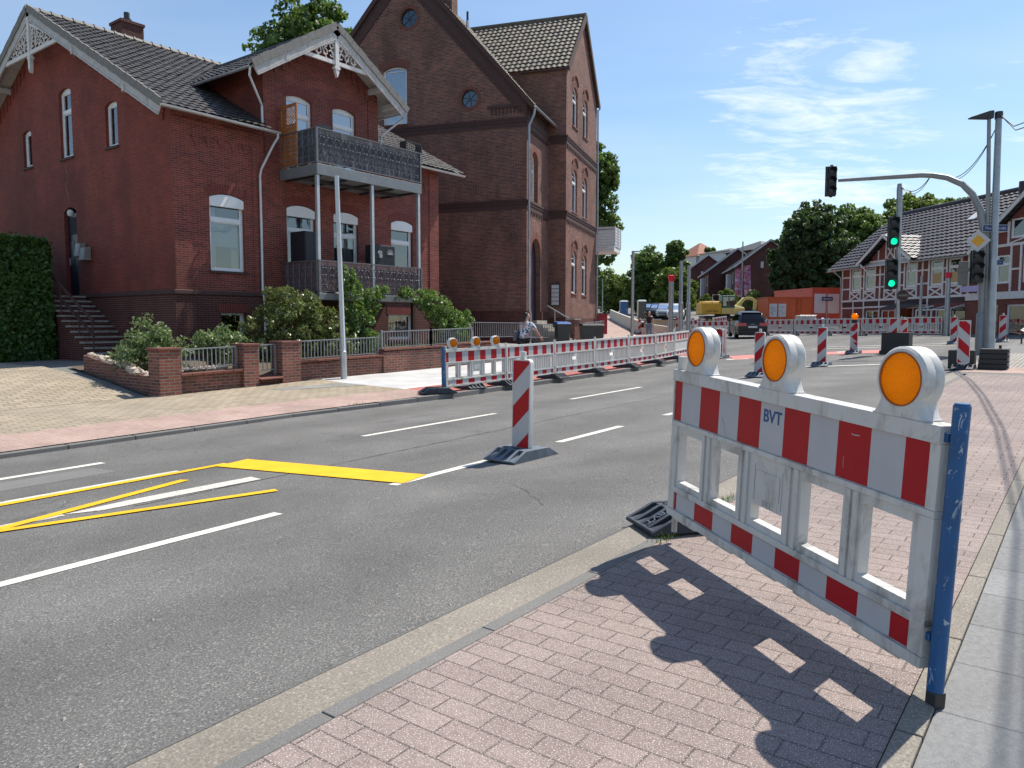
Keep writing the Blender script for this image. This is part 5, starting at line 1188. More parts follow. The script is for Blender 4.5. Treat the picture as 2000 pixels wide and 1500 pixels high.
for i, (x, lb_) in enumerate(lspots):
    o = lamp0 if i == 0 else copy_tree(lamp0)
    o.matrix_world = MW @ Matrix.Translation((x, .028, HT + .004)) @ Matrix.Rotation(R((0, -2, 2)[i]), 4, 'Z')
    if i: o['label'] = lb_
# ---- barriers along the far kerb
def lattice_panel(name, label, group, solid=False):
    t_ = thing(name, label, 'barrier', group=group); b = MB(); L_ = 2.15
    for z0, z1 in ((.90, .96), (.595, .63), (.165, .205), (0, .04)): b.box(0, L_, -.02, .05, z0, z1)
    for x in (0, L_ - .05): b.box(x, x + .05, -.02, .05, .041, .899)
    b.box(.05, L_ - .05, .005, .03, .631, .899); b.box(.05, L_ - .05, .005, .03, .041, .164)
    if solid: b.box(.05, L_ - .05, .0, .03, .206, .594)
    else:
        for i in range(23):
            x = .11 + i * .084
            if .95 < x < 1.2: continue
            b.box(x, x + .032, -.012, .042, .206, .594)
        b.box(.97, 1.18, -.012, .042, .206, .36); b.box(.97, 1.18, -.012, .042, .46, .594)
    b.tube([(.025, .015, .96), (.025, .015, 1.03)], .03, 8); b.tube([(L_ / 2, .015, .96), (L_ / 2, .015, 1.0)], .022, 6); b.tube([(.025, .015, -.13), (.025, .015, 0)], .02, 6)
    b.build('panel_frame', M['whiteplastic_far'], t_, local=True)
    ed = [.10 + i * .2175 for i in range(10)]; ed = [.05 + .1 + i * .206 for i in range(10)]
    for z0, z1 in ((.633, .897), (.043, .162)):
        f = MB(); stripes_v(f, .052, L_ - .052, z0, z1, -.002, ed); stripes_v(f, .052, L_ - .052, z0, z1, .036, ed); f.build('striped_band', [M['redfilm'], M['whitefilm']], t_, local=True)
    return t_
def place_panel(o, a, c, za, zc, zs=1.0):
    """stand a panel between two ground points"""
    A = Vector((*a, za)); X = (Vector((*c, zc)) - A).normalized(); Yv = Vector((0, 0, 1)).cross(X).normalized(); Zv = X.cross(Yv)
    o.matrix_world = Matrix(((X.x, Yv.x, Zv.x, A.x), (X.y, Yv.y, Zv.y, A.y), (X.z, Yv.z, Zv.z, A.z), (0, 0, 0, 1))) @ Matrix.Diagonal((1, 1, zs, 1))
G_K = 'red and white barriers lined up along the far kerb'
bar1 = window_panel('traffic_barrier', 'barrier with window openings and three lamps at the start of the far kerb row', G_K, text=False)
b = MB(); b.tube([(-.05, .028, -.1), (-.05, .028, 1.03)], .04, 12); b.build('end_post', M['bluepost'], bar1, local=True, smooth=True)
b = MB()
rr = random.Random(3)
for i in range(26): x, z = 1.0 + rr.uniform(0, .18), .66 + rr.uniform(0, .20); b.box(x, x + rr.uniform(.02, .05), -.0045, -.0032, z, z + rr.uniform(.01, .03))
b.build('sticker', M['embossed'], bar1, local=True)
path = [(13.02, 11.76)]; dirs = [-1.5, 0.4, 1.0, 2.0, 4, 8, 11]
for d in dirs: a = path[-1]; path.append((a[0] + 2.19 * math.cos(R(d)), a[1] + 2.19 * math.sin(R(d))))
def kz(p): return gz(p[0], max(p[1], nedge(p[0]) + .1)) + .13
place_panel(bar1, path[0], path[1], kz(path[0]), kz(path[1]), .90)
nm = ['second', 'third', 'fourth', 'fifth', 'sixth']
lat0 = lattice_panel('lattice_barrier', 'red and white lattice barrier next after the lamp barrier on the far kerb', G_K)
for i in range(1, 6):
    o = lat0 if i == 1 else copy_tree(lat0)
    if i > 1: o['label'] = 'red and white lattice barrier, %s after the lamp barrier along the far kerb' % nm[i - 2]
    place_panel(o, path[i], path[i + 1], kz(path[i]), kz(path[i + 1]), .90)
o = lattice_panel('lattice_barrier', 'solid white barrier with striped bands ending the far kerb row', G_K, True); place_panel(o, path[6], path[7], kz(path[6]), kz(path[7]), .90)
b = MB()
for p in ((-.1,),): pass
for q in (1, 2, 3): 
    pass
for i, x in enumerate((.27, 1.08, 1.80)):
    o = copy_tree(lamp0); o.matrix_world = bar1.matrix_world @ Matrix.Translation((x, .028, HT + .004)) @ Matrix.Rotation(R(-8), 4, 'Z') @ Matrix.Diagonal((.95, 1, 1, 1))
    o['label'] = ['amber lamp on the barrier by the far kerb, nearest its blue post', 'amber lamp on the middle of the lamp barrier by the far kerb', 'amber lamp on the far kerb barrier, nearest the lattice panels'][i]
G_F = 'rubber barrier feet along the far kerb'
def foot_at(s, n, rz, label, group, z=None, src=None):
    o = copy_tree(src or foot0); 
    for ch in list(o.children):
        if ch.name.startswith('lettering'): bpy.data.objects.remove(ch)
    o.matrix_world = Matrix.Translation((s, n, (gz(s, n) if z is None else z))) @ Matrix.Rotation(rz, 4, 'Z'); o['label'] = label; o['group'] = group
    return o
foot_at(12.78, 11.80, R(-33), 'bluish black rubber foot under the blue post of the far kerb barrier', G_F, kz((12.62, 11.8)) - .10)
for i in range(1, 7):
    p = path[i]; foot_at(p[0], p[1] + .05, R(80 + 4 * i), 'dark rubber foot under the joint %s the far kerb barrier row' % ['after the lamp barrier of', 'two panels along', 'three panels along', 'four panels along', 'five panels along', 'near the far end of'][i - 1], G_F, kz(p) - .115)
foot_at(14.1, 11.95, R(70), 'dark rubber foot behind the middle of the lamp barrier', G_F, kz((14.1, 11.9)) - .115)
# ---- delineator boards
def make_bake(label, group, mode='/', foot=True, tipped=False, arrow=False):
    """striped board facing local -y, standing at local z=0"""
    t_ = thing('delineator', label, 'delineator', group=group); z0 = .12; W_, H_ = .235, 1.0
    b = MB(); P_ = []
    for cx_, cz2, a0 in ((W_ / 2 - .03, H_ - .03, 0), (-W_ / 2 + .03, H_ - .03, 90), (-W_ / 2 + .03, .03, 180), (W_ / 2 - .03, .03, 270)):
        for k in range(5): a = R(a0 + 22.5 * k); P_.append((cx_ + .045 * math.cos(a), z0 + cz2 + .045 * math.sin(a)))
    if tipped: P_ = [(W_ / 2 + .015, z0 + H_ + .015), (-W_ / 2 - .015, z0 + H_ + .015), (-W_ / 2 - .015, z0 + .0), (0, z0 - .07), (W_ / 2 + .015, z0 + .0)]
    b.prism(P_, lambda u, v, d: (u, d, v), -.008 if tipped else -.032, .012 if tipped else .032)
    if not tipped: b.box(-.025, .035, -.02, .02, z0 + H_ + .016, z0 + H_ + .10); b.box(-.05, .05, -.02, .02, .06, z0)
    else: b.box(-.03, .03, -.02, .02, .02, z0 - .05)
    b.build('board', M['whiteplastic_far'], t_, local=True, bevel=.006 if not tipped else .002)
    f = MB(); y = -.0335 if not tipped else -.0095
    if arrow:
        film(f, -W_ / 2, W_ / 2, z0 + .003, z0 + .30, y, 1.0, .5, z0 - .12, '\\'); film(f, -W_ / 2, W_ / 2, z0 + .70, z0 + H_ - .003, y, 1.0, .5, z0 + .58, '/')
        zc_ = z0 + .5; 
        f.face([(-W_ / 2, y, z0 + .30), (W_ / 2, y, z0 + .30), (W_ / 2, y, z0 + .70), (-W_ / 2, y, z0 + .70)], 1, (0, -1, 0)); f.face([(W_ / 2, y - .001, zc_ - .2), (W_ / 2, y - .001, zc_ + .2), (-W_ / 2 + .02, y - .001, zc_)], 0, (0, -1, 0))
    else: film(f, -W_ / 2, W_ / 2, z0 + .003, z0 + H_ - .003, y, 1.0 if mode == '/' else 1.0, .52, z0 + (.73 - .52 * 2 if mode == '/' else .10 - .26 * 3), mode)
    f.build('striped_face', [M['redfilm'], M['whitefilm']], t_, local=True)
    if foot:
        for ch in foot0.children:
            if not ch.name.startswith('lettering'):
                c = ch.copy(); COL.objects.link(c); c.parent = t_; c.matrix_local = Matrix.Rotation(R(90), 4, 'Z'); c.name = 'foot' if ch.name.startswith('base') else 'foot_socket'
                if ch.name.startswith('base'):
                    c.data = c.data.copy(); c.data.materials[0] = M['rubberlight']; ft = c
                else: c.parent = ft; c.matrix_local = Matrix.Identity(4)
    return t_
G_B = 'red and white delineator boards on the carriageway'
bk = make_bake('striped delineator board on a ribbed rubber foot on the lane line, nearest of all', G_B)
bk.location = (7.05, 5.20, gz(7.05, 5.2) + .004); bk.rotation_euler = (0, R(1.0), R(-90 - 3))
for s, n, rz, lb_ in ((19.45, 6.80, -91, 'delineator board just behind the middle lamp of the foreground barrier'), (23.55, 6.39, -86, 'delineator board with long kerb shadow between the middle and right foreground lamps'), (34.6, 6.2, -84, 'delineator board behind the black block of the signal mast'), (37.1, 4.75, -84, 'delineator board left of the signal mast with the curved arm'), (38.8, 3.15, -84, 'delineator board farthest right, by the leaning stack of panels')):
    o = copy_tree(bk); o.location = (s, n, gz(s, n) + .006); o.rotation_euler = (0, 0, R(rz)); o['label'] = lb_
ba = make_bake('delineator board with arrow pattern under a small amber lamp', G_B, arrow=True); ba.location = (30.2, 7.07, gz(30.2, 7.07) + .006); ba.rotation_euler = (0, 0, R(-88))
t_ = thing('flashing_lamp', 'small round amber lamp on top of the arrow delineator', 'warning lamp', (30.2, 7.07, gz(30.2, 7.07) + 1.13))
b = MB(); b.box(30.12, 30.3, 6.98, 7.16, t_.location.z, t_.location.z + .12); b.build('battery_case', M['blackplastic'], t_); b = MB(); b.lathe([(0, -.06), (.1, -.055), (.12, -.03), (.12, .03), (.1, .055), (0, .06)], (30.2, 7.07, t_.location.z + .24), 16, 'x'); b.build('lens', M['amber'], t_, smooth=True)
bt = make_bake('tipped delineator plate fixed before the black block of the green signal mast', G_B, foot=False, tipped=True); bt.location = (30.0, 5.72, gz(30, 5.72) + .12); bt.rotation_euler = (0, 0, R(-88))
bm_ = make_bake('large tipped delineator plate before the ballast plates on the right, stripes falling right', G_B, mode='\\', foot=False, tipped=True); bm_.location = (21.25, 2.50, gz(21.25, 2.5) + .05); bm_.rotation_euler = (0, 0, R(-80))
foot_at(21.45, 2.5, R(0), 'flat rubber foot under the large tipped delineator plate', 'rubber feet at the junction')
bj = make_bake('delineator board at the kerb patch near the parked black car', G_B, mode='\\'); bj.location = (28.4, 11.5, gz(28.4, 11.5) + .01); bj.rotation_euler = (0, 0, R(-85))
# ---- barriers across the junction
G_J = 'red and white lattice barriers across the junction'
A, Z_ = Vector((53.3, 20.2)), Vector((48.1, 6.7)); nP = 6
ordn = ['leftmost, beside the black car', 'before the orange container', 'between the orange and the red container', 'before the red container', 'left of the green signal mast', 'rightmost, at the shop porch']
for i in range(nP):
    p = A.lerp(Z_, i / nP); q = A.lerp(Z_, (i + 1) / nP); o = copy_tree(lat0); place_panel(o, p, q, gz(*p) + .10, gz(*q) + .10)
    o.scale = (o.scale[0] * 1.1, 1, 1); o['label'] = 'lattice barrier across the junction, ' + ordn[i]; o['group'] = G_J
    foot_at(p.x, p.y, R(20), 'rubber foot of the junction barriers, ' + ordn[i], 'rubber feet at the junction', gz(*p) + .0)
# turned panel beside the car
o = lattice_panel('lattice_barrier', 'white barrier panel seen from its end beside the black car', 'barriers beside the car', True)
p, q = (29.3, 11.6), (32.2, 13.4); place_panel(o, p, q, gz(*p) + .12, gz(*q) + .12)
foot_at(28.7, 11.5, R(15), 'pale dusty rubber foot by the kerb patch near the black car', 'rubber feet at the junction')
# ------------------------------------------------------------------ masts, signals, signs, cables
RT = R(37.1526 - 90)        # turn that makes local x run to the right as seen from the pavement
def signal_head(par, loc, rz, lit=None, name='signal_head'):
    """three lamp head facing local -y; loc = lower centre"""
    mt = Matrix.Translation(loc) @ Matrix.Rotation(rz, 4, 'Z'); f = lambda p: mt @ Vector(p)
    def tr(b): b.v = [f(p) for p in b.v]; return b
    b = MB(); b.box(-.17, .17, -.06, .10, 0, 1.02); b.box(-.19, .19, .10, .115, -.03, 1.05); b.box(-.05, .05, -.02, .06, 1.02, 1.08); b.box(-.05, .05, -.02, .06, -.07, 0)
    h = tr(b).build(name, M['blackplastic'], par, bevel=.012)
    for i, z in enumerate((.17, .51, .85)):
        b = MB(); b.lathe([(0, -.075), (.07, -.073), (.115, -.062)], (0, 0, z), 20, 'y'); tr(b).build('signal_lens', M['greenlight'] if lit == i else M['darklens'], h, smooth='all')
        b = MB(); V_ = []
        for y in (-.06, -.26):
            for k in range(13): a = R(-25) + R(230) * k / 12; r_ = .14 if y > -.2 else .135; V_.append((r_ * math.cos(a), y + (0.10 if y < -.2 and (k in (0, 12)) else .05 if y < -.2 and k in (1, 11) else 0), z + r_ * math.sin(a)))
        b.mesh(V_, [(k, k + 1, 13 + k + 1, 13 + k) for k in range(12)]); tr(b).build('visor', M['blackplastic'], h)
    return h
ms = thing('signal_mast', 'grey signal mast with a long curved arm carrying a dark signal head over the road', 'traffic light', (29.5, 2.97, .58))
b = MB(); b.tube([(29.5, 2.97, .4), (29.5, 2.98, 1.9), (29.5, 2.98, 1.95)], [.19, .17, .13], 14); b.tube([(29.5, 2.98, 1.9), (29.5, 3.0, 2.79), (29.5, 3.03, 4.0), (29.5, 3.06, 4.61), (29.5, 3.17, 5.25), (29.5, 3.41, 5.8), (29.5, 3.71, 6.16), (29.5, 4.17, 6.43), (29.5, 4.6, 6.55), (29.5, 4.94, 6.6), (29.5, 5.89, 6.64), (29.5, 7.62, 6.72)], [.13, .125, .12, .115, .11, .105, .1, .095, .09, .085, .075, .055], 12)
b.build('mast', M['greypole'], ms, smooth=True)
signal_head(ms, (29.5, 7.86, 6.22), R(-60)); signal_head(ms, (29.22, 3.15, 2.92), R(-66))
b = MB(); b.beam((29.22, 3.15, 3.95), (29.45, 3.02, 3.95), .06, .05); b.beam((29.22, 3.15, 2.9), (29.45, 3.02, 2.9), .06, .05); b.build('bracket', M['greypole'], ms)
# yellow-green side head seen from its edge
b = MB(); b.box(29.25, 29.5, 3.42, 3.70, 2.85, 3.62); b.box(29.22, 29.25, 3.36, 3.76, 3.28, 3.42); b.build('side_signal', M['signback'], ms, bevel=.02)
def signplate(par, name, poly, c, rz, mat_, d=0.0, th=.006):
    mt = Matrix.Translation(c) @ Matrix.Rotation(rz, 4, 'Z'); b = MB(); b.prism(poly, lambda u, v, k: mt @ Vector((u, k + d, v)), 0, th); return b.build(name, mat_, par)
sq = lambda r_: [(0, -r_), (r_, 0), (0, r_), (-r_, 0)]
pr = thing('priority_sign', 'yellow diamond priority road sign on the curved arm mast', 'road sign', (29.15, 3.16, 4.25))
signplate(pr, 'plate', sq(.36), (29.12, 3.16, 4.25), R(-90), M['signwhite']); signplate(pr, 'yellow_field', sq(.20), (29.12, 3.16, 4.25), R(-90), M['signgold'], -.002, .001)
sn = thing('street_sign', 'blue street name sign on the mast reading Thuner Straße', 'street sign', (29.57, 2.73, 4.55))
def street_sign(par, c, w_, h_, txt, size, rz):
    rec = [(-w_ / 2, -h_ / 2), (w_ / 2, -h_ / 2), (w_ / 2, h_ / 2), (-w_ / 2, h_ / 2)]; s2 = [(u * 1.03, v * 1.12) for u, v in rec]
    signplate(par, 'frame', s2, c, rz, M['signwhite'], .002); signplate(par, 'plate', rec, c, rz, M['signblue'], -.002, .003)
    m_ = Matrix.Translation(Vector(c) - ORG[par.name]) @ Matrix.Rotation(rz, 4, 'Z') @ Matrix.Translation((0, -.004, 0)) @ Matrix.Rotation(R(90), 4, 'X'); lettering(txt, size, M['signwhite'], par, m_, ext=.0005)
street_sign(sn, (29.5, 2.73, 4.66), .80, .20, 'Thuner Straße', .118, RT)
sn2 = thing('street_sign', 'small blue street name sign lower on the leaning pole', 'street sign', (29.45, 2.68, 3.5)); street_sign(sn2, (29.40, 2.66, 3.55), .40, .15, 'Harburger Str.', .056, RT + R(-25))
# mast with the two green signals, standing in a black ballast block
m2 = thing('signal_mast', 'thin mast with two green signals standing in a black ballast block', 'traffic light', (30.2, 5.61, .53))
b = MB(); b.tube([(30.2, 5.61, .5), (30.2, 5.68, 3.8)], .055, 10); b.tube([(30.2, 5.68, 3.8), (30.2, 5.73, 6.3), (30.2, 5.74, 6.5)], [.075, .1, .07], 10); b.build('mast', M['galv'], m2, smooth=True)
signal_head(m2, (30.02, 5.83, 4.31), R(-66), 0); signal_head(m2, (30.02, 5.86, 2.84), R(-66), 0)
b = MB(); b.box(29.95, 30.65, 5.2, 6.1, gz(30.2, 5.6) - .02, gz(30.2, 5.6) + .74); b.box(29.9, 30.7, 5.15, 6.15, gz(30.2, 5.6) - .02, gz(30.2, 5.6) + .1); b.build('ballast_block', M['blackplastic'], m2, bevel=.02)
ne = thing('round_sign', 'round no entry sign turned away on the green signal mast', 'road sign', (30.1, 5.5, 2.58)); cpl = [(.2 * math.cos(2 * math.pi * k / 28), .2 * math.sin(2 * math.pi * k / 28)) for k in range(28)]
signplate(ne, 'plate', cpl, (30.1, 5.48, 2.58), R(-80), M['signback']); signplate(ne, 'red_field', [(u * .9, v * .9) for u, v in cpl], (30.1, 5.48, 2.58), R(-80), M['trimdark'], -.003, .002); signplate(ne, 'white_bar', [(-.14, -.035), (.14, -.035), (.14, .035), (-.14, .035)], (30.1, 5.48, 2.58), R(-80), M['signback'], -.005, .002)
# street lamp and leaning pole on the right
lp = thing('street_lamp', 'tall grey street lamp with a flat wedge head by the curved arm mast', 'street lamp', (29.35, 2.80, .6))
b = MB(); b.tube([(29.35, 2.80, .55), (29.67, 3.07, 8.3)], [.09, .055], 10); b.build('pole', M['greypole'], lp, smooth=True)
b = MB(); b.prism([(-.06, -.1), (.10, -.1), (.10, .16), (-.05, .14), (-.62, -.05), (-.62, -.09)], lambda u, v, d: (29.67 + .6 * u + .8 * d, 3.07 - .8 * u + .6 * d, 8.3 + v), -.12, .12); b.build('lamp_head', M['steeldark'], lp, bevel=.015)
tp = thing('cable_pole', 'leaning grey pole holding the overhead cables beside the street lamp', 'pole', (29.13, 2.79, .6))
b = MB(); b.tube([(29.10, 2.68, .5), (29.86, 2.82, 8.4)], [.13, .095], 12); b.build('pole', M['galv'], tp, smooth=True); b = MB(); b.tube([(29.845, 2.815, 8.2), (29.865, 2.82, 8.42)], .12, 10); b.build('collar', M['steeldark'], tp)
def sag(a, c, d, n=14): a, c = Vector(a), Vector(c); return [a.lerp(c, i / n) - Vector((0, 0, d * 4 * (i / n) * (1 - i / n))) for i in range(n + 1)]
CB = [(29.88, 2.76, 8.3), (27.5, 2.2, 7.4), (25, 1.7, 6.95), (22, 1.1, 6.6), (19, .6, 6.4), (15, 0, 6.3), (10, -.6, 6.35), (6.5, -.85, 6.6), (2, -1.1, 7.1), (-4, -1.4, 8.0)]
cb = thing('cable', 'black cable pair leaving the leaning pole to the right', 'cable', CB[0], group='overhead signal cables'); b = MB(); b.tube(CB, .016, 5); b.tube([(x, y - .05 * min(1, i), z - .12 * min(1, i)) for i, (x, y, z) in enumerate(CB)], .016, 5); b.build('strand', M['blackplastic'], cb)
for pts, lb_ in (((29.85, 2.85, 8.0), (29.5, 4.55, 6.62)), 'black cable pair sagging from the leaning pole to the curved arm'), (((29.5, 4.62, 6.62), (30.2, 5.72, 6.45)), 'black cable pair sagging from the curved arm to the green signal mast'):
    d = .75 if 'leaning pole to the curved' in lb_ else .38 if 'mast' in lb_[30:] else .45
    cb = thing('cable', lb_, 'cable', pts[0], group='overhead signal cables'); b = MB(); b.tube(sag(*pts, d), .013, 5); b.tube(sag(*pts, d + .09), .011, 5); b.build('strand', M['blackplastic'], cb)
b = MB()
stk = thing('ballast_stack', 'stack of black rubber ballast plates at the foot of the leaning pole', 'ballast', (21.75, 1.95, gz(21.75, 1.95)))
for i in range(4): z = gz(21.75, 1.95) + .012 + i * .122; b = MB(); b.box(21.45 + .01 * i, 22.1, 1.62, 2.22 - .01 * i, z, z + .115); b.box(21.55, 21.7, 1.60, 1.619, z + .03, z + .09); b.build('plate', M['blackplastic'], stk, bevel=.012)
b = MB(); b.tube([(21.8, 1.8, z + .115), (21.8, 1.8, z + .2)], .03, 8); b.build('stub', M['trimdark'], stk)
s2 = thing('ballast_stack', 'black ballast block at the foot of the curved arm mast behind the tipped plate', 'ballast', (21.5, 2.42, gz(21.5, 2.4))); z = gz(21.5, 2.4); b = MB(); b.box(21.45, 21.95, 2.3, 2.85, z, z + .46); b.build('block', M['blackplastic'], s2, bevel=.02)
lean = thing('panel_stack', 'stack of barrier panels leaning at the right edge of the junction', 'barrier', (36, 2.0, .8))
for i in range(3):
    b = MB(); q = [(36.2 + .1 * i, 2.35 - .05 * i, 1.32 + .06 * i), (37.4 + .1 * i, .4, 1.30 + .05 * i), (36.6 + .1 * i, -.6, .86 + .06 * i), (35.4 + .1 * i, 1.35, .84 + .06 * i)]; b.hexa([Vector(v) for v in q] + [Vector(v) + Vector((0, 0, .035)) for v in q]); b.build('panel', M['whiteplastic_far'], lean)
b = MB()
for k in range(6): u0, u1 = .1 + k * .15, .17 + k * .15; P0 = Vector((36.4, 2.25, 1.48)); U_ = Vector((1.2, -1.95, -.02)); V_ = Vector((-.8, -1.0, -.46)); b.face([P0 + U_ * u0 + V_ * .1, P0 + U_ * u1 + V_ * .1, P0 + U_ * u1 + V_ * .45, P0 + U_ * u0 + V_ * .45])
b.build('striped_band', M['redfilm'], lean)
b = MB(); b.tube([(36.3, 2.3, .75), (36.3, 2.3, 1.35)], .03, 6); b.tube([(37.4, .5, .8), (37.4, .5, 1.32)], .03, 6); b.build('prop', M['steeldark'], lean)
# ---- poles on the far side
def pole(name, label, px, D, ytop, r0, r1, cat='pole', sleeve=None, group=None):
    s, n, z = site(px, D); zt = 1.55 + (634 - ytop) / 1500 * D; t_ = thing(name, label, cat, (s, n, z), group=group); b = MB()
    if sleeve: zs = 1.55 + (634 - sleeve) / 1500 * D; b.tube([(s, n, z - .1), (s, n, zs)], r0, 10); b.tube([(s, n, zs), (s, n, zs + .08), (s, n, zt)], [r0, r1, r1], 10)
    else: b.tube([(s, n, z - .1), (s, n, zt)], [r0, r1], 10)
    b.build('shaft', M['galv'], t_, smooth=True); return t_, (s, n, z, zt)
t_, (s, n, z, zt) = pole('steel_post', 'galvanized post with a red bag tied over its top', 1309, 48, 541, .16, .15)
b = MB(); b.tube([(s, n, zt - .35), (s, n, zt - .1), (s, n, zt + .05), (s, n, zt + .09)], [.14, .22, .24, .1], 10); b.build('red_bag', M['redbag'], t_, smooth=True)
pole('steel_post', 'tall bare steel post, left of a pair beside the black car', 1328, 46, 511, .15, .10, sleeve=592); pole('steel_post', 'bare steel post, shorter right one of a pair beside the black car', 1343, 46, 520, .14, .095, sleeve=594)
t_, (s, n, z, zt) = pole('street_lamp', 'slim lamp post with a short arm on the far pavement', 1234, 40, 492, .09, .07, 'street lamp')
b = MB(); d = Vector((SY, -CY, 0)); b.beam(Vector((s, n, zt - .03)), Vector((s, n, zt - .03)) + d * .35, .08, .06); b.build('lamp_arm', M['galv'], t_)
t_ = thing('metal_pole', 'plain galvanized pole in front of the garden railing of the red house', 'pole', (13.61, 15.95, gz(13.61, 15.95)))
b = MB(); z = gz(13.6, 15.95); b.tube([(13.61, 15.95, z), (13.60, 15.95, z + .75)], .085, 14); b.tube([(13.60, 15.95, z + .75), (13.60, 15.95, z + .77), (13.52, 16.0, 5.43)], [.085, .068, .058], 14); b.build('shaft', M['galvlight'], t_, smooth=True)
b = MB(); b.box(13.50, 13.52, 15.92, 15.98, z + .35, z + .6); b.build('hatch', M['galv'], t_)
for px, D, yt, lb_ in ((1176, 85, 545, 'thin lamp post far up the street behind the brown building'), (1446, 84, 474, None)):
    if lb_: pole('street_lamp', lb_, px, D, yt, .07, .05, 'street lamp')
# shop front posts in front of the timber house
for px, D, yt, red, lb_ in ((1794, 44, 541, False, 'pale slim post before the timber house windows'), (1846, 42, 535, True, 'pale post with a red cap before the timber house porch')):
    t_, (s, n, z, zt) = pole('steel_post', lb_, px, D, yt, .14 if red else .10, .12 if red else .07, sleeve=600)
    if red: b = MB(); b.tube([(s, n, zt - .25), (s, n, zt - .2), (s, n, zt + .05)], [.13, .17, .15], 8); b.build('red_cap', M['redbag'], t_)
# ------------------------------------------------------------------ vehicles and site equipment (built small: they are far off)
def loft(b, rings, mi=0):
    n = len(rings[0]); b.mesh([p for r_ in rings for p in r_], [(i * n + k, i * n + (k + 1) % n, (i + 1) * n + (k + 1) % n, (i + 1) * n + k) for i in range(len(rings) - 1) for k in range(n)] + [tuple(range(n))[::-1], tuple((len(rings) - 1) * n + k for k in range(n))], mi)
def make_car(label, cat, paint, group=None, hatch=False):
    """local +x forward, wheels on z=0"""
    t_ = thing('parked_car' if hatch else 'suv_car', label, cat, group=group); b = MB()
    st = [(-2.33, .42, .95, .70), (-2.30, .30, 1.0, .86), (-2.05, .24, 1.03, .93), (-1.2, .20, 1.05, .95), (0, .20, 1.04, .95), (1.0, .20, 1.0, .94), (1.7, .22, .92, .90), (2.2, .28, .80, .78), (2.32, .40, .70, .60)]
    loft(b, [[(x, -w_ * .9, zb), (x, -w_, zb + .2), (x, -w_, zt - .22), (x, -w_ * .95, zt - .04), (x, -w_ * .82, zt), (x, w_ * .82, zt), (x, w_ * .95, zt - .04), (x, w_, zt - .22), (x, w_, zb + .2), (x, w_ * .9, zb)] for x, zb, zt, w_ in st])
    body = b.build('body', paint, t_, local=True, smooth=True, fixn=True)
    b = MB(); gs_ = [(-2.22, 1.05, 1.04, .70), (-1.95, 1.03, 1.48, .80), (-1.75, 1.03, 1.58, .82), (-.6, 1.03, 1.65, .84), (.2, 1.03, 1.62, .84), (.55, 1.02, 1.48, .82), (1.15, 1.0, 1.01, .78)]
    loft(b, [[(x, -w_, zb - .03), (x, -w_ * (.98 if zt < 1.1 else .88), (zb + zt) / 2), (x, -w_ * (.97 if zt < 1.1 else .74), zt - .02), (x, -w_ * .5, zt + .01), (x, w_ * .5, zt + .01), (x, w_ * (.97 if zt < 1.1 else .74), zt - .02), (x, w_ * (.98 if zt < 1.1 else .88), (zb + zt) / 2), (x, w_, zb - .03)] for x, zb, zt, w_ in gs_])
    b.build('cabin', paint, t_, local=True, smooth=True, fixn=True)
    b = MB(); b.hexa([(-2.16, -.64, 1.10), (-2.16, .64, 1.10), (-2.10, .64, 1.10), (-2.10, -.64, 1.10), (-1.945, -.55, 1.44), (-1.945, .55, 1.44), (-1.88, .55, 1.44), (-1.88, -.55, 1.44)]); b.build('rear_window', M['carglass'], t_, local=True)
    b = MB(); b.hexa([(.62, -.6, 1.44), (.62, .6, 1.44), (.56, .6, 1.42), (.56, -.6, 1.42), (1.10, -.7, 1.06), (1.10, .7, 1.06), (1.04, .7, 1.05), (1.04, -.7, 1.05)]); b.build('windscreen', M['carglass'], t_, local=True)
    for s_ in (-1, 1):
        b = MB(); q = [(-1.85, 1.10), (.85, 1.07), (.35, 1.46), (-1.65, 1.46)]
        b.hexa([(x, s_ * (.83 - (z - 1.05) * .33 + .012), z) for x, z in q] + [(x, s_ * (.83 - (z - 1.05) * .33 - .03), z) for x, z in q]); b.build('side_window', M['carglass'], t_, local=True, fixn=True)
        b = MB(); b.hexa([(-2.355, s_ * .38, .78), (-2.345, s_ * .84, .78), (-2.10, s_ * .955, .80), (-2.2, s_ * .38, .80), (-2.345, s_ * .38, .95), (-2.335, s_ * .84, .95), (-2.10, s_ * .95, .97), (-2.2, s_ * .38, .97)]); b.build('taillight', M['taillight'], t_, local=True, fixn=True)
        b = MB(); b.box(.75, .9, min(s_ * .92, s_ * 1.1), max(s_ * .92, s_ * 1.1), 1.0, 1.14); b.build('mirror', paint, t_, local=True, bevel=.03)
        for x in (-1.38, 1.42):
            b = MB(); b.lathe([(.20, -.11), (.33, -.115), (.36, -.08), (.36, .08), (.33, .115), (.20, .11)], (x, s_ * .84, .36), 20, 'y'); w_ = b.build('wheel', M['blackplastic'], t_, local=True, smooth=True)
            b = MB(); b.lathe([(0, s_ * .10), (.05, s_ * .112), (.19, s_ * .10), (.215, s_ * .11)], (x, s_ * .84, .36), 20, 'y'); b.build('rim', M['galv'], w_, local=True, smooth=True)
    b = MB(); b.box(-2.345, -2.31, -.26, .26, .66, .77); b.build('number_plate', M['plate'], t_, local=True)
    b = MB(); b.box(-2.34, -2.2, -.85, .85, .30, .46); b.box(-1.95, -1.6, -.6, .6, 1.555, 1.585); b.build('rear_bumper', M['blackplastic'], t_, local=True, bevel=.03)
    b = MB(); b.tube([(-2.345, -.12, .88), (-2.345, .12, .88)], .012, 5); b.build('emblem', M['galvlight'], t_, local=True)
    return t_
car = make_car('black sport utility car seen from behind, turning into the far street', 'car', M['carpaint'])
s, n, z = site(1457.5, 48.5); car.location = (s, n, z + .02); car.rotation_euler = (0, R(-1.2), R(28.6)); car.scale = (1, .98, 1.0)
G_C = 'cars parked up the far street'
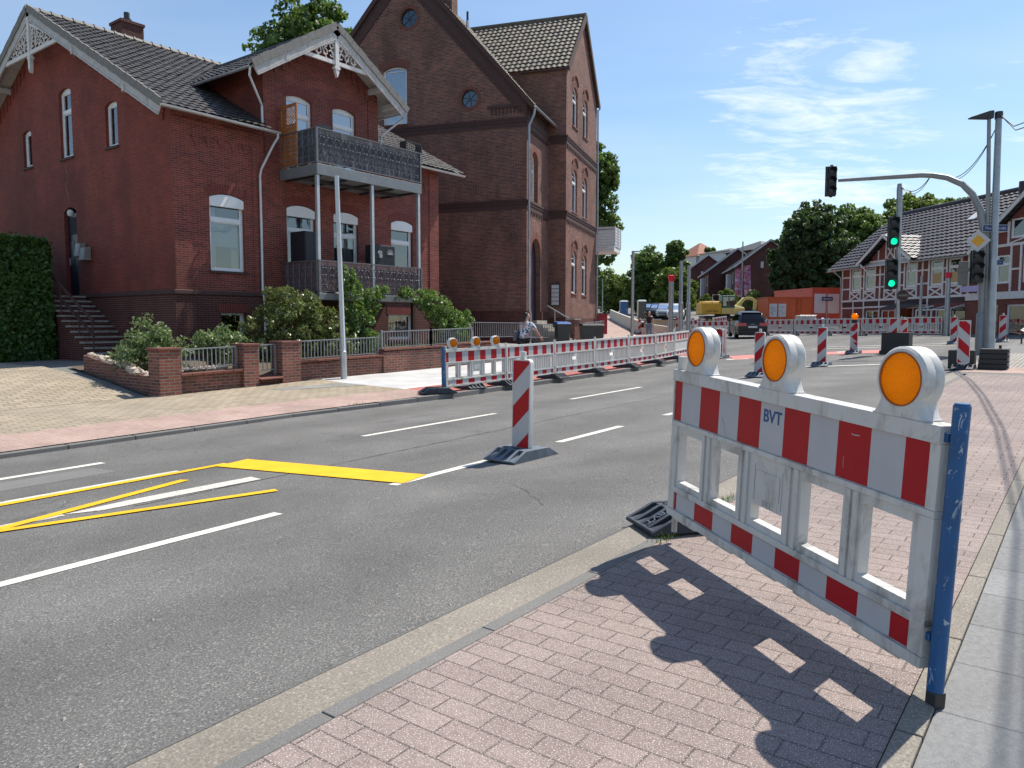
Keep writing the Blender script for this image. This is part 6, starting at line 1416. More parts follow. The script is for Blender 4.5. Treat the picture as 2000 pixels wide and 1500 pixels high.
for i, (px, D, pt, lb_) in enumerate(((1318, 78, 'carwhite', 'white parked car beside the post with the red bag'), (1297, 81, 'carsilver', 'silver parked car nearest the blue toilet cabin row'), (1283, 84, 'cardark', 'dark parked car behind the silver one up the street'), (1271, 87, 'cardark', 'farthest dark parked car up the street'))):
    o = copy_tree(car); s, n, z = site(px, D); o.location = (s, n, z + .0); o.rotation_euler = (0, 0, R(205)); o['label'] = lb_; o['group'] = G_C; o.name = 'parked_car'
    for ch in o.children:
        if ch.name.split('.')[0] in ('body', 'cabin', 'mirror'): ch.data = ch.data.copy(); ch.data.materials[0] = M[pt]
# ---- wheeled digger
DGS = .82
dg_ = thing('excavator', 'yellow wheeled excavator working behind the barriers of the far street', 'excavator', (*site(1408, 62)[:2], site(1408, 62)[2] + .15), RT)
b = MB(); b.box(-2.25, -.35, -1.2, 1.2, 1.15, 2.25); b.box(-2.05, -.4, -1.1, 1.1, 2.251, 2.4); b.build('counterweight', M['diggeryellow'], dg_, local=True, bevel=.12)
lettering('LIEBHERR', .30, M['blackplastic'], dg_, upright(-1.25, -1.205, 1.42))
b = MB(); b.box(-.34, 1.9, -1.2, 1.2, 1.15, 1.75); b.hexa([(.8, -1.1, 1.76), (1.9, -1.1, 1.76), (1.9, 1.1, 1.76), (.8, 1.1, 1.76), (.8, -1, 2.0), (1.5, -1, 1.9), (1.5, 1, 1.9), (.8, 1, 2.0)]); b.build('upper_hull', M['diggerpale'], dg_, local=True, bevel=.05)
b = MB(); b.box(-.3, .95, -1.15, .1, 1.751, 2.95); cbx = b.build('cab', M['cabgreen'], dg_, local=True, bevel=.06)
b = MB(); b.box(-.2, .3, -1.165, -1.151, 1.95, 2.8); b.box(.4, .88, -1.165, -1.151, 1.95, 2.8); b.box(.951, .965, -1.05, 0, 1.95, 2.8); b.build('cab_window', M['glass'], cbx, local=True)
b = MB(); b.box(-2.0, 1.8, -1.05, 1.05, .55, 1.0); b.tube([(0, 0, .9), (0, 0, 1.16)], .7, 14); b.build('undercarriage', M['steeldark'], dg_, local=True)
for x in (-1.5, -.6, .6, 1.5):
    b = MB(); b.lathe([(.2, -.2), (.45, -.2), (.5, -.1), (.5, .1), (.45, .2), (.2, .2)], (x, -1.05, .5), 16, 'y'); w_ = b.build('wheel', M['blackplastic'], dg_, local=True); b = MB(); b.lathe([(0, -.18), (.22, -.2)], (x, -1.05, .5), 12, 'y'); b.build('rim', M['diggeryellow'], w_, local=True)
b = MB(); b.prism([(1.2, 1.9), (1.5, 1.7), (2.2, 2.5), (2.5, 2.6), (2.5, 2.85), (2.1, 2.8)], lambda u, v, d: (u, d, v), -.2, .2); b.prism([(2.35, 2.85), (2.9, 2.82), (3.4, 2.5), (3.15, 2.4), (2.8, 2.58), (2.35, 2.58)], lambda u, v, d: (u, d, v), -.18, .18); b.prism([(3.1, 2.55), (3.42, 2.5), (3.3, 1.2), (3.05, 1.2)], lambda u, v, d: (u, d, v), -.15, .15); b.build('boom', M['diggerpale'], dg_, local=True, bevel=.02)
b = MB(); b.prism([(2.7, 1.5), (3.4, 1.5), (3.5, .8), (3.1, .5), (2.6, .9)], lambda u, v, d: (u, d, v), -.4, .4); b.build('bucket', M['steeldark'], dg_, local=True)
b = MB(); b.tube([(-1.2, -1.1, 2.4), (-1.2, -1.1, 3.0), (-.5, -1.1, 3.0), (-.5, -1.1, 2.4)], .03, 5); b.build('guard_rail', M['galvlight'], dg_, local=True)
dg_.scale = (DGS, DGS, DGS)
# ---- site containers
ct = thing('site_container', 'orange steel site container with two pale posters', 'container', (*site(1529, 57)[:2], site(1529, 57)[2]), RT)
b = MB(); b.box(-1.6, 1.55, -1.2, 1.2, .1, 2.35); b.box(-1.62, -.15, -1.23, -1.201, .1, 2.35); b.build('body', M['containerorange'], ct, local=True, bevel=.03)
b = MB()
for x in (-1.62, -.15, .6, 1.5): b.box(x, x + .07, -1.25, -1.231, .1, 2.36)
for x in (.45, .52, .8): b.tube([(x, -1.27, .2), (x, -1.27, 2.3)], .02, 5)
b.box(-1.65, 1.6, -1.25, 1.25, 2.36, 2.44); b.build('frame', M['containerorange'], ct, local=True)
for x in (-1.5, -.85): b = MB(); b.box(x, x + .55, -1.262, -1.251, 1.0, 1.95); b.build('poster', M['panelgrey'], ct, local=True)
b = MB(); rr = random.Random(8)
for i in range(34): x = rr.choice((-1.45, -.8)) + rr.uniform(0, .4); z = rr.uniform(1.15, 1.75); b.box(x, x + rr.uniform(.02, .08), -1.266, -1.263, z, z + .04)
b.build('poster_drawing', M['inkblue'], ct, local=True)
s, n, z = site(1595, 61); c2 = thing('site_office', 'salmon red site office container with shuttered pale windows', 'container', (s, n, z), RT + R(9))
b = MB(); b.box(-1.22, 1.22, -1.2, 4.8, .1, 3.0); b.build('body', M['containerred'], c2, local=True, bevel=.03)
b = MB()
for x in (-1.25, 1.17): b.box(x, x + .08, -1.24, -1.201, .1, 3.05)
b.box(-1.25, 1.25, -1.24, -1.201, 2.97, 3.08); b.box(-1.25, 1.25, -1.24, -1.201, .1, .22); b.box(-1.26, -1.221, -1.2, 4.8, 2.95, 3.06); b.build('frame', M['containerred'], c2, local=True)
for x in (-1.05, .08): b = MB(); b.box(x, x + .95, -1.235, -1.203, 1.1, 2.6); b.build('shutter', M['whiteframe'], c2, local=True, bevel=.01)
for y in (.0, 2.4): b = MB(); b.box(-1.25, -1.222, y, y + .9, 1.3, 2.3); b.build('shutter', M['panelgrey'], c2, local=True)
s, n, z = site(1612, 59.3); ow = thing('one_way_sign', 'blue one way sign with a white arrow pointing left before the red container', 'road sign', (s, n, z), RT)
b = MB(); b.tube([(0, 0, 0), (0, 0, 2.75)], .03, 8); b.build('post', M['galv'], ow, local=True); b = MB(); b.box(-.42, .42, -.05, -.04, 2.18, 2.48); b.build('plate', M['signblue'], ow, local=True)
b = MB(); b.prism([(-.36, 2.33), (-.2, 2.42), (-.2, 2.365), (.32, 2.365), (.32, 2.295), (-.2, 2.295), (-.2, 2.24)], lambda u, v, d: (u, d, v), -.054, -.051); b.build('arrow', M['signwhite'], ow, local=True)
s, n, z = site(1571, 54.5); ib = thing('water_tank', 'white square water tank in a wire cage before the red container', 'tank', (s, n, z), RT)
b = MB(); b.box(-.58, .58, -.5, .5, .15, 1.22); b.build('tank', M['tankwhite'], ib, local=True, bevel=.08)
b = MB()
for i in range(7): x = -.6 + i * .2; b.tube([(x, -.54, .1), (x, -.54, 1.24)], .014, 4)
for i in range(5): z_ = .15 + i * .27; b.tube([(-.6, -.545, z_), (.6, -.545, z_)], .014, 4)
b.build('cage', M['galv'], ib, local=True); b = MB(); b.box(-.6, .6, -.52, .52, 0, .13); b.build('pallet', M['containertimber'], ib, local=True)
s, n, z = site(1603, 53); bgs = thing('sand_bag', 'pale bulk bag slumped between the tank and the red container', 'bag', (s, n, z)); b = MB(); b.lathe([(0, .0), (.55, .02), (.6, .3), (.5, .7), (.25, .95), (.1, 1.1)], (s, n, z), 12); b.build('bag', M['lilac'], bgs, smooth=True)
s, n, z = site(1592, 52); wm = thing('cement_mixer', 'black machine box behind the junction barriers', 'machine', (s, n, z), RT); b = MB(); b.box(-.3, .3, -.3, .3, .0, .95); b.tube([(.2, 0, .9), (.35, 0, 1.25), (.55, 0, 1.1)], .05, 6); b.build('case', M['blackplastic'], wm, local=True, bevel=.04)
# ---- cabins, cabinet, bins, skip along the far pavement
def cabin(label, px, D, mat_, w_=.9, h_=2.0, dz=0, name='portable_toilet'):
    s, n, z = site(px, D); t_ = thing(name, label, 'toilet cabin' if name == 'portable_toilet' else 'box', (s, n, z + dz), RT); b = MB(); b.box(-w_ / 2, w_ / 2, -.5, .5, 0, h_); b.build('shell', M[mat_], t_, local=True, bevel=.05)
    b = MB(); b.hexa([(-w_ / 2 - .03, -.53, h_), (w_ / 2 + .03, -.53, h_), (w_ / 2 + .03, .53, h_), (-w_ / 2 - .03, .53, h_), (-w_ / 2 + .1, -.4, h_ + .15), (w_ / 2 - .1, -.4, h_ + .15), (w_ / 2 - .1, .4, h_ + .15), (-w_ / 2 + .1, .4, h_ + .15)]); b.build('roof', M['panelgrey'], t_, local=True)
    b = MB(); b.box(-w_ / 2 + .1, w_ / 2 - .1, -.52, -.501, .1, h_ - .15); d_ = b.build('door', M[mat_], t_, local=True); b = MB(); b.box(w_ / 2 - .2, w_ / 2 - .16, -.54, -.521, .9, 1.05); b.build('handle', M['galvlight'], d_, local=True)
    return t_
cabin('blue portable toilet up the far street', 1217, 82, 'toiletblue', .8, 1.8); cabin('dark site cabin right of the blue toilet', 1252, 74, 'cardark', .75, 2.0, name='site_cabin')
s, n, z = site(1295, 58); sk = thing('rubble_skip', 'low tan skip in front of the parked cars', 'skip', (s, n, z + .35), RT); b = MB(); b.hexa([(-.7, -.5, .1), (.7, -.5, .1), (.7, .5, .1), (-.7, .5, .1), (-.95, -.7, .75), (.95, -.7, .75), (.95, .7, .75), (-.95, .7, .75)]); b.build('tub', M['containertimber'], sk, local=True); b = MB(); b.box(-.97, .97, -.72, -.66, .70, .78); b.build('rim', M['ochre'], sk, local=True)
s, n, z = site(1175, 46); rc = thing('switch_cabinet', 'dark red switch cabinet at the corner of the brown building', 'cabinet', (s, n, z + .35), RT); b = MB(); b.box(-.3, .3, -.2, .2, 0, 1.15); b.build('case', M['cabinetred'], rc, local=True, bevel=.02); b = MB(); b.box(-.12, .1, -.21, -.201, .7, .82); b.build('label_plate', M['curtain'], rc, local=True); b = MB(); b.box(-.33, .33, -.23, .23, 1.151, 1.2); b.build('lid', M['cabinetred'], rc, local=True)
def bin_(label, px, D, mat_='bingrey', grp='wheelie bins by the brown building'):
    s, n, z = site(px, D); t_ = thing('wheelie_bin', label, 'bin', (s, n, z + .12), RT + R(10), group=grp); b = MB(); b.hexa([(-.24, -.25, .08), (.24, -.25, .08), (.24, .25, .08), (-.24, .25, .08), (-.29, -.34, .95), (.29, -.34, .95), (.29, .34, .95), (-.29, .34, .95)]); b.build('tub', M['bingrey'], t_, local=True, bevel=.02)
    b = MB(); b.hexa([(-.31, -.38, .951), (.31, -.38, .951), (.31, .34, .951), (-.31, .34, .951), (-.27, -.32, 1.02), (.27, -.32, 1.02), (.27, .34, 1.06), (-.27, .34, 1.06)]); b.build('lid', M[mat_], t_, local=True)
    for x in (-.25, .25): b = MB(); b.lathe([(0, -.03), (.1, -.03), (.1, .03), (0, .03)], (x, .28, .1), 12, 'x'); b.build('wheel', M['blackplastic'], t_, local=True)
bin_('dark wheelie bin on the left of a pair by the brown building', 1146, 35.5); bin_('dark wheelie bin on the right of a pair by the brown building', 1164, 36); bin_('wheelie bin with a blue lid beside the entrance of the brown building', 1098, 33, 'binblue', 'wheelie bin with blue lid')
# ---- beige wall elements up the far street
G_W = 'beige barrier elements up the far street'
wl_ = [site(1303, 49), site(1262, 56), site(1243, 61), site(1226, 66.5), site(1212, 72), site(1200, 78), site(1192, 84)]
wn = ['nearest, beside the walking woman', 'second from the walking woman', 'third up the street', 'fourth up the street', 'fifth up the street', 'farthest, before the blue toilet']
for i in range(6):
    a, c = Vector(wl_[i][:2]), Vector(wl_[i + 1][:2]); 
    if i == 1: a = a.lerp(c, .25)
    t_ = thing('wall_element', 'beige barrier element, ' + wn[i], 'barrier', (a.x, a.y, gz(*a)), group=G_W); b = MB(); d = (c - a).normalized(); p = Vector((-d.y, d.x)) * .09; c2_ = c - d * .03
    q = [a - p, c2_ - p, c2_ + p, a + p]; h_ = .95 if i else .85; b.hexa([(v.x, v.y, gz(v.x, v.y) - .05) for v in q] + [(v.x, v.y, gz(v.x, v.y) + h_) for v in q]); b.build('slab', M['wallbeige'], t_)
    b = MB(); k = 3
    for j in range(k + 1): v = a.lerp(c2_, j / k); b.beam((v.x - p.x * 1.2, v.y - p.y * 1.2, gz(v.x, v.y)), (v.x - p.x * 1.2, v.y - p.y * 1.2, gz(v.x, v.y) + h_), .06, .03)
    b.build('rib', M['stone'], t_)
# more barriers and boards round the digger
G_D = 'barriers round the excavator site'
for i, (px0, D0, px1, D1, lb_) in enumerate(((1330, 57, 1362, 57.5, 'white barrier panel before the excavator counterweight'), (1362, 55, 1392, 54.5, 'white barrier panel under the excavator cab'), (1392, 58, 1425, 60, 'white barrier panel left of the black car'), (1250, 60, 1288, 61, 'red and white barrier panel behind the walking woman'))):
    o = copy_tree(lat0); a, c = site(px0, D0), site(px1, D1); place_panel(o, a[:2], c[:2], a[2] + .1, c[2] + .1); o['label'] = lb_; o['group'] = G_D
for px, D, lb_ in ((1249, 58, 'delineator board at the beige wall behind the walking woman'), (1322, 60, 'delineator board right of the red bag post'), (1352, 58, 'delineator board before the excavator wheels'), (1365, 56.5, 'delineator board near the excavator with its own lamp')):
    o = copy_tree(bk); s, n, z = site(px, D); o.location = (s, n, z); o.rotation_euler = (0, 0, R(-70)); o['label'] = lb_; o['group'] = G_D
# banners on a pole
m_, t, bs = newmat('banner'); uv = t.add('ShaderNodeTexCoord').outputs['Object']; nz = t.noise(uv, 1.6, 3, .5, 1.5)
cr = t.add('ShaderNodeValToRGB', {0: nz}); el = cr.color_ramp.elements; el[0].position = .32; el[0].color = (.12, .03, .30, 1); el[1].position = .62; el[1].color = (.72, .50, .60, 1); e_ = el.new(.46); e_.color = (.62, .18, .14, 1); e_ = el.new(.54); e_.color = (.36, .26, .5, 1); t.l.new(cr.outputs[0], bs.inputs['Base Color']); bs.inputs['Roughness'].default_value = .7
s, n, z = site(1446, 80); bn = thing('banner_pole', 'flagpole with two purple and pink printed banners', 'banner', (s, n, z), RT)
b = MB(); b.tube([(0, 0, 0), (0, 0, 1.55 + 160 / 1500 * 80 - z)], .07, 8); b.build('pole', M['galv'], bn, local=True)
for x0, x1, zt_, zb in ((-.72, -.12, 6.9, 4.0), (.12, .85, 7.2, 4.1)):
    b = MB(); V_ = []
    for i in range(9):
        f = i / 8
        for j in range(7): g_ = j / 6; V_.append((x0 + (x1 - x0) * f + (.12 * g_ if x0 > 0 else 0), .05 * math.sin(f * 6 + g_ * 4), (zt_ + (zb - zt_) * g_) - z + 1.0 - .6 + (.08 * f if x0 > 0 else 0)))
    b.mesh(V_, [(i * 7 + j, i * 7 + j + 1, i * 7 + 8 + j, i * 7 + 7 + j) for i in range(8) for j in range(6)]); b.build('banner', M['banner'], bn, local=True)
# ---- row houses and houses far behind
def rowhouse(loc, label, ln=10.5, e_=5.2, r_=7.9, wd=7.2):
    t_ = thing('row_house', label, 'house', loc, R(28.6), group='brick row houses up the far street'); b = MB(); Wall((0, 0), (0, -1), (1, 0)).fill(b, 0, wd, -2, lambda u: e_ + (r_ - e_) * (1 - abs(u - wd / 2) / (wd / 2)), [], kinks=[wd / 2]); lw = Wall((0, 0), (1, 0), (0, -1)); hs = [dict(u0=a, u1=a + 1.1, v0=z0, v1=z0 + 1.4) for a in (1.0, 3.2, 6.5, 8.2) for z0 in (.6, 3.2)]
    lw.fill(b, 0, ln, -2, e_, hs, .1); Wall((ln, 0), (0, -1), (-1, 0)).fill(b, 0, wd, -2, lambda u: e_ + (r_ - e_) * (1 - abs(u - wd / 2) / (wd / 2)), [], kinks=[wd / 2]); b.build('wall', M['rowbrick'], t_, local=True)
    for h in hs: lw.window(t_, h, .05, .12, sill=None, local=True)
    b = MB(); sl_ = math.hypot(wd / 2 + .4, (r_ - e_) * (wd / 2 + .4) / (wd / 2)); k = (r_ - e_) / (wd / 2); V_ = Vector((0, -1, k)).normalized(); tiles(b, (-.3, .4, e_ - .4 * k + .05), (1, 0, 0), V_, ln + .6, sl_, .5, .5, amp=.04, step=.05, seg=3); tiles(b, (-.3, -wd - .4, e_ - .4 * k + .05), (1, 0, 0), Vector((0, 1, k)).normalized(), ln + .6, sl_, .5, .5, seg=2); b.build('roof', M['roofdark'], t_, local=True)
    b = MB(); 
    for sg in (0, 1): b.beam((-.32, .4 if sg == 0 else -wd - .4, e_ - .4 * k), (-.32, -wd / 2, r_ + .03), .06, .2)
    b.beam((-.3, .42, e_ - .42 * k), (ln + .3, .42, e_ - .42 * k), .08, .12); b.build('verge', M['panelgrey'], t_, local=True)
    b = MB(); b.box(4.6, 5.9, .001, .5, -1.5, 4.4); b.build('bay', M['panelgrey'], t_, local=True)
    for u in (2.6, 5.2): b = MB(); b.box(-.06, -.001, -u - .3, -u, 4.8, 5.5); b.build('vent_window', M['panelgrey'], t_, local=True)
    return t_
rowhouse((86.2, 33.0, 3.2), 'nearest dark brick row house, its bare gable beside the big trees'); rowhouse((95.6, 40.4, 3.4), 'middle dark brick row house between its two neighbours'); rowhouse((107, 49.2, 3.9), 'farthest dark brick row house of the three')
def hiphouse(px, D, w_, d_, ytop, yeave, label, wall_='curtain', roof='rooftile_red'):
    s, n, z = site(px, D); ze = 1.55 + (634 - yeave) / 1500 * D; zt_ = 1.55 + (634 - ytop) / 1500 * D; t_ = thing('distant_house', label, 'house', (s, n, 0), RT + R(25)); b = MB(); wq = Wall((-w_ / 2, -d_ / 2), (1, 0), (0, 1)); hs = [dict(u0=w_ * f, u1=w_ * f + 1.1, v0=ze - 3.0, v1=ze - 1.2) for f in (.15, .45, .75)]
    wq.fill(b, 0, w_, z - 2, ze, hs, .15); b.box(-w_ / 2, w_ / 2, -d_ / 2 + .4, d_ / 2, z - 2, ze); b.build('wall', M[wall_], t_, local=True)
    for h in hs: wq.window(t_, h, .05, .1, sill=None, local=True)
    b = MB(); o_ = .5; A_ = [(-w_ / 2 - o_, -d_ / 2 - o_, ze), (w_ / 2 + o_, -d_ / 2 - o_, ze), (w_ / 2 + o_, d_ / 2 + o_, ze), (-w_ / 2 - o_, d_ / 2 + o_, ze), (-.2, 0, zt_), (.2, 0, zt_)]; b.mesh(A_, [(0, 1, 5, 4), (1, 2, 5), (2, 3, 4, 5), (3, 0, 4), (3, 2, 1, 0)]); b.build('roof', M[roof], t_, local=True); return t_
hiphouse(1364, 150, 6.2, 6.2, 477, 505, 'pale house with a red hipped roof above the row houses'); hiphouse(1425, 140, 8, 8, 487, 497, 'house with a flat grey roof behind the row houses', 'panelgrey', 'roofdark'); hiphouse(1482, 120, 7, 8, 473, 494, 'dark roofed house beside the big trees', 'rowbrick', 'roofdark')
# ------------------------------------------------------------------ garden wall, railings
GW = thing('garden_wall', 'low brick garden wall with three brick pillars before the red house', 'wall', (9, 16.4, 0))
def gbox(b, x0, x1, y0, y1, h, h0=-.3): 
    z = [gz(x0, y0), gz(x1, y0), gz(x1, y1), gz(x0, y1)]; q = [(x0, y0), (x1, y0), (x1, y1), (x0, y1)]; b.hexa([(*p, zz + h0) for p, zz in zip(q, z)] + [(*p, max(z) * 0 + zz + h) for p, zz in zip(q, z)])
for x0, x1 in ((8.66, 9.16), (10.74, 11.16), (11.84, 12.40)):
    zt_ = gz((x0 + x1) / 2, 16.3) + 1.0; b = MB(); b.box(x0, x1, 16.18, 16.66, zt_ - 1.4, zt_); pl = b.build('pillar', M['gardenbrick'], GW, bevel=.006)
    b = MB(); b.box(x0 - .03, x1 + .03, 16.15, 16.69, zt_ + .002, zt_ + .06); b.build('cap', M['soldier_brown'], pl, bevel=.012)
b = MB(); gbox(b, 9.16, 10.74, 16.3, 16.54, .40); gbox(b, 11.16, 11.84, 16.34, 16.5, .16); gbox(b, 12.40, 15.3, 16.26, 16.5, .46); gbox(b, 15.3, 18.2, 16.2, 16.46, .62); gbox(b, 18.2, 20.4, 16.25, 16.5, .66); gbox(b, 8.68, 8.86, 16.66, 19.8, .36)
b.build('wall', M['gardenbrick'], GW)
b = MB(); 
for x0, x1, h in ((9.17, 10.73, .40), (12.41, 15.29, .46), (15.31, 18.2, .62), (18.21, 20.4, .66)):
    k = int((x1 - x0) / .25)
    for i in range(k): a, c = x0 + (x1 - x0) * i / k, x0 + (x1 - x0) * (i + .96) / k; z = [gz(a, 16.4), gz(c, 16.4)]; b.hexa([(a, 16.18, z[0] + h + .002), (c, 16.18, z[1] + h + .002), (c, 16.56, z[1] + h + .002), (a, 16.56, z[0] + h + .002), (a, 16.18, z[0] + h + .06), (c, 16.18, z[1] + h + .06), (c, 16.56, z[1] + h + .06), (a, 16.56, z[0] + h + .06)])
gbox(b, 11.16, 11.84, 16.1, 16.6, .20, .165)
b.build('coping', M['soldier_brown'], GW, bevel=.006)
rr = random.Random(12); b = MB()
def rock(b, c, r_):
    m0 = len(b.v); ph = [rr.uniform(.7, 1.2) for _ in range(40)]; n = 8; rows = 5
    for i in range(rows):
        th = math.pi * (i + .5) / rows
        for k in range(n): a = 2 * math.pi * k / n; q = r_ * ph[(i * 7 + k * 3) % 40]; b.v.append(Vector(c) + Vector((q * math.sin(th) * math.cos(a) * 1.25, q * math.sin(th) * math.sin(a), q * math.cos(th) * .75)))
    for i in range(rows - 1):
        for k in range(n): k2 = (k + 1) % n; b.f.append((m0 + i * n + k, m0 + i * n + k2, m0 + (i + 1) * n + k2, m0 + (i + 1) * n + k)); b.m.append(0)
    b.f.append(tuple(m0 + k for k in range(n))[::-1]); b.f.append(tuple(m0 + (rows - 1) * n + k for k in range(n))); b.m += [0, 0]
for i in range(15): y = 16.85 + i * .2; rock(b, (8.8 + rr.uniform(-.05, .05), y, gz(8.8, y) + .38), rr.uniform(.06, .12))
for i in range(8): rock(b, (9.3 + i * .18, 16.75 + rr.uniform(0, .1), gz(9.5, 16.8) + .46), rr.uniform(.06, .1))
tag(b.build('edging_stones', M['rubblestone']), 'pale rubble stones edging the rose bed by the driveway', 'stones', kind='stuff')
def railing(label, pts, h, zoff, posts=True, name='railing', step=.105, grp='galvanized garden railings'):
    t_ = thing(name, label, 'railing', (*pts[0], gz(*pts[0])), group=grp); fr_, br_ = MB(), MB()
    for a, c in zip(pts[:-1], pts[1:]):
        A, C_ = Vector((*a, gz(*a) + zoff)), Vector((*c, gz(*c) + zoff)); d = C_ - A; fr_.beam(A + Vector((0, 0, h)), C_ + Vector((0, 0, h)), .045, .028); fr_.beam(A + Vector((0, 0, .07)), C_ + Vector((0, 0, .07)), .04, .024)
        for p in (A, C_): fr_.beam(p - Vector((0, 0, .1)), p + Vector((0, 0, h + (.05 if posts else 0))), .05, .05)
        k = int(d.length / step)
        for i in range(1, k): p = A + d * (i / k); br_.beam(p + Vector((0, 0, .08)), p + Vector((0, 0, h - .01)), .02, .02)
    fr_.build('rail_frame', M['rail'], t_); br_.build('bars', M['rail'], t_); return t_
railing('short galvanized railing between the first two brick pillars', [(9.2, 16.42), (10.7, 16.42)], .52, .47, False)
railing('small galvanized gate between two brick pillars', [(11.2, 16.42), (11.8, 16.42)], .70, .28, False, 'garden_gate')
railing('long galvanized railing right of the third brick pillar', [(12.46, 16.38), (15.25, 16.38)], .52, .50)
railing('galvanized railing on the higher wall part before the climbing rose', [(15.35, 16.33), (17.4, 16.33), (19.4, 16.38)], .52, .66)
railing('tall galvanized railing along the side of the brown building', [(19.6, 16.5), (22.0, 18.7), (25.3, 18.6), (28.6, 18.5)], .62, .38, step=.12)
railing('galvanized railing before the entrance of the brown building', [(29.0, 19.4), (31.2, 20.2)], .95, .2, step=.12)
railing('grey railing right of the brown building corner post', [(33.0, 20.4), (35.5, 21.4), (37.5, 22.2)], .95, .2, step=.12)
railing('grey railing panels beyond the bins', [(38.5, 22.6), (42.5, 24.9)], .95, .2, step=.12)
t_ = thing('stone_post', 'square brick gate post before the brown building', 'post', (31.8, 20.3, .4)); b = MB(); z = gz(31.8, 20.3); b.box(31.55, 32.0, 20.1, 20.55, z - .2, z + 1.3); b.build('shaft', M['gardenbrick'], t_); b = MB(); b.box(31.5, 32.05, 20.05, 20.6, z + 1.302, z + 1.38); b.build('cap', M['stone'], t_)
# ------------------------------------------------------------------ plants
def leaves(name, C_, S_, mat_, parent=None, up=.25, seed=0, aspect=.5, org=None, nrm=None):
    """one mesh of many leaf blades at centres C_ (k,3), lengths S_"""
    rg = np.random.default_rng(seed); k = len(C_); C_ = np.asarray(C_, float); S_ = np.asarray(S_, float)[:, None]
    d = rg.normal(size=(k, 3)); d[:, 2] -= .25; d /= np.linalg.norm(d, axis=1)[:, None]
    nn_ = rg.normal(size=(k, 3)) + np.array([0, 0, up * 3])
    if nrm is not None: nn_ += nrm * 1.6
    w_ = np.cross(d, nn_); w_ /= np.linalg.norm(w_, axis=1)[:, None] + 1e-9; n3 = np.cross(w_, d)
    a = C_ - d * S_ * .5; c = C_ + d * S_ * .5 - n3 * S_ * .12; l_ = C_ + w_ * S_ * aspect * .5 + n3 * S_ * .06; r_ = C_ - w_ * S_ * aspect * .5 + n3 * S_ * .06
    V_ = np.stack([a, r_, c, l_], 1).reshape(-1, 3); o_ = Vector((0, 0, 0))
    q = parent
    while q is not None: o_ = o_ + ORG.get(q.name, Vector((0, 0, 0))); q = q.parent
    V_ = V_ - np.array(o_)
    me = bpy.data.meshes.new(name); me.vertices.add(4 * k); me.vertices.foreach_set('co', V_.ravel().astype(np.float32)); me.loops.add(4 * k); me.loops.foreach_set('vertex_index', np.arange(4 * k, dtype=np.int32)); me.polygons.add(k); me.polygons.foreach_set('loop_start', np.arange(0, 4 * k, 4, dtype=np.int32)); me.update(); me.validate()
    me.materials.append(M[mat_]); o = bpy.data.objects.new(name, me); COL.objects.link(o)
    if parent: o.parent = parent
    return o
def blobs_pts(rg, blobs, count, inner=.55, gap=.25):
    """points in the outer part of a set of ellipsoids, unevenly dense"""
    vol = np.array([b_[3] * b_[4] * b_[5] for b_ in blobs]) ** .7; vol /= vol.sum(); P_, N_ = [], []
    for b_, f in zip(blobs, vol):
        k = int(count * f); d = rg.normal(size=(k, 3)); d /= np.linalg.norm(d, axis=1)[:, None]; r_ = inner + (1.06 - inner) * rg.random(k) ** .6
        # clumps: pull points towards random twig centres
        tw = rg.normal(size=(max(6, k // 45), 3)); tw /= np.linalg.norm(tw, axis=1)[:, None]; near = tw[np.argmax(d @ tw.T, axis=1)]; d2 = d * (1 - gap) + near * gap * 1.15; 
        P_.append(np.array(b_[:3]) + d2 * r_[:, None] * np.array(b_[3:6])); N_.append(d)
    return np.concatenate(P_), np.concatenate(N_)
def bush(name, label, cat, blobs, count, size, mat_, seed, stems=6, base=None, up=.25, aspect=.5, gap=.3, inner=.45, stem_r=.015, group=None):
    rg = np.random.default_rng(seed); base = base or (blobs[0][0], blobs[0][1], gz(blobs[0][0], blobs[0][1])); t_ = thing(name, label, cat, base, group=group)
    P_, N_ = blobs_pts(rg, blobs, count, inner, gap); S_ = size * (.6 + .8 * rg.random(len(P_))); keep = P_[:, 2] > np.array([gz(p[0], p[1]) for p in P_]) + .02
    leaves('foliage', P_[keep], S_[keep], mat_, t_, up, seed, aspect, nrm=N_[keep]); b = MB()
    for i in range(stems):
        q = blobs[i % len(blobs)]; e_ = Vector(q[:3]) + Vector(rg.normal(size=3)) * .25 * min(q[3:6]); a = Vector(base) + Vector((rg.uniform(-.15, .15), rg.uniform(-.1, .1), 0)); m_ = a.lerp(e_, .5) + Vector((rg.uniform(-.1, .1), 0, .05)); b.tube([a, m_, e_], [stem_r * 1.5, stem_r, stem_r * .5], 5)
    b.build('stems', M['bark'], t_); return t_
def rb(rg, c, R3, n, r0, r1):
    """random blobs filling an ellipsoid"""
    out = []
    for i in range(n):
        d = rg.normal(size=3); d /= np.linalg.norm(d); f = rg.random() ** .5 * .8; r_ = rg.uniform(r0, r1); out.append((c[0] + d[0] * R3[0] * f, c[1] + d[1] * R3[1] * f, c[2] + d[2] * R3[2] * f, r_ * rg.uniform(.9, 1.3), r_ * rg.uniform(.9, 1.3), r_ * rg.uniform(.7, 1.0)))
    return out
rg = np.random.default_rng(2)
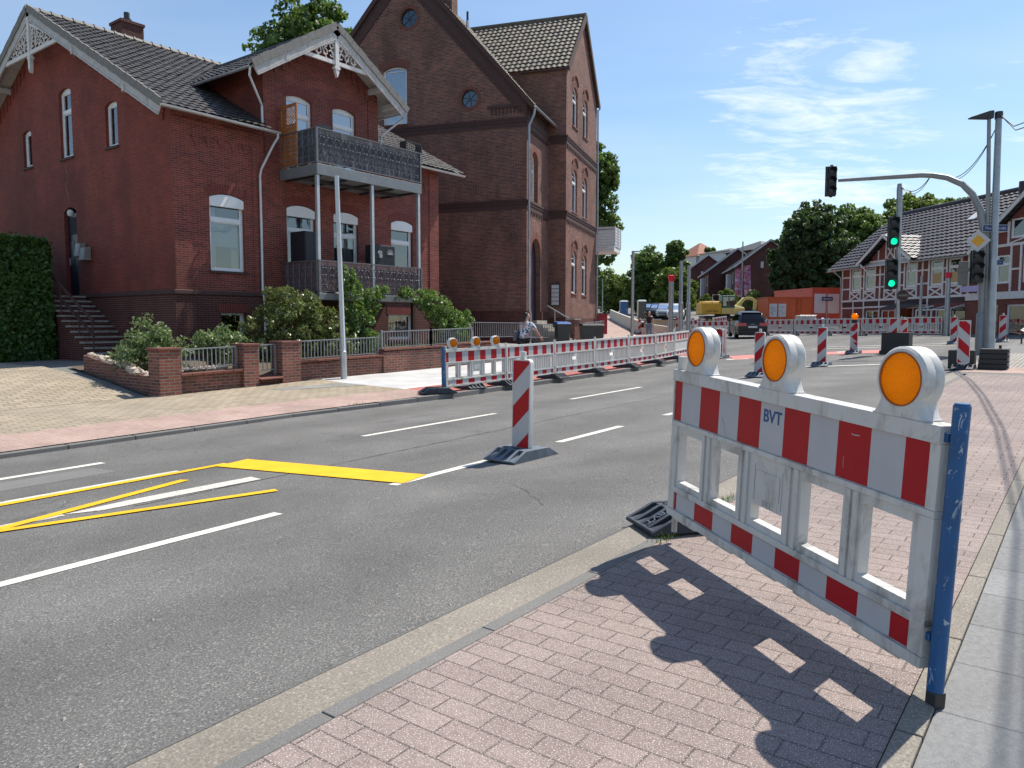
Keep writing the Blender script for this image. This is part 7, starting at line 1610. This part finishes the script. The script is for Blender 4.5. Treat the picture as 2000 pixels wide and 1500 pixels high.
# ivy mound over the stair wall
P_, N_ = [], []
for i in range(15000):
    f = rg.integers(0, 4); y = 25.0 + 10 * rg.random() ** 1.3; zt_ = 3.95 - .1 * math.sin(y * 1.7); z = .5 + (zt_ - .5) * rg.random(); x0 = 8.55 + .12 * math.sin(y * 2.1 + z) + .12 * math.sin(z * 3) + (.35 * max(0, (z - 3.2))) ; x1 = 10.12
    if f == 0: P_.append((x0 + rg.normal() * .06, y, z)); N_.append((-1, 0, .3))
    elif f == 1: x = x0 + (x1 - x0) * rg.random(); P_.append((x, 24.98 + .06 * rg.normal() + .25 * (1 - (z - .5) / 3.5) * 0 + .2 * max(0, z - 3), z)); N_.append((0, -1, .3))
    elif f == 2: x = x0 + (x1 - x0) * rg.random(); P_.append((x, y, zt_ + rg.normal() * .07)); N_.append((0, 0, 1))
    else: P_.append((x1 + rg.normal() * .05, y if y < 27.2 else 25.2, z)); N_.append((1, 0, .3))
iv = thing('ivy_wall', 'dense dark ivy covering the wall beside the outside stairs', 'ivy', (9.3, 26, .5)); leaves('foliage', np.array(P_), .10 + .06 * rg.random(len(P_)), 'ivyleaf', iv, .1, 4, .85, nrm=np.array(N_, float))
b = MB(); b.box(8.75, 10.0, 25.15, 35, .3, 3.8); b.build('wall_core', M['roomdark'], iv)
bush('rose_bush', 'rose bush with pale blooms beside the driveway, left of the first pillar', 'bush', rb(rg, (9.55, 18.0, 1.0), (1.05, .6, .6), 13, .32, .48), 4600, .09, 'roseleaf', 11, 14, up=.2, gap=.4, inner=.2, base=(9.6, 18.1, .3))
bush('rose_bush', 'rose bush behind the short railing between the brick pillars', 'bush', rb(rg, (11.0, 17.9, 1.05), (.75, .45, .55), 11, .28, .42), 3600, .09, 'roseleaf', 12, 12, up=.2, gap=.4, inner=.2, base=(11.0, 18.0, .35))
bush('rhododendron', 'large rounded rhododendron under the tall window of the red house', 'bush', [(13.1, 18.6, 1.15, .75, .7, .8), (13.9, 18.5, 1.6, .9, .8, 1.0), (14.7, 18.3, 1.25, .85, .75, .85), (13.5, 18.5, 2.15, .55, .55, .5), (15.2, 18.1, .9, .6, .6, .6), (12.7, 18.5, .8, .5, .5, .5), (14.3, 18.4, 2.0, .5, .5, .45)], 9000, .13, 'rhodoleaf', 13, 10, up=.5, aspect=.36, gap=.45, inner=.55, base=(13.9, 18.5, .4))
bush('climbing_shrub', 'tall leafy climber before the lower balcony, behind the metal pole', 'bush', [(16.0, 18.35, 2.3, .35, .35, .75), (16.3, 18.3, 1.5, .5, .4, .7), (16.6, 18.3, .9, .45, .4, .5), (15.9, 18.35, 3.0, .25, .25, .4), (16.8, 18.3, 2.3, .3, .3, .5), (17.2, 18.3, 2.6, .3, .25, .25)], 5200, .105, 'climberleaf', 14, 8, up=.2, aspect=.55, gap=.4, inner=.3, base=(16.3, 18.4, .4))
bush('climbing_shrub', 'leafy climbing rose at the right end of the lower balcony', 'bush', [(19.1, 18.2, 2.4, .5, .4, .35), (19.6, 18.2, 2.2, .6, .5, .5), (20.1, 18.1, 1.6, .65, .5, .6), (20.4, 18.0, 1.0, .6, .5, .6), (18.4, 18.3, 2.6, .3, .3, .25), (19.8, 18.2, .7, .5, .4, .5), (20.9, 18.0, 1.7, .35, .35, .4)], 6500, .11, 'climberleaf', 15, 9, up=.2, aspect=.55, gap=.4, inner=.3, base=(20.6, 18.2, .45))
k = 9000; P_ = np.stack([8.95 + rg.random(k) * 11.8, 16.66 + rg.random(k) * 3.4, np.zeros(k)], 1); P_[:, 2] = [gz(p[0], p[1]) + (.30 if p[1] < 17.4 else .1) * max(0, 1 - (p[1] - 17.0) / 4) + .05 for p in P_]
P_ = P_[(P_[:, 0] > 12.4)]; tag(leaves('lawn', P_, .05 + .09 * rg.random(len(P_)), 'grassleaf', None, .05, 3, .16), 'strip of mown lawn behind the garden railing', 'lawn', kind='stuff')
sheet('lawn_soil', fr(9, 20.5, .5), lambda s: [16.52, 17.4, 18.5, 20.4], M['soil'], lambda s, n: .26 * max(0, 1 - max(0, n - 17.0) / 3.4) if s > 11.9 else .1)
def tree(label, trunk, blobs, count, size, mat_, seed, h_tr, r_tr, group='street and garden trees', aspect=.6, gap=.42, inner=.5, name='tree'):
    rg_ = np.random.default_rng(seed); t_ = thing(name, label, 'tree', trunk, group=group); P_, N_ = blobs_pts(rg_, blobs, count, inner, gap); leaves('crown', P_, size * (.6 + .8 * rg_.random(len(P_))), mat_, t_, .25, seed, aspect, nrm=N_); b = MB(); T0 = Vector(trunk); T1 = T0 + Vector((rg_.uniform(-.2, .2), rg_.uniform(-.2, .2), h_tr)); b.tube([T0, T0.lerp(T1, .5), T1], [r_tr, r_tr * .8, r_tr * .65], 9)
    for q in blobs: e_ = Vector(q[:3]); m_ = T1.lerp(e_, .5) + Vector((0, 0, -.15 * (e_ - T1).length)); b.tube([T1 - Vector((0, 0, .2)), m_, e_], [r_tr * .45, r_tr * .28, r_tr * .1], 6)
    b.build('trunk', M['bark'], t_); return t_
def at(px, py, D):
    lat = (px - 1000) / 1500 * D; return (D * CY + lat * SY, D * SY - lat * CY, 1.55 + (634 - py) / 1500 * D)
def crown(px0, px1, py0, py1, D, n, seed, rk=(.28, .42), depth=1.0, cone=0):
    """blobs filling the box the crown takes up, as seen at depth D"""
    rg_ = np.random.default_rng(seed); c = at((px0 + px1) / 2, (py0 + py1) / 2, D); hw_ = (px1 - px0) / 3000 * D; hh = (py1 - py0) / 3000 * D; m_ = min(hw_, hh); out = []
    for i in range(n):
        d = rg_.normal(size=3); d /= np.linalg.norm(d); f = rg_.random() ** .4; r_ = m_ * rg_.uniform(*rk); rt_ = Vector((SY, -CY, 0)); fw__ = Vector((CY, SY, 0)); k_ = 1 - cone * (d[2] * f + 1) / 2; d = (d[0] * k_, d[1] * k_, d[2]); r_ *= .45 + .55 * k_; p = Vector(c) + rt_ * d[0] * f * (hw_ - r_) + fw__ * d[1] * f * (hw_ * depth - r_) + Vector((0, 0, d[2] * f * (hh - r_ * .8))); out.append((p.x, p.y, p.z, r_ * 1.3, r_ * 1.3, r_ * 1.05))
    return out
def T(label, px, D, box, n, count, size, mat_, seed, r_tr=.3, rk=(.28, .42), cone=0, **kw):
    s, n_, z = site(px, D); bl_ = crown(*box, D, n, seed, rk, 1.0, cone); count = int(count * 1.5); size *= 1.12; zc_ = min(q[2] for q in bl_); tree(label, (s, n_, z), bl_, count, size, mat_, seed, max(1.0, zc_ - z), r_tr, **kw)
T('tall green tree rising behind the red house roof', 610, 50, (500, 735, 8, 260), 22, 13000, .30, 'treeleaf', 21, .35, (.3, .42))
T('tall tree beyond the white balcony of the brown building', 1160, 62, (1085, 1214, 240, 570), 34, 16000, .30, 'treeleaf', 22, .3, (.30, .45))
T('light green street tree low beside the brown building', 1198, 100, (1150, 1242, 518, 616), 26, 8000, .36, 'treeleaf_olive', 23, .25, (.34, .5))
T('round street tree behind the slim lamp post', 1262, 95, (1218, 1308, 474, 618), 34, 12000, .34, 'treeleaf', 24, .28, (.34, .5))
T('broad low tree between the steel posts and the lamp post', 1316, 88, (1272, 1362, 520, 624), 30, 11000, .34, 'treeleaf_olive', 25, .28, (.34, .5))
T('tall pointed tree behind the steel posts', 1318, 93, (1272, 1364, 452, 618), 44, 15000, .34, 'treeleaf', 26, .3, (.30, .42), .85)
T('broad dark tree behind the red site office', 1585, 74, (1500, 1665, 372, 640), 60, 26000, .36, 'treeleaf_dark', 27, .5, (.26, .38))
T('dark tree between the row houses and the big dark tree', 1530, 72, (1500, 1590, 425, 640), 30, 12000, .36, 'treeleaf_dark', 28, .4)
T('sunlit green tree behind the left end of the timber house', 1670, 82, (1610, 1745, 388, 570), 40, 15000, .36, 'treeleaf', 29, .4)
T('olive green tree behind the timber house roof', 1765, 86, (1705, 1840, 374, 490), 30, 11000, .36, 'treeleaf_olive', 30, .35)
T('light green tree top over the middle of the timber house ridge', 1830, 90, (1785, 1885, 384, 480), 20, 7000, .36, 'treeleaf_light', 31, .3)
T('small pointed treetop beside the curved arm over the ridge', 1885, 92, (1866, 1902, 386, 470), 7, 1800, .34, 'treeleaf', 32, .2)
T('bare topped tree behind the red hipped roof', 1385, 145, (1368, 1396, 476, 520), 8, 1600, .5, 'treeleaf', 33, .3)
T('dark green tree under the lamp arm far up the street', 1232, 125, (1205, 1262, 560, 604), 12, 3600, .4, 'treeleaf', 34, .2)
for i, (px, D, box, lb_, mt_) in enumerate(((1420, 70, (1396, 1446, 560, 612), 'light green shrub behind the excavator cab', 'treeleaf_light'), (1478, 72, (1452, 1505, 560, 618), 'dark glossy shrub under the banner pole', 'treeleaf'), (1372, 88, (1350, 1402, 575, 612), 'shrub left of the excavator', 'treeleaf_olive'), (1654, 63, (1638, 1672, 605, 640), 'low green shrub at the corner of the timber house', 'treeleaf'))):
    s, n_, z = site(px, D); bush('shrub', lb_, 'bush', crown(*box, D, 9, 40 + i), 2600, .22, mt_, 50 + i, 5, (s, n_, z), .25, .55, .4, .35, .04)
hz_ = site(1150, 260)
# ------------------------------------------------------------------ people and the bicycle
def skin_mesh(name, verts, edges, rad, mat_, parent, sub=2, root=0):
    """grow one continuous surface over a joint skeleton"""
    me = bpy.data.meshes.new(name); me.from_pydata([Vector(v) for v in verts], edges, []); o = bpy.data.objects.new(name, me); COL.objects.link(o)
    m_ = o.modifiers.new('Skin', 'SKIN'); m_.use_smooth_shade = True; m_.branch_smoothing = .6
    s_ = o.modifiers.new('Sub', 'SUBSURF'); s_.levels = sub; s_.render_levels = sub
    for i, r_ in enumerate(rad): d = me.skin_vertices[0].data[i]; d.radius = r_ if isinstance(r_, tuple) else (r_, r_); d.use_root = (i == root)
    dg = bpy.context.evaluated_depsgraph_get(); dg.update(); m2_ = bpy.data.meshes.new_from_object(o.evaluated_get(dg)); bpy.data.objects.remove(o)
    m2_.materials.clear(); m2_.materials.append(M[mat_]); m2_.name = name; m2_.polygons.foreach_set('use_smooth', [True] * len(m2_.polygons))
    o = bpy.data.objects.new(name, m2_); COL.objects.link(o); o.parent = parent; return o
def person(label, loc, rz, J, shirt, trousers, hair, sleeves=.55, long_hair=False, bun=False, group=None):
    """J: joints in local metres, x to the figure's left hand side, -y forward"""
    t_ = thing('person', label, 'person', loc, rz, group); V_, E_, Rr = [], [], []
    def add(p, r_, to=None):
        V_.append(Vector(p)); Rr.append(r_); i = len(V_) - 1
        if to is not None: E_.append((to, i))
        return i
    L = lambda a, c, f: Vector(a).lerp(Vector(c), f)
    pel = add(J['pelvis'], (.15, .11)); ch = add(J['chest'], (.155, .11), add(L(J['pelvis'], J['chest'], .5), (.125, .095), pel)); nk0 = add(J['neck'], (.07, .07), ch); hb = add(L(J['neck'], J['head'], .45), .05, nk0); hd1 = add(L(J['neck'], J['head'], .75), (.068, .078), hb); hd2 = add(J['head'], (.078, .095), hd1); add(Vector(J['head']) + Vector((0, .01, .085)), (.06, .075), hd2)
    f_ = Vector(J['head']) + Vector(J.get('face', (0, -1, 0))) * .10
    for s_ in 'LR':
        sh = add(J['sh' + s_], .058, ch); el = add(J['el' + s_], .042, add(L(J['sh' + s_], J['el' + s_], .5), .047, sh)); wr = add(J['wr' + s_], .027, add(L(J['el' + s_], J['wr' + s_], .4), .04, el)); ax = (Vector(J['wr' + s_]) - Vector(J['el' + s_])).normalized(); pm = add(Vector(J['wr' + s_]) + ax * .07, (.034, .022), wr)
        side = ax.cross(Vector((0, 1, 0.3))).normalized()
        for q, ln in ((-1.2, .06), (-.4, .072), (.4, .068), (1.2, .055)): a = add(Vector(V_[pm]) + side * q * .02 + ax * .02, .010, pm); b_ = add(Vector(V_[a]) + ax * ln * .5, .009, a); add(Vector(V_[b_]) + ax * ln * .45 + Vector((0, 0, -.012)), .007, b_)
        a = add(Vector(V_[wr]) + ax * .03 + side * .035, .011, wr); add(Vector(V_[a]) + ax * .04 + side * .012, .009, a)
        hp = add(J['hp' + s_], .09, pel); kn = add(J['kn' + s_], .06, add(L(J['hp' + s_], J['kn' + s_], .5), .078, hp)); an = add(J['an' + s_], .038, add(L(J['kn' + s_], J['an' + s_], .35), .056, kn)); add(Vector(J['an' + s_]) + Vector((0, -.15, -.06)), (.04, .025), add(Vector(J['an' + s_]) + Vector((0, -.02, -.06)), .036, an))
    skin_mesh('body', V_, E_, Rr, 'skin', t_)
    # shirt follows the torso and sleeves
    V_, E_, Rr = [], [], []
    a = add(Vector(J['pelvis']) + Vector((0, 0, -.02)), (.165, .125)); m_ = add(L(J['pelvis'], J['chest'], .5), (.15, .118), a); ch = add(J['chest'], (.17, .125), m_); add(L(J['chest'], J['neck'], .85), (.085, .08), ch)
    for s_ in 'LR': sh = add(J['sh' + s_], .072, ch); add(L(J['sh' + s_], J['el' + s_], sleeves), .066, sh)
    skin_mesh('shirt', V_, E_, Rr, shirt, t_)
    V_, E_, Rr = [], [], []
    pel = add(Vector(J['pelvis']) + Vector((0, 0, .02)), (.152, .118))
    for s_ in 'LR': hp = add(J['hp' + s_], .102, pel); kn = add(J['kn' + s_], .074, add(L(J['hp' + s_], J['kn' + s_], .5), .09, hp)); add(L(J['kn' + s_], J['an' + s_], .92), .056, add(L(J['kn' + s_], J['an' + s_], .4), .068, kn))
    skin_mesh('trousers', V_, E_, Rr, trousers, t_)
    h_ = Vector(J['head']); fd = Vector(J.get('face', (0, -1, 0))).normalized(); bk_ = -fd; V_, E_, Rr = [], [], []
    a = add(h_ + bk_ * .02 + Vector((0, 0, .10)), (.075, .085)); c = add(h_ + bk_ * .055 + Vector((0, 0, .03)), (.085, .075), a)
    if long_hair:
        for sx_ in (-.07, .07): q = add(h_ + bk_ * .03 + Vector((sx_, 0, -.10)), .045, c); add(h_ + bk_ * .0 + Vector((sx_ * 1.35, 0, -.30)), .035, q)
        q = add(h_ + bk_ * .07 + Vector((0, 0, -.1)), .075, c); add(h_ + bk_ * .09 + Vector((0, 0, -.33)), .07, q)
    elif bun: q = add(h_ + bk_ * .10 + Vector((0, 0, -.04)), .05, c); add(h_ + bk_ * .13 + Vector((0, 0, -.16)), .03, q)
    skin_mesh('hair', V_, E_, Rr, hair, t_)
    b = MB(); sd_ = fd.cross(Vector((0, 0, 1))).normalized()
    for s_ in (-1, 1): b.lathe([(0, -.012), (.011, 0), (0, .012)], h_ + fd * .082 + sd_ * .032 * s_ + Vector((0, 0, .0)), 8)
    b.build('eyes', M['blackplastic'], t_, local=True); b = MB(); p = h_ + fd * .088; b.mesh([p + Vector((0, 0, .015)), p + sd_ * .016 + Vector((0, 0, -.035)), p - sd_ * .016 + Vector((0, 0, -.035)), p + fd * .026 + Vector((0, 0, -.03))], [(0, 1, 3), (0, 3, 2), (1, 2, 3)]); b.build('nose', M['skin'], t_, local=True); b = MB(); p = h_ + fd * .083 + Vector((0, 0, -.062)); b.beam(p - sd_ * .025, p + sd_ * .025, .01, .014); b.build('mouth', M['bannerred'], t_, local=True)
    b = MB()
    for s_ in 'LR': p = Vector(J['an' + s_]); b.hexa([p + Vector(q) for q in ((-.045, .06, -.105), (.045, .06, -.105), (.05, -.19, -.105), (-.05, -.19, -.105), (-.04, .05, -.02), (.04, .05, -.02), (.04, -.16, -.055), (-.04, -.16, -.055))])
    b.build('shoes', M['blackplastic'], t_, local=True, bevel=.012); return t_
# walking woman: comes towards the camera down the far pavement
s, n, z = site(1267, 43); zf = z + .05
JW = dict(pelvis=(0, 0, .95), chest=(0, -.01, 1.27), neck=(0, 0, 1.44), head=(0, -.02, 1.58), shL=(.17, 0, 1.38), shR=(-.17, 0, 1.38), elL=(.23, .03, 1.12), elR=(-.25, .02, 1.12), wrL=(.22, -.07, .88), wrR=(-.26, -.1, .90), hpL=(.09, 0, .90), hpR=(-.09, 0, .90), knL=(.09, -.14, .50), knR=(-.09, .03, .50), anL=(.09, -.20, .10), anR=(-.09, .25, .12))
pw = person('woman in a black T-shirt and jeans walking towards the camera with a dark shoulder bag', (s, n, zf), R(37.1526 - 90 - 8), JW, 'blackcloth', 'jeans', 'hairbrown', .5, True)
bgw = thing('shoulder_bag', 'dark shoulder bag hanging at the side of the walking woman', 'bag', (s, n, zf), R(37.1526 - 90 - 8)); b = MB(); b.hexa([(-.45, -.12, .78), (-.20, -.12, .74), (-.20, .12, .74), (-.45, .12, .78), (-.40, -.08, 1.05), (-.20, -.08, 1.0), (-.20, .08, 1.0), (-.40, .08, 1.05)]); b.build('pouch', M['blackcloth'], bgw, local=True, bevel=.03); b = MB(); b.tube([(-.3, -.06, 1.0), (-.1, -.14, 1.3), (.08, -.06, 1.45), (.05, .10, 1.35), (-.3, .08, 1.0)], .014, 5); b.build('strap', M['blackcloth'], bgw, local=True)
# cyclist: rides away along the red path, seen from behind
cx_, cy_ = 17.5, 12.72; z = gz(cx_, cy_) + .01; rc_ = R(-90 + 180 + 3)
# local frame: -y forward -> world +x
RZ = R(90 + 4)
by_ = thing('bicycle', 'dark city bicycle ridden along the red cycle path behind the barriers', 'bicycle', (cx_, cy_, z), RZ)
for y in (-.55, .5):
    b = MB(); n = 24
    for k in range(n): a, c = 2 * math.pi * k / n, 2 * math.pi * (k + 1) / n; b.tube([(0, y + .34 * math.cos(a), .35 + .34 * math.sin(a)), (0, y + .34 * math.cos(c), .35 + .34 * math.sin(c))], .018, 5, cap=False)
    w_ = b.build('wheel', M['blackplastic'], by_, local=True); b = MB()
    for k in range(10): a = 2 * math.pi * k / 10; b.tube([(0, y, .35), (0, y + .33 * math.cos(a), .35 + .33 * math.sin(a))], .003, 3)
    b.build('spokes', M['galv'], w_, local=True)
b = MB(); b.tube([(0, -.55, .35), (0, -.42, .95), (0, -.40, 1.05)], .018, 6); b.tube([(0, -.43, .85), (0, .06, .32), (0, .5, .35)], .018, 6); b.tube([(0, .06, .32), (0, .22, .92)], .016, 6); b.tube([(0, .5, .35), (0, .17, .72), (0, -.42, .9)], .014, 6); b.build('frame', M['steeldark'], by_, local=True)
b = MB(); b.tube([(-.30, -.22, 1.06), (-.26, -.38, 1.08), (0, -.44, 1.06), (.26, -.38, 1.08), (.30, -.22, 1.06)], .013, 6); b.build('handlebar', M['galv'], by_, local=True); b = MB(); b.hexa([(-.03, .08, .92), (.03, .08, .92), (.1, .34, .93), (-.1, .34, .93), (-.025, .08, .97), (.025, .08, .97), (.09, .33, .99), (-.09, .33, .99)]); b.build('saddle', M['blackplastic'], by_, local=True, bevel=.012)
JC = dict(pelvis=(0, .22, 1.02), chest=(0, .10, 1.36), neck=(0, .06, 1.53), head=(-.01, .03, 1.67), face=(-.35, -.94, 0), shL=(.17, .06, 1.46), shR=(-.17, .06, 1.46), elL=(.27, -.08, 1.22), elR=(-.27, -.08, 1.22), wrL=(.30, -.20, 1.09), wrR=(-.30, -.20, 1.09), hpL=(.09, .20, .98), hpR=(-.09, .20, .98), knL=(.1, -.16, .78), knR=(-.1, -.10, .62), anL=(.1, .02, .42), anR=(-.1, .10, .22))
person('cyclist with dark tied hair in a white patterned blouse riding away behind the barriers', (cx_, cy_, z), RZ, JC, 'blouse', 'blackcloth', 'hairdark', .75, False, True)
bp_ = thing('backpack', 'grey bag slung on the left side of the cyclist', 'bag', (cx_, cy_, z), RZ); b = MB(); b.box(.15, .26, .12, .36, .98, 1.26); b.build('pouch', M['greybag'], bp_, local=True, bevel=.04); b = MB(); b.tube([(.2, .2, 1.24), (.08, .2, 1.5), (-.12, .16, 1.3)], .014, 5); b.build('strap', M['greybag'], bp_, local=True)
